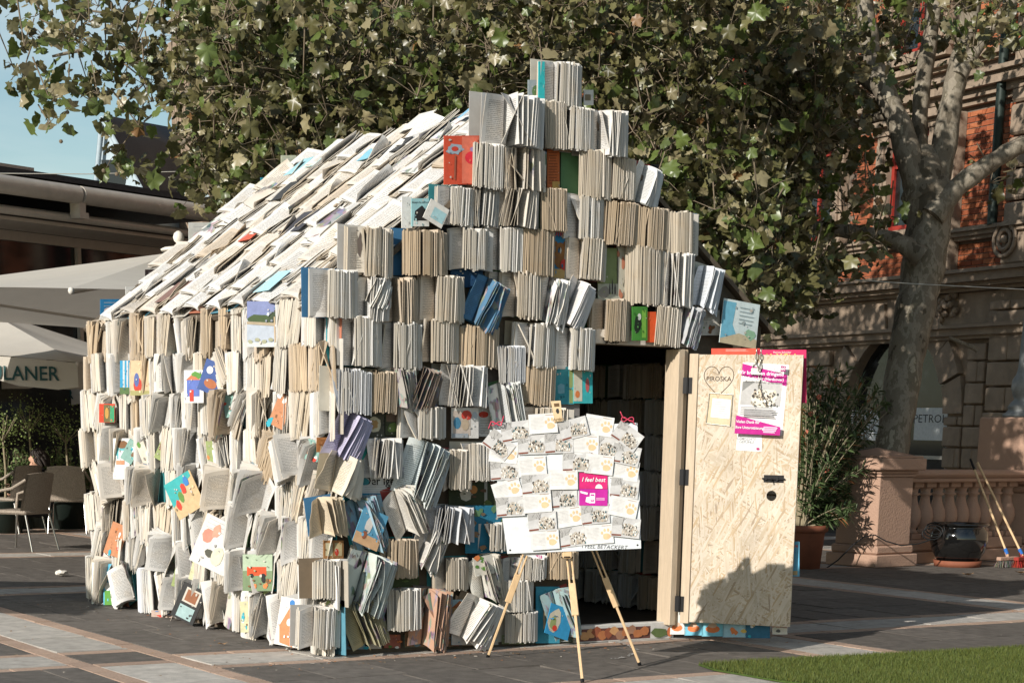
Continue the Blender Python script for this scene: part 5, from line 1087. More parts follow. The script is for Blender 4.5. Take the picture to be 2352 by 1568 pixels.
# ------------------------------------------------------------------ brick and sandstone building along the right
BD = 27.0
FN = np.array([-.992, .125, 0.]); FU = np.array([-.125, -.992, 0.]); FP = dep(2200, 900, BD); FP[2] = 0
FF = frame(FP, FU, (0, 0, 1), FN)
def fv(x, y): p = on_plane(x, y, FP, FN)-FP; return float(p@FU), float(p[2])
bld = thing('brick_building', 'ornate red brick and sandstone town building behind the plane tree', 'building', FP)
SS = MATS['sandstone']
sRb = fv(2500, 800)[0]; sR = sRb+9; sL = fv(420, 500)[0]; s16 = fv(1250, 600)[0]
def fbox(s0, s1, z0, z1, d0, d1, mb=None, bev=0.): return (mb or MB()).box((s0, z0, d0), (s1, z1, d1), fr=(FP, FU, np.array([0, 0, 1.]), FN), bev=bev)
ZC = 3.45
cen, spr = fv(2056, 985), fv(2176, 960); AR = spr[0]-cen[0]; ZS = fv(2072, 960)[1]+.05
# ground floor wall with the arched opening
P = [(sR, 0), (sR, ZC), (sL, ZC), (sL, 0), (cen[0]-AR, 0), (cen[0]-AR, ZS)]+[(cen[0]+AR*math.cos(t_), ZS+AR*math.sin(t_)) for t_ in np.linspace(math.pi, 0, 17)[1:-1]]+[(cen[0]+AR, ZS), (cen[0]+AR, 0)]
bm = bmesh.new(); vs_ = [bm.verts.new((a, b, 0)) for a, b in P]; ed = [bm.edges.new((vs_[i], vs_[(i+1) % len(vs_)])) for i in range(len(vs_))]
bmesh.ops.triangle_fill(bm, use_beauty=True, edges=ed); bmesh.ops.recalc_face_normals(bm, faces=bm.faces)
r_ = bmesh.ops.extrude_face_region(bm, geom=list(bm.faces)); bmesh.ops.translate(bm, verts=[g for g in r_['geom'] if isinstance(g, bmesh.types.BMVert)], vec=(0, 0, -.4))
bmesh.ops.recalc_face_normals(bm, faces=bm.faces)
me = bpy.data.meshes.new('ground_floor_wall'); bm.to_mesh(me); bm.free(); me.transform(Mfr(FF)); me.materials.append(SS); link('ground_floor_wall', me, bld)
fbox(sL, sR, ZC, 19, -.4, 0).build('upper_wall', MATS['mortar'], bld)
# arch stones and rusticated blocks
nV = 9
for i in range(nV):
    a0, a1 = math.pi*i/nV+.012, math.pi*(i+1)/nV-.012; ro = AR+(.42 if i != 4 else .52)
    v_ = MB().prism([(cen[0]+r__*math.cos(t_), ZS+r__*math.sin(t_)) for r__, t_ in ((AR-.01, a0), (ro, a0), (ro, (a0+a1)/2), (ro, a1), (AR-.01, a1), (AR-.01, (a0+a1)/2))], FF, .0, .09+.03*(i % 2)); v_.build('arch_stone', SS, bld)
blk = random.Random(6)
def blocks(s0, s1, z0, z1, hh, ww, d):
    z_ = z0; k = 0
    while z_ < z1-.05:
        h_ = min(hh, z1-z_); xs = [s0]+[x for x in np.arange(s0+(ww*.5 if k % 2 else ww), s1-.12, ww)]+[s1]
        for a, b in zip(xs, xs[1:]): fbox(a+.01, b-.01, z_+.012, z_+h_-.012, .0, d*blk.uniform(.85, 1.15), bev=.014).build('stone_block', SS, bld)
        z_ += h_; k += 1
sa = cen[0]+AR+.46
blocks(sa, sa+.42, .1, 2.75, .30, .5, .10); blocks(sa+.5, sRb, .1, 3.3, .34, .85, .16)
blocks(cen[0]-AR-1.6, cen[0]-AR-.46, .1, 2.75, .30, .55, .10); blocks(cen[0]-AR-5.2, cen[0]-AR-1.75, .1, 2.75, .34, .7, .10)
for s0, s1 in ((cen[0]+AR+.02, cen[0]+AR+.44), (cen[0]-AR-.44, cen[0]-AR-.02)): blocks(s0, s1, .1, ZS-.02, .30, .6, .09)
# bust relief on the keystone
k_ = MB(); kc = FP+FU*(cen[0]+AR*.9)+np.array([0, 0, ZS+AR*1.25])+FN*.12
for i in range(26): k_.lathe([(.0, -.05), (.04, -.03), (.05, .0), (.035, .04), (0, .05)], kc+FU*blk.gauss(0, .13)+np.array([0, 0, blk.gauss(0, .12)])+FN*blk.uniform(-.06, .05), 8)
k_.build('carved_relief', SS, bld)
# cornices: stepped mouldings
def cornice(z0, s0, s1, prof, name='cornice'):
    m_ = MB(); z_ = z0
    for h_, d in prof: fbox(s0, s1, z_+.001, z_+h_, .001, d, m_); z_ += h_
    m_.build(name, SS, bld)
cornice(2.80, sL, sR, [(.05, .14), (.10, .20), (.05, .26)]); cornice(3.02, sL, sR, [(.42, .05)], 'frieze'); cornice(ZC, sL, sR, [(.05, .16), (.06, .26), (.12, .36), (.05, .42)])
cornice(4.15, s16, sR, [(.05, .12), (.06, .18), (.05, .24)], 'string_course')
cornice(5.95, sL, sR, [(.08, .10), (.10, .18), (.14, .30), (.06, .38)]); cornice(6.5, sL, sR, [(.05, .1), (.08, .18)], 'string_course')
cornice(9.4, sL, sR, [(.1, .1), (.15, .25), (.2, .45)]); cornice(13.2, sL, sR, [(.1, .1), (.15, .25), (.25, .5)])
# windows with stone surrounds, pilasters between
def window(sc, z0, z1, w_, red=True, shutter=False):
    win = MB(); fbox(sc-w_/2, sc+w_/2, z0, z1, -.001, .004, win); wo = win.build('window', MATS['window_glass'], bld)
    f_ = MB(); fm_ = MATS['red_paint'] if red else MATS['white_paint']
    for a, b, c, d in ((sc-w_/2, sc-w_/2+.07, z0, z1), (sc+w_/2-.07, sc+w_/2, z0, z1), (sc-.03, sc+.03, z0, z1), (sc-w_/2+.07, sc+w_/2-.07, z1-.07, z1), (sc-w_/2+.07, sc+w_/2-.07, z0, z0+.07), (sc-w_/2+.07, sc+w_/2-.07, z0+(z1-z0)*.66, z0+(z1-z0)*.66+.06)): fbox(a+.001, b-.001, c, d, .005, .045, f_)
    f_.build('window_frame', fm_, wo)
    if shutter:
        for q in range(int((z1-z0)*.45/.07)): fbox(sc-w_/2+.08, sc+w_/2-.08, z1-.1-q*.07, z1-.045-q*.07, .046, .075).build('shutter_slat', MATS['white_paint'], wo)
    s_ = MB()
    for sg in (-1, 1): fbox(sc+sg*(w_/2+.14)-.13, sc+sg*(w_/2+.14)+.13, z0-.02, z1+.02, .002, .14, s_, bev=.01); fbox(sc+sg*(w_/2+.14)-.08, sc+sg*(w_/2+.14)+.08, z0+.1, z1-.1, .14, .19, s_, bev=.01)
    fbox(sc-w_/2-.35, sc+w_/2+.35, z1+.021, z1+.13, .002, .17, s_); fbox(sc-w_/2-.42, sc+w_/2+.42, z1+.131, z1+.24, .002, .28, s_); fbox(sc-w_/2-.38, sc+w_/2+.38, z0-.16, z0-.021, .002, .22, s_)
    s_.build('stone_surround', SS, bld)
s1 = fv(2095, 450)[0]; step = 2.35
brick_holes = []
for i in range(0, 9):
    sc = s1-step*i
    if sc < sL+1 : break
    for j, (z0, z1) in enumerate(((4.42, 5.75), (6.85, 9.0), (10.3, 12.3))):
        if i > 4 and j == 0: pass
        window(sc, z0, z1, .95, red=(i % 2 == 0 or j == 0), shutter=(j == 1 and i in (1, 2, 3)))
        brick_holes.append((sc-.95/2-.27, sc+.95/2+.27, z0-.16, z1+.24))
# far stretch: giant pilasters with capitals and a balcony, in full sun
for x in (430, 455, 482, 505, 560, 620):
    sc = fv(x, 300)[0]; m_ = MB(); fbox(sc-.45, sc+.45, 6.0, 12.6, .0, .35, m_, bev=.03); fbox(sc-.6, sc+.6, 12.6, 13.1, .0, .5, m_, bev=.08)
    for q in range(4): fbox(sc-.36+q*.2, sc-.25+q*.2, 6.6, 12.3, .35, .40, m_)
    fbox(sc-.55, sc+.55, 6.0, 6.5, .351, .5, m_, bev=.05); m_.build('pilaster', SS, bld)
bc = MB(); s_ = fv(470, 480)[0]
for q in range(7): bc.lathe([(.2, 0), (.28, .25), (.12, .7), (.2, .95)], FP+FU*(s_-3+q*.9)+FN*.9+np.array([0, 0, 7.4]), 10)
fbox(s_-3.6, s_+3.6, 7.0, 7.4, .0, 1.2, bc, bev=.05); fbox(s_-3.6, s_+3.6, 8.35, 8.6, .6, 1.2, bc, bev=.05); fbox(s_-2.4, s_-1.6, 5.7, 7.0, 0, 1.0, bc, bev=.2); fbox(s_+1.6, s_+2.4, 5.7, 7.0, 0, 1.0, bc, bev=.2); bc.build('balcony', SS, bld)
# bricks: single ones where they show most, the rest joined
bm0 = []
for k in range(4):
    b_ = MB(); c = [(.33, .10, .042), (.29, .08, .034), (.37, .125, .055), (.24, .065, .03)][k]; b_.box((0, 0, -.01), (.238, .066, .013), bev=.004, col=c); bm0.append(b_.mesh('brick', MATS['brick']))
brs = random.Random(12); single = 0; rest_ = MB(); cand = []
stoneR = sa+.5
z_ = ZC+.29; row = 0
while z_ < 9.4:
    x = s16-.12*(row % 2)
    while x < fv(2300, 400)[0]+.3:
        a, b = x, x+.238
        if not any(a < h1 and b > h0 and z_+.066 > g0 and z_ < g1 for h0, h1, g0, g1 in brick_holes) and not (4.14 < z_+.066 and z_ < 4.32) and not (5.94 < z_+.066 and z_ < 6.34) and not (6.49 < z_+.066 and z_ < 6.64):
            cand.append((a, z_))
        x += .25
    z_ += .077; row += 1
pv0, pv1 = fv(2205, 600)[0], fv(2300, 400)[0]
cand.sort(key=lambda t: (abs(t[0]-(pv0+pv1)/2)*1.0+abs(t[1]-4.6)*.5))
MFF = Mfr(FF)
for i, (a, z_) in enumerate(cand):
    if i < 290: link('brick', bm0[brs.randrange(4)], bld, M=MFF @ Matrix.Translation((a, z_, brs.uniform(-.003, .002))))
    else:
        k = brs.uniform(.75, 1.15); rest_.box((a, z_, -.005), (a+.238, z_+.066, .012), fr=(FP, FU, np.array([0, 0, 1.]), FN), col=(.32*k, .095*k, .042*k))
rest_.build('brickwork', MATS['brick'], bld, kind='stuff')
# end pier of stone at the right edge with a carved panel
for z0 in np.arange(ZC+.3, 9.0, .42): fbox(pv1+.28, sRb, z0+.01, z0+.40, .0, .16, bev=.03).build('stone_block', SS, bld)
pn = MB(); fbox(fv(2177, 560)[0], fv(2205, 560)[0], ZC+.3, 5.9, .0, .22, pn, bev=.02); pn.build('pilaster', SS, bld)
cr = MB(); cc_ = fv(2332, 552); o_ = FP+FU*cc_[0]+np.array([0, 0, cc_[1]])+FN*.19
for r__ in (.22, .13): cr.tube([o_+FU*r__*math.cos(t_)+np.array([0, 0, r__*math.sin(t_)]) for t_ in np.linspace(0, 2*math.pi, 17)], .03, 6, cap=False)
cr.lathe([(0, -.06), (.05, -.04), (.06, 0), (.04, .05), (0, .06)], o_, 10); cr.build('carved_relief', SS, bld)
# downpipe and shop window
pp_ = fv(2310, 300); MB().tube([FP+FU*(pv1+.12)+FN*.2+np.array([0, 0, 4.3]), FP+FU*(pv1+.12)+FN*.2+np.array([0, 0, 12])], .07, 10).build('downpipe', MATS['dark_green_metal'], bld)
gw = MB(); fbox(cen[0]-AR-.1, cen[0]+AR+.1, .0, ZS+AR+.1, -.12, -.10, gw); wo = gw.build('shop_window', MATS['window_glass'], bld)
wf = MB(); fbox(cen[0]-AR, cen[0]+AR, 1.12, 1.17, -.099, -.06, wf); fbox(cen[0]-AR, cen[0]-AR+.06, 0, ZS, -.099, -.06, wf); fbox(cen[0]+AR-.06, cen[0]+AR, 0, ZS, -.099, -.06, wf); wf.build('window_frame', MATS['grey_metal'], wo)
FS = frame(FP-FN*.03, FU, (0, 0, 1), FN)
for (x0, y0, x1, y1, tx, hh, tyy) in ((1950, 942, 2040, 1010, 'MUSIK', .115, 983), (2096, 936, 2176, 1010, 'PETROLL', .125, 962)):
    a, b = fv(x0, y1), fv(x1, y0); sg = MB().box((a[0], a[1], 0), (b[0], b[1], .015), fr=(FS[0], FU, np.array([0, 0, 1.]), FN), col=(.60, .61, .60))
    ex = (b[0]-a[0])
    t0 = fv((1984 if tx == 'MUSIK' else 2139), tyy); V_, _f_ = text_mesh(tx); wd = V_[:, 0].max()-V_[:, 0].min(); want = fv(2012, tyy)[0]-fv(1961, tyy)[0] if tx == 'MUSIK' else fv(2182, tyy)[0]-fv(2096, tyy)[0]
    put_text(sg, tx, FS, t0[0], t0[1], hh*1.35, .017, (.05, .05, .05), sx=want/(wd*hh*1.35)); sg.build('shop_sign', MATS['print'], bld, label='white shop sign lettered '+tx)
# ------------------------------------------------------------------ plane trees
OUT = [(0, -.30), (.22, -.42), (.40, -.31), (.60, -.22), (.50, -.02), (.70, .24), (.42, .26), (.26, .48), (.0, .74), (-.26, .48), (-.42, .26), (-.70, .24), (-.50, -.02), (-.60, -.22), (-.40, -.31), (-.22, -.42)]
LO = np.array([(0, 0)]+OUT); LZ = np.array([.04-.26*abs(p[0])-.22*max(0, p[1])**1.5+.10*math.sin(9*p[0]+4*p[1]) for p in LO]); nO = len(OUT)
LTRI = np.array([(0, 1+i, 1+(i+1) % nO) for i in range(nO)])
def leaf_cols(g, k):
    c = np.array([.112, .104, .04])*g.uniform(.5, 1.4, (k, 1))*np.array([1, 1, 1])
    y = g.uniform(0, 1, k); c[y > .78] = np.array([.25, .215, .12])*g.uniform(.7, 1.2, ((y > .78).sum(), 1)); c[y > .99] = np.array([.22, .12, .05])  # pale share: sunlit highlights put into the leaf colour; the last few are brown
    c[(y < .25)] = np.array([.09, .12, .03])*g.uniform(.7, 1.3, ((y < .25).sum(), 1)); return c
def leaf_frames(g, pos, droop):
    """orientation for each leaf: blade hanging outward, upper face turned up and out"""
    k = len(pos); tipd = np.stack([g.normal(0, .8, k), g.normal(0, .8, k), -np.abs(g.normal(droop, .5, k))], 1); tipd /= np.linalg.norm(tipd, axis=1)[:, None]
    nn = np.stack([g.normal(-.25, .6, k), g.normal(-.25, .6, k), np.abs(g.normal(.6, .5, k))], 1); nn -= tipd*(nn*tipd).sum(1)[:, None]; nn /= np.linalg.norm(nn, axis=1)[:, None]
    return np.cross(tipd, nn), tipd, nn
def leaves_mesh(name, g, pos, size, droop=.6):
    k = len(pos); X, Y, Z = leaf_frames(g, pos, droop); fold = g.uniform(.3, 2.2, (k, 1)); asp = g.uniform(.8, 1.05, (k, 1))
    P = pos[:, None, :]+size[:, None, None]*(LO[None, :, 0, None]*asp[:, :, None]*X[:, None]+LO[None, :, 1, None]*Y[:, None]+(LZ[None]*fold)[:, :, None]*Z[:, None])
    F_ = (LTRI[None]+(np.arange(k)*len(LO))[:, None, None]).reshape(-1, 3)
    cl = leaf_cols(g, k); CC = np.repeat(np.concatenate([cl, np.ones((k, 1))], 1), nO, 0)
    me = quad_mesh(name, P.reshape(-1, 3), F_, None, CC, False); me.materials.append(MATS['leaf']); return me
def limb(mb, pts, d, rng, n=12, lump=.05):
    """pts: (x, y, width) in photo pixels at depth d (or with own depth as 4th value)"""
    P = []; r__ = []
    for q in pts:
        dd = q[3] if len(q) > 3 else d; P.append(dep(q[0], q[1], dd)); r__.append(q[2]/2*dd/FPX)
    # smooth resampling
    P = np.array(P); t = np.arange(len(P)); tt = np.linspace(0, len(P)-1, (len(P)-1)*5+1); Q = []
    for s_ in tt:
        i = min(int(s_), len(P)-2); f = s_-i; p0, p1, p2, p3 = P[max(0, i-1)], P[i], P[i+1], P[min(len(P)-1, i+2)]
        Q.append(.5*((2*p1)+(-p0+p2)*f+(2*p0-5*p1+4*p2-p3)*f*f+(-p0+3*p1-3*p2+p3)*f**3))
    R__ = np.interp(tt, t, r__)
    R__ = R__*(1+lump*np.array([math.sin(k*1.9)+math.sin(k*.83+1) for k in range(len(R__))]))
    mb.tube(Q, R__, n, jit=.035, rng=rng); return mb
tr = random.Random(31); D1 = 21.6
base0 = at(2035, 1165)
t1 = thing('plane_tree', 'old plane tree with flaking grey bark forking before the brick building', 'tree', dep(2040, 1170, D1)*np.array([1, 1, 0]), 'plane trees')
tk = MB(); limb(tk, [(2022, 1215, 100), (2036, 1110, 84), (2048, 1032, 79), (2066, 920, 80), (2084, 806, 86), (2106, 690, 92), (2116, 637, 94), (2132, 520, 106), (2130, 447, 116), (2120, 395, 96), (2118, 340, 50)], D1, tr, 18, .03)
tk.build('trunk', MATS['plane_bark'], t1)
for pts, dz in (([(2122, 455, 70), (2100, 404, 62), (2068, 293, 56), (2039, 228, 50), (2004, 132, 46), (1992, 59, 42), (1986, 0, 38), (1975, -140, 32), (1940, -320, 22)], -.1),
                ([(2128, 450, 60), (2114, 395, 42), (2112, 300, 38), (2118, 205, 38), (2145, 29, 36), (2160, -120, 30), (2150, -300, 20)], .5),
                ([(2136, 460, 70), (2160, 385, 58), (2180, 264, 54), (2197, 176, 50), (2218, 88, 46), (2232, 0, 42), (2250, -160, 36), (2300, -350, 22)], 0),
                ([(2204, 175, 34), (2240, 118, 30), (2285, 55, 26), (2329, 0, 24), (2400, -90, 20), (2480, -200, 12)], -.1),
                ([(2140, 500, 60), (2197, 432, 46), (2260, 385, 42), (2323, 345, 38), (2390, 310, 34), (2480, 230, 24)], -.2),
                ([(2118, 590, 50), (2074, 561, 42), (2030, 545, 34), (1986, 537, 33), (1920, 528, 32), (1863, 523, 31), (1800, 512, 28), (1723, 491, 24), (1640, 450, 18), (1560, 420, 11)], -.3),
                ([(2040, 230, 30), (1990, 190, 24), (1940, 160, 22), (1880, 120, 20), (1780, 105, 17), (1690, 60, 13)], .2),
                ([(2050, 260, 26), (1960, 285, 20), (1900, 300, 16), (1820, 330, 12), (1760, 380, 8)], .3),
                ([(2180, 775, 8), (2215, 790, 10), (2235, 798, 11), (2245, 806, 9)], 1.2)):
    m_ = MB(); limb(m_, pts, D1+dz, tr, 10, .04); m_.build('limb', MATS['plane_bark'], t1)
t2 = thing('plane_tree', 'plane tree spreading a dense green crown above and behind the hut', 'tree', dep(1010, 1120, 21.0)*np.array([1, 1, 0]), 'plane trees')
m_ = MB(); limb(m_, [(1010, 1150, 86), (1005, 900, 80), (990, 640, 74), (960, 420, 66)], 21.0, tr, 14, .03); m_.build('trunk', MATS['plane_bark'], t2)
for pts, dz in (([(975, 520, 60), (880, 400, 46), (800, 300, 38), (700, 220, 32), (560, 160, 26), (400, 130, 18), (240, 110, 11), (120, 130, 6)], -.6), ([(965, 450, 56), (980, 300, 46), (1010, 150, 38), (1030, 0, 32), (1040, -200, 24)], 0), ([(970, 430, 48), (1080, 300, 38), (1200, 220, 32), (1300, 140, 26), (1420, 90, 20), (1560, 60, 12)], .4), ([(880, 400, 40), (760, 380, 28), (620, 330, 20), (480, 300, 12), (360, 370, 7), (280, 400, 4)], -.9), ([(1010, 480, 40), (1140, 420, 34), (1290, 330, 26), (1420, 300, 18), (1560, 330, 10)], .3), ([(800, 300, 28), (700, 120, 22), (560, 20, 16), (430, -60, 10)], -.3), ([(640, 190, 16), (520, 200, 11), (420, 215, 7), (330, 280, 4)], -1.2), ([(560, 160, 14), (440, 90, 10), (300, 40, 7), (160, 20, 4)], -.8)):
    m_ = MB(); limb(m_, pts, 21.0+dz, tr, 9, .04); m_.build('limb', MATS['plane_bark'], t2)

lg = np.random.default_rng(77)
def crown(poly, n_cl, d0, d1, per=(6, 11), rad_=.26):
    """twig ends spread through a volume of the crown; returns leaf positions and sizes and twig segments"""
    poly = np.array(poly, float); lo, hi = poly.min(0), poly.max(0); pos, tw = [], []
    c = 0
    while c < n_cl:
        q = lg.uniform(lo, hi, (n_cl*2, 2)); q = q[inpoly(q, [tuple(p) for p in poly])]
        for x, y in q:
            if c >= n_cl: break
            d = lg.uniform(d0, d1); ctr = dep(x, y, d); k = lg.integers(*per)
            off = lg.normal(0, rad_, (k, 3))*np.array([1, 1, .75]); pos.append(ctr+off); c += 1
            tw.append((ctr, [ctr+o for o in off[:5]]))
    return pos, tw
def grow(tree, specs, sz, singles=0, nm='crown'):
    pos, tw = [], []
    for poly, n_, a, b, pr, rd in specs:
        p, t = crown(poly, n_, a, b, pr, rd); pos += p; tw += t
    P = np.concatenate(pos); s_ = sz*np.clip(lg.lognormal(-.12, .34, len(P)), .4, 1.6)
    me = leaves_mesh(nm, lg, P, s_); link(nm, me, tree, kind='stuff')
    t_ = MB()
    for c, es in tw:
        if lg.random() < .55:
            a = c+np.array([lg.normal(0, .12), lg.normal(0, .12), lg.uniform(.15, .45)])
            t_.tube([a, c], [.009, .006], 4, cap=False)
            for e in es[:4]: t_.tube([c, (c+e)/2+np.array([0, 0, .03]), e], [.005, .004, .002], 3, cap=False)
    t_.build('twigs', MATS['twig'], tree, kind='stuff')
UP = -420
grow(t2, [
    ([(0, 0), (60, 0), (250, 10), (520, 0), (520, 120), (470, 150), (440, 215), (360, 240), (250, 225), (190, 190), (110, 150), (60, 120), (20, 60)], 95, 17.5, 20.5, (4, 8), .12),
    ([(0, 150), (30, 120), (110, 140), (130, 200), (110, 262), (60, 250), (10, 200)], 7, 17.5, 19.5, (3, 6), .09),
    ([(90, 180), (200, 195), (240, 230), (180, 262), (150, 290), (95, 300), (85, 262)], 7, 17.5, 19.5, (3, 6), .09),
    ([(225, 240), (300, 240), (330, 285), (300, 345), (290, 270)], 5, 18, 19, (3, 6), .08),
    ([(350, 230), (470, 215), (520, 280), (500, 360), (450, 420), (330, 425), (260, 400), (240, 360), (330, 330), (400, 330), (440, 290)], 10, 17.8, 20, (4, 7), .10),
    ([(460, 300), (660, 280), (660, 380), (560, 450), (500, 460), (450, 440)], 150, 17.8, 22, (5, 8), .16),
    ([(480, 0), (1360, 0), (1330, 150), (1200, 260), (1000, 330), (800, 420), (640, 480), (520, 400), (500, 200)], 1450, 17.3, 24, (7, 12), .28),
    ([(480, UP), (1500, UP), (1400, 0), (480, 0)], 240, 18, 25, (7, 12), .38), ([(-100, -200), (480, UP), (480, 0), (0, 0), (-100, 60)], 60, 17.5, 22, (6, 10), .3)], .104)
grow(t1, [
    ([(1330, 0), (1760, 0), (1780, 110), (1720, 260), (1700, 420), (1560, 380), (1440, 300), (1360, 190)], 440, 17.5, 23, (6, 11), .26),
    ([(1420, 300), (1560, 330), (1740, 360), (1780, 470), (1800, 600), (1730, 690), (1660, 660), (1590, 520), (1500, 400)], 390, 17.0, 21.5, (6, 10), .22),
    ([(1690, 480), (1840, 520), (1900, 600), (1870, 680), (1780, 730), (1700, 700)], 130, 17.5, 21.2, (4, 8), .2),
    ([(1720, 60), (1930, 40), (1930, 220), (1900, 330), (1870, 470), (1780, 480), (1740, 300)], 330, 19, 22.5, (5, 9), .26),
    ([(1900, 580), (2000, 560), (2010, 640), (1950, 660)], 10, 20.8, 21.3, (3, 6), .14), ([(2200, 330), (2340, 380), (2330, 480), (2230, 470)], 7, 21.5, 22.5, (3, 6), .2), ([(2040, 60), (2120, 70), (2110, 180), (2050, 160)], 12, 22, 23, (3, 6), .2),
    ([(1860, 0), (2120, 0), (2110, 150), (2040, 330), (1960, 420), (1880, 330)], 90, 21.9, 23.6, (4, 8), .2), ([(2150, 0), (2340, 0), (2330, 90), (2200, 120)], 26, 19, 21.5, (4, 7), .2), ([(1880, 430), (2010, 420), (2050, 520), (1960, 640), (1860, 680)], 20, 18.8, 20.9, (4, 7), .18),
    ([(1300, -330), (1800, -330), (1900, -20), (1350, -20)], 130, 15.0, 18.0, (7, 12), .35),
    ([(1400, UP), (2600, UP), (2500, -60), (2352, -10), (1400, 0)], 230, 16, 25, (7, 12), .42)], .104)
# the nearest leaves along the left edge of the crown, one by one
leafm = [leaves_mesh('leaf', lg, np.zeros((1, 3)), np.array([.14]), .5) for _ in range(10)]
edge_pts = [(22, 200), (60, 235), (110, 262), (100, 292), (160, 285), (180, 250), (215, 225), (245, 300), (285, 290), (330, 300), (255, 370), (245, 395), (275, 405), (300, 392), (330, 380), (345, 405), (400, 330), (430, 300), (455, 250), (380, 240), (300, 235), (130, 180), (70, 170), (40, 120), (150, 210), (110, 225)]
for i in range(52):
    x, y = edge_pts[i % len(edge_pts)]; p = dep(x+lg.normal(0, 12), y+lg.normal(0, 9), lg.uniform(17.4, 18.8))
    s_ = lg.uniform(.75, 1.15); link('leaf', leafm[i % 10], t2, M=Matrix.Translation(p) @ Matrix.Rotation(lg.uniform(0, 6.28), 4, 'Z') @ Matrix.Rotation(lg.normal(0, .3), 4, 'X') @ Matrix.Scale(s_, 4))
for i in range(110):
    x, y = [(1420, 400), (1480, 440), (1540, 480), (1600, 470), (1640, 560), (1700, 620), (1760, 640), (1690, 560), (1590, 420), (1530, 400), (1650, 660), (1720, 690)][i % 12]; p = dep(x+lg.normal(0, 25), y+lg.normal(0, 25), lg.uniform(16.9, 17.4))
    link('leaf', leafm[i % 10], t1, M=Matrix.Translation(p) @ Matrix.Rotation(lg.uniform(0, 6.28), 4, 'Z') @ Matrix.Rotation(lg.normal(0, .3), 4, 'X') @ Matrix.Scale(lg.uniform(.75, 1.1), 4))
for x, y in ((238, 392*1), (140, 325), (155, 430*.6), (262, 470*.62), (268, 400), (590, 460*.6)):
    MB().lathe([(0, -.02), (.014, -.014), (.02, 0), (.014, .014), (0, .02)], dep(x, y, 18), 8).build('seed_ball', MATS['twig'], t2)
# wires
for pts, lb in (([(-40, 398), (200, 400), (520, 391)], 'thin wire crossing the sky above the pavilion roof'), ([(1560, 620), (1800, 632), (2100, 652), (2400, 667)], 'thin wire passing in front of the plane trunk')):
    MB().tube([dep(x, y, 20.3 if x > 1000 else 24) for x, y in pts], .006, 5).build('wire', MATS['steel'], None, label=lb, cat='wire', group='overhead wires')
# ------------------------------------------------------------------ left side: pavilion, far house, terrace
def plan(x, d): p = dep(x, 975, d); return np.array([p[0], p[1], 0.])
pa, pb = plan(-260, 25.0), plan(560, 30.4); PU = (pb-pa)/np.linalg.norm(pb-pa); PL = np.linalg.norm(pb-pa); PN = np.array([PU[1], -PU[0], 0]); PN = -PN if PN@(CAMP*np.array([1, 1, 0])-pa) < 0 else PN
PF = (pa, PU, PN, np.array([0, 0, 1.]))       # along, towards the camera, up
pav = thing('pavilion', 'low modern glass pavilion with a thick grey gutter along its flat roof', 'building', (pa+pb)/2)
def zat(x, y): p = on_plane(x, y, pa, PN); return p[2]
zg = zat(240, 462); zr = zat(100, 415); zs = zat(120, 508); zb = zat(100, 535); print('pav', zg, zr, zs, zb)
g0, g1 = .1, 4.9
for a, b in ((-1, PL*.475), (PL*.482, PL+1)): MB().tube([pa+PU*a+PN*.25+np.array([0, 0, zg]), pa+PU*b+PN*.25+np.array([0, 0, zg])], .125, 16).build('gutter', MATS['grey_metal'], pav)
MB().box((PL*.475-.02, .1, zg-.3), (PL*.482+.05, .3, zg+.1), fr=PF).box((PL*.470, .12, zg-.32), (PL*.487+.05, .32, zg-.24), fr=PF).build('gutter_bracket', MATS['grey_metal'], pav)
MB().box((-1, -4, zg+.16), (PL+1, .2, zg+.24), fr=PF).build('roof', MATS['slate'], pav)
MB().box((-1, -3.5, zg+.242), (PL*.43, -.3, zg+.36), fr=PF).box((PL*.64, -1.5, zg+.242), (PL*.7, -1.2, zg+.40), fr=PF).build('roof_upstand', MATS['grey_metal'], pav)
MB().tube([pa-PU+PN*.05+np.array([0, 0, zg-.30]), pa+PU*(PL+1)+PN*.05+np.array([0, 0, zg-.30])], .06, 10).build('lower_pipe', MATS['grey_metal'], pav)
for i in range(9): MB().box((-1, -.12-.13*i, zg-.42), (PL+1, -.05-.13*i, zg-.37), fr=PF).build('soffit_slat', MATS['grey_metal'], pav)
MB().box((-1, -4, zg-.36), (PL+1, .02, zg-.30), fr=PF).build('soffit', MATS['dark_soffit'], pav)
MB().box((-1, -1.32, zg-.56), (PL+1, -1.22, zg-.42), fr=PF).build('head_rail', MATS['grey_metal'], pav)
MB().box((-1, -1.30, 0), (PL+1, -1.28, zg-.56), fr=PF).build('glazing', MATS['window_glass'], pav)
for s_ in np.arange(.3, PL, 2.1): MB().box((s_, -1.27, 0), (s_+.07, -1.2, zg-.56), fr=PF).build('mullion', MATS['grey_metal'], pav)
MB().box((-1, -4, 0), (PL+1, -3.9, zg), fr=PF).build('back_wall', MATS['dark_soffit'], pav)

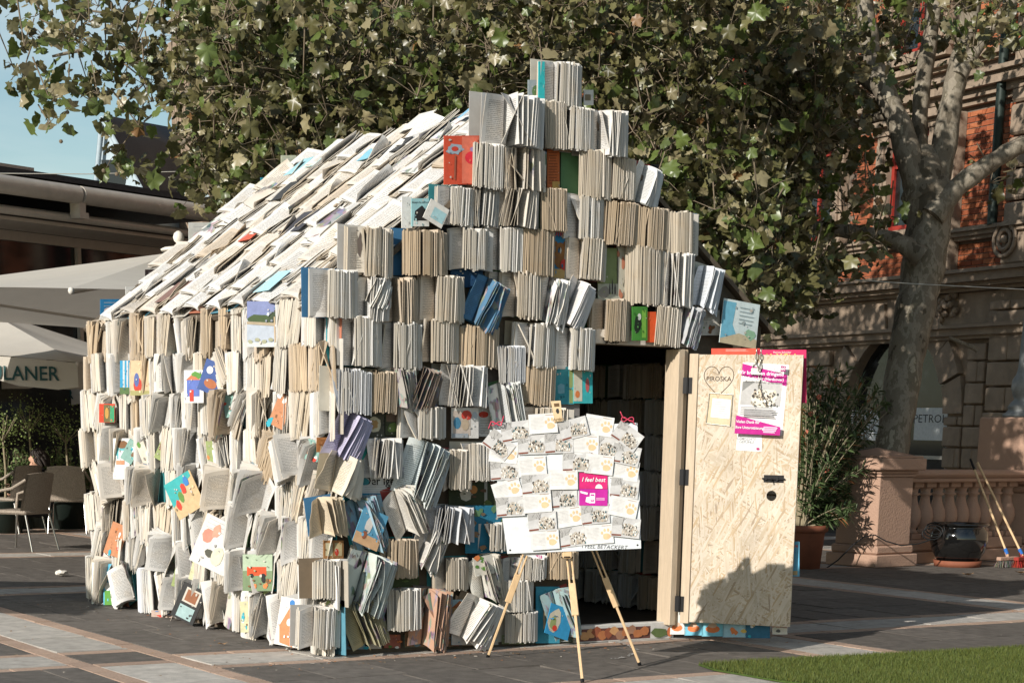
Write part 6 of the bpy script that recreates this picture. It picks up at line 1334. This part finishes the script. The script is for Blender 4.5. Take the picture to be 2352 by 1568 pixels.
# slate-roofed gable house far behind
hd_ = 56.
A, B0, C0 = dep(239, 291, hd_), dep(222, 470, hd_), dep(338, 470, hd_-1.5)
D_, E_ = dep(560, 345, hd_+12), dep(640, 470, hd_+10)
fh = thing('gabled_house', 'pale house with a steep dark slate gable roof far behind the pavilion', 'house', np.array([B0[0], B0[1], 0]))
dn = lambda p: np.array([p[0], p[1], 0.])
m_ = MB(); m_.add([A, B0, C0, dn(B0), dn(C0)], [(0, 1, 2), (1, 3, 4, 2)]); m_.add([dn(C0), C0, E_, dn(E_)], [(0, 1, 2, 3)]); m_.build('wall', MATS['render_blue'], fh)
up = np.array([0, 0, .15]); nr = -_F*.25
m_ = MB(); m_.add([A+up, C0+up, E_+up, D_+up, A+up*2.2, C0+up*2.2, E_+up*2.2, D_+up*2.2], [(0, 1, 2, 3), (4, 5, 6, 7), (0, 1, 5, 4), (1, 2, 6, 5), (2, 3, 7, 6), (3, 0, 4, 7)])
K = D_*2-A; B1 = B0+(D_-A)
m_.add([A+up, B0+up, B1+up, D_+up], [(0, 1, 2, 3)]); m_.build('roof', MATS['slate'], fh)
for p, q in ((A, C0), (A, B0)): MB().tube([p+nr+up, q+nr+up], .09, 4).build('barge_board', MATS['render_blue'], fh)
MB().box((-.35, -.05, -.5), (.35, .05, .5), fr=(dep(262, 410, hd_-.8), _R, _F, np.array([0, 0, 1.]))).build('window', MATS['window_glass'], fh)
MB().box((-.3, -.3, 0), (.3, .3, .5), fr=(A*.45+E_*.55+up*2, PU, PN, np.array([0, 0, 1.]))).build('roof_vent', MATS['slate'], fh)
dm = MB(); q0 = dep(425, 462, 44); dm.add([dep(408, 470, 44), dep(480, 412, 44), dep(520, 412, 44), dep(520, 475, 44)], [(0, 1, 2, 3)]); dm.add([dep(408, 470, 45), dep(480, 412, 45), dep(520, 412, 45), dep(520, 475, 45)], [(3, 2, 1, 0)])
dm.tube([dep(404, 470, 43.9), dep(480, 408, 43.9)], .12, 4); dm.build('dormer', MATS['render_blue'], fh)

# umbrellas ---------------------------------------------------------------
def umbrella(label, c, half, ang, z_hem, z_top, val=.0, mname='canopy_fabric', text=None, pole=True, finial=True):
    u = thing('umbrella', label, 'umbrella', (c[0], c[1], 0), 'terrace umbrellas')
    cr_ = [np.array([c[0]+half*math.sqrt(2)*math.cos(ang+k*math.pi/2), c[1]+half*math.sqrt(2)*math.sin(ang+k*math.pi/2), z_hem]) for k in range(4)]; top = np.array([c[0], c[1], z_top]); n_ = 8
    for k in range(4):
        m_ = MB(); a, b = cr_[k], cr_[(k+1) % 4]; V = []
        for i in range(n_+1):
            t = i/n_
            for j in range(n_+1):
                s_ = j/n_; e = a*(1-s_)+b*s_; p = top*(1-t)+e*t; p = p.copy(); p[2] += -.22*math.sin(math.pi*t)*(1-abs(2*s_-1))*.35+.10*t*t*(4*s_*(1-s_)); V.append(p)
        m_.add(V, [(i*(n_+1)+j, (i+1)*(n_+1)+j, (i+1)*(n_+1)+j+1, i*(n_+1)+j+1) for i in range(n_) for j in range(n_)], smooth=True)
        m_.build('canopy_panel', MATS[mname], u)
        if val:
            v_ = MB(); V = []
            for j in range(17):
                s_ = j/16; e = a*(1-s_)+b*s_; e = e+np.array([0, 0, .10*4*s_*(1-s_)]); V += [e+np.array([0, 0, -.012]), e-np.array([0, 0, val*(1 if j % 4 else .84)])]
            v_.add(V, [(2*j, 2*j+1, 2*j+3, 2*j+2) for j in range(16)]); v_.build('valance', MATS[mname], u)
        MB().tube([top-np.array([0, 0, .08]), (top+cr_[k])/2-np.array([0, 0, .13]), cr_[k]-np.array([0, 0, .03])], .02, 6).build('rib', MATS['grey_metal'], u)
        MB().tube([np.array([c[0], c[1], z_hem-.1]), (top+cr_[k])/2-np.array([0, 0, .14])], .017, 6).build('strut', MATS['grey_metal'], u)
        MB().lathe([(0, -.03), (.02, -.022), (.026, 0), (.02, .022), (0, .03)], cr_[k]-np.array([0, 0, .02]), 10).build('corner_cap', MATS['weathered_white'], u)
    if pole: MB().tube([np.array([c[0], c[1], 0]), top], .045, 12).build('pole', MATS['dark_green_metal'], u); MB().box((-.4, -.4, .0), (.4, .4, .09), fr=(np.array([c[0], c[1], 0]), PU, PN, np.array([0, 0, 1.])), bev=.01).build('foot', MATS['dark_green_metal'], u)
    if finial:
        MB().lathe([(0, .02), (.19, .0), (.20, .02), (.16, .04), (.03, .06), (.025, .09), (.05, .11), (.062, .15), (.05, .19), (.02, .215), (0, .22)], top, 20).build('finial', MATS['weathered_white'], u)
    return u, cr_
K1 = dep(163, 662, 15.6); c1 = dep(411, 578, 20.6); ztop_ = c1[2]; c1[2] = 0; v_ = K1-c1; v_[2] = 0
umbrella('large beige umbrella with a round finial, its canopy end hidden by the hut roof', c1, np.linalg.norm(v_)/math.sqrt(2), math.atan2(v_[1], v_[0]), K1[2], ztop_)
def lettered(label, xr, y_hem, d, val, half, tsize, tx, tdx):
    """an umbrella whose lettered valance faces the camera; right near corner at photo x = xr"""
    c = dep(xr, y_hem, d); z_h = c[2]; hx = np.array([_R[0], _R[1], 0]); hx /= np.linalg.norm(hx); hy = np.array([-hx[1], hx[0], 0])
    rot_ = rad(-8); hx2 = hx*math.cos(rot_)+hy*math.sin(rot_); hy2 = np.array([-hx2[1], hx2[0], 0]); c = np.array([c[0], c[1], 0])-hx2*half+hy2*half
    u, cr_ = umbrella(label, c, half, math.atan2(hx2[1], hx2[0])+math.pi/4, z_h, z_h+.75, val, finial=False)
    fr_ = frame(np.array([c[0], c[1], z_h])-hy2*half, hx2, (0, 0, 1), -hy2); t_ = MB(); put_text(t_, tx, fr_, half-tdx, -val*.42, tsize, .02, (.012, .06, .06), bold=.012, align='RIGHT'); t_.build('lettering', MATS['print'], u); return u
lettered('cream umbrella with large green lettering on its valance at the left edge', 178, 832, 23.5, .36, 2.1, .245, 'PAULANER', .24)
lettered('smaller umbrella with lettered valance farther back under the others', 190, 888, 29, .30, 1.5, .19, 'PAULANER', .15)
# unseen umbrellas added past the left edge to throw shade bands on the paving
umbrella('unseen beige umbrella added beyond the left picture edge to shade the paving', (-6.6, 3.2, 0), 1.5, .4, 2.45, 3.0)
umbrella('second unseen beige umbrella added beyond the left picture edge for shade, farther back', (-8.2, 6.9, 0), 1.6, .2, 2.45, 3.0)

# chairs, table, plants, guests ---------------------------------------------
def chair(label, p, face):
    """armchair of woven strap on tubular steel legs; face = direction the sitter looks"""
    o = thing('terrace_chair', label, 'chair', (p[0], p[1], 0), 'woven terrace chairs'); f = np.array([math.cos(face), math.sin(face), 0]); s = np.array([-f[1], f[0], 0]); z = np.array([0, 0, 1.]); b = np.array([p[0], p[1], 0.])
    m_ = MB(); n_ = 7; V = []
    for i in range(6):
        t = i/5
        for j in range(n_):
            q = -1+2*j/(n_-1); V.append(b-f*(.22+.10*t-.05*q*q)+s*q*.25*(1-.05*t)+z*(.44+.42*t+.02*(1-q*q)*t))
    Vb = [v-f*.03 for v in V]; k = len(V)
    fs = [(i*n_+j, i*n_+j+1, (i+1)*n_+j+1, (i+1)*n_+j) for i in range(5) for j in range(n_-1)]
    m_.add(V, fs, smooth=True); m_.add(Vb, [q[::-1] for q in fs], smooth=True); m_.add(V[-n_:]+Vb[-n_:], [(j, j+1, n_+j+1, n_+j) for j in range(n_-1)]); m_.build('backrest', MATS['wicker'], o)
    MB().box((-.25, -.26, .41), (.26, .26, .455), fr=(b, f, s, z), bev=.02).build('seat', MATS['wicker'], o)
    for sg in (-1, 1):
        MB().tube([b-f*.27+s*sg*.25+z*.80, b-f*.1+s*sg*.29+z*.70, b+f*.12+s*sg*.30+z*.66, b+f*.25+s*sg*.29+z*.62, b+f*.26+s*sg*.26+z*.45], .018, 8).build('armrest', MATS['wicker'], o)
        for fx, dx in ((.22, .06), (-.22, -.1)): MB().tube([b+f*fx+s*sg*.22+z*.42, b+f*(fx+dx)+s*sg*.25+z*.0], .013, 8).build('leg', MATS['chrome'], o)
    return o
def gp(x, y): p = at(x, y); return (p[0], p[1])
chair('woven chair turned side-on nearest the paving, left edge', gp(52, 1262), YAW*-1+math.pi/2+rad(68))
chair('woven chair with its back to the camera beside the hut corner', gp(160, 1222), math.pi/2-YAW+rad(8))
chair('woven chair with pale seat standing behind the side-on chair', gp(35, 1222), math.pi/2-YAW+rad(60))
def table(label, p, r_=.36):
    o = thing('terrace_table', label, 'table', (p[0], p[1], 0), 'terrace tables'); b = np.array([p[0], p[1], 0.])
    MB().lathe([(0, .70), (r_, .70), (r_, .735), (0, .735)], b, 28).build('table_top', MATS['hut_timber'], o); MB().tube([b, b+np.array([0, 0, .7])], .03, 10).build('leg', MATS['dark_green_metal'], o); MB().lathe([(0, .02), (.22, .015), (.22, .0)], b, 20).build('base', MATS['dark_green_metal'], o)
table('dark round terrace table behind the woven chairs', gp(60, 1192)); table('round table half hidden at the hut edge', gp(185, 1190))
pg = random.Random(17)
def small_tree(label, x, y_top, y_bot, d, pot=True):
    c = plan(x, d); zt_, zb_ = dep(x, y_top, d)[2], max(.35, dep(x, y_bot, d)[2]); o = thing('potted_tree', label, 'potted tree', (c[0], c[1], 0), 'small standard trees')
    MB().lathe([(0, 0), (.2, 0), (.26, .4), (.28, .42), (.0, .38)], c, 20).build('pot', MATS['dark_green_metal'], o)
    m_ = MB(); zc = zt_-(zt_-zb_)*.3; m_.tube([c+np.array([0, 0, .38]), c+np.array([.02, 0, (zc+.4)/2]), c+np.array([0, 0, zc])], [.018, .016, .014], 8)
    for k in range(7): w = k*.9; m_.tube([c+np.array([0, 0, zc-.05]), c+np.array([.2*math.cos(w), .2*math.sin(w), zc+pg.uniform(.05, .3)])], [.01, .004], 5)
    m_.build('stem', MATS['oleander_stem'], o); pos = c+np.array([0, 0, zc+.12])+lg.normal(0, 1, (420, 3))*np.array([.17, .17, .15])
    me = leaves_small('foliage', pos, .035); link('foliage', me, o, kind='stuff')
def leaves_small(name, pos, s_, cbase=(.17, .22, .07)):
    k = len(pos); d = lg.normal(0, 1, (k, 3)); d /= np.linalg.norm(d, axis=1)[:, None]; n = lg.normal(0, 1, (k, 3)); w = np.cross(d, n); w /= np.linalg.norm(w, axis=1)[:, None]
    V = np.stack([pos, pos+d*s_*.5+w*s_*.35, pos+d*s_, pos+d*s_*.5-w*s_*.35], 1).reshape(-1, 3); CC = np.concatenate([np.array(cbase)*lg.uniform(.6, 1.5, (k, 1)), np.ones((k, 1))], 1)
    me = quad_mesh(name, V, np.arange(4*k).reshape(-1, 4), None, CC, False); me.materials.append(MATS['thin_leaf']); return me
small_tree('little standard tree with round loose crown beside the seated guests', 66, 950, 1060, 25.6); small_tree('little standard tree nearest the hut corner', 149, 985, 1060, 25.6); small_tree('leafy potted tree cut by the left picture edge', 5, 960, 1110, 24.4)
# rosemary planter
c = plan(152, 26.2); pl_ = thing('rosemary_planter', 'long dark planter of upright rosemary behind the tables', 'planter', c)
MB().box((-1.6, -.22, 0), (1.6, .22, .5), fr=(c, PU, PN, np.array([0, 0, 1.])), bev=.01).build('box', MATS['dark_green_metal'], pl_)
sv_, pos = MB(), []
for k in range(170):
    b = c+PU*pg.uniform(-1.5, 1.5)+PN*pg.uniform(-.16, .16)+np.array([0, 0, .48]); t = b+np.array([pg.gauss(0, .06), pg.gauss(0, .06), pg.uniform(.3, .62)]); sv_.tube([b, t], .005, 3, cap=False); f = lg.uniform(.1, 1, (36, 1)); pos.append(b*(1-f)+t*f+lg.normal(0, .012, (36, 3)))
sv_.build('stems', MATS['oleander_stem'], pl_, kind='stuff'); me = leaves_small('foliage', np.concatenate(pos), .045, (.15, .21, .08)); link('foliage', me, pl_, kind='stuff')
# seated guests -------------------------------------------------------------
def skin_body(name, verts, edges, radii, material, parent, sub=2):
    me = bpy.data.meshes.new(name); me.from_pydata([tuple(float(a) for a in v) for v in verts], edges, []); me.materials.append(material); o = link(name, me, parent)
    o.modifiers.new('skin', 'SKIN'); me.skin_vertices.new() if not me.skin_vertices else None
    for i, r__ in enumerate(radii): me.skin_vertices[0].data[i].radius = (r__, r__) if not hasattr(r__, '__len__') else r__
    me.skin_vertices[0].data[0].use_root = True; s_ = o.modifiers.new('subdivision', 'SUBSURF'); s_.levels = sub; s_.render_levels = sub; return o
def head(parent, c, f, s, z, sc_, hair='long', glasses=False):
    bm = bmesh.new(); bmesh.ops.create_uvsphere(bm, u_segments=20, v_segments=14, radius=1)
    for v in bm.verts:
        x, y, w = v.co; q = np.array([x*.095, y*.075, w*.118])
        if x > .55 and abs(y) < .28 and -.25 < w < .15: q[0] += .022*(1-abs(y)/.28)        # nose
        if x > .4 and w > .05 and w < .3 and .2 < abs(y) < .6: q[0] -= .008                # eye sockets
        if w < -.55: q[0] += .012; q[1] *= .85
        v.co = Vector(c+(f*q[0]+s*q[1]+z*q[2])*sc_)
    for sg in (-1, 1):
        r_ = bmesh.ops.create_uvsphere(bm, u_segments=8, v_segments=6, radius=1)
        for v in r_['verts']: x, y, w = v.co; v.co = Vector(c+(f*(x*.014)+s*(sg*.076+y*.01)+z*(w*.03))*sc_)
    me = bpy.data.meshes.new('head'); bm.to_mesh(me); bm.free(); [setattr(p, 'use_smooth', True) for p in me.polygons]; link('head', me, parent, MATS['skin'])
    hb = MB(); hr_ = random.Random(2)
    if hair:
        for k in range(150):
            a, e = hr_.uniform(0, 6.28), hr_.uniform(-.2, 1.5); d = np.array([math.cos(a)*math.cos(e), math.sin(a)*math.cos(e), math.sin(e)])
            if d[0] > .45 and d[2] < .62: continue
            p = c+(f*d[0]*.10+s*d[1]*.083+z*d[2]*.125)*sc_; L_ = .20 if hair == 'long' else .05; pts = [p, p+(f*d[0]*.03-f*.02+s*d[1]*.03+z*(.01-.05))*sc_, p+(-f*.06+s*d[1]*.045-z*L_*(.5+.5*max(0, d[2])))*sc_]; hb.tube(pts, [.022, .022, .008], 5)
        hb.build('hair', MATS['hair'], parent)
    if glasses:
        g_ = MB()
        for sg in (-1, 1): g_.tube([c+(f*.10+s*(sg*.035+.024*math.cos(t_))+z*(.015+.02*math.sin(t_)))*sc_ for t_ in np.linspace(0, 6.28, 13)], .003, 5, cap=False)
        g_.tube([c+(f*.1-s*.08+z*.02)*sc_, c+(f*.105+z*.02)*sc_, c+(f*.1+s*.08+z*.02)*sc_], .003, 5); g_.build('glasses', MATS['black_metal'], parent)
def guest(label, x, y_head, d, face, hand_up, hair, glasses=False, cloth='black_cloth'):
    """a seated adult; y_head is the photo row of the head's centre"""
    hc_ = dep(x, y_head, d); f = np.array([math.cos(face), math.sin(face), 0]); s = np.array([-f[1], f[0], 0]); z = np.array([0, 0, 1.]); H = hc_; o = thing('person', label, 'person', (H[0], H[1], 0), 'seated guests')
    hip = H-z*.68-f*.10; V = [hip, hip+z*.20+f*.0, hip+z*.38+f*.02, hip+z*.50+f*.03, H-z*.12+f*.0, hip+z*.44+s*.18, hip+z*.44-s*.18, hip+s*.10+f*.05, hip-s*.10+f*.05, hip+s*.13+f*.46, hip-s*.13+f*.46, hip+s*.13+f*.46-z*.44, hip-s*.13+f*.46-z*.44, hip+s*.13+f*.6-z*.46, hip-s*.13+f*.6-z*.46]
    E = [(0, 1), (1, 2), (2, 3), (3, 4), (3, 5), (3, 6), (0, 7), (0, 8), (7, 9), (8, 10), (9, 11), (10, 12), (11, 13), (12, 14)]; rr = [.14, .135, .15, .13, .052, .075, .075, .10, .10, .075, .075, .05, .05, .04, .04]
    skin_body('body', V, E, rr, MATS[cloth], o)
    for sg in (1, -1):
        sh = hip+z*.43+s*sg*.2; up_ = hand_up and sg > 0
        el = sh-z*.26+f*.20 if not up_ else sh-z*.22+f*.26; ha = el+f*.22+z*.02-s*sg*.05 if not up_ else H+f*.085-z*.11
        so = skin_body('sleeve', [sh, (sh+el)/2], [(0, 1)], [.068, .058], MATS[cloth], o, 2)
        fo = ha-el; fo = fo/np.linalg.norm(fo); w = ha-fo*.02; V = [(sh+el)/2-(sh-el)*.0, el, w, ha+fo*.03]; E = [(0, 1), (1, 2), (2, 3)]; rr = [.044, .038, .024, .03]
        for k in range(4): V.append(ha+fo*.06+s*(.018*k-.027)); E.append((3, 4+2*k)); rr.append(.011); V.append(ha+fo*.085+s*(.018*k-.027)-f*.01+z*.02); E.append((4+2*k, 5+2*k)); rr.append(.008)
        V.append(ha+fo*.03+s*sg*-.04+z*.02); E.append((2, len(V)-1)); rr.append(.011)
        skin_body('arm', V, E, rr, MATS['skin'], o, 2)
    head(o, H, f, s, z, 1.0, hair, glasses)
fl_ = math.pi/2-YAW+math.pi/2          # towards the left of the picture
guest('woman in black top seated chin on hand, seen from the side', 86, 1052, 24.8, fl_+rad(20), True, 'long')
guest('bespectacled person in dark clothes seated behind the little tree', 42, 1046, 26.0, fl_+rad(180-40), False, 'short', True)
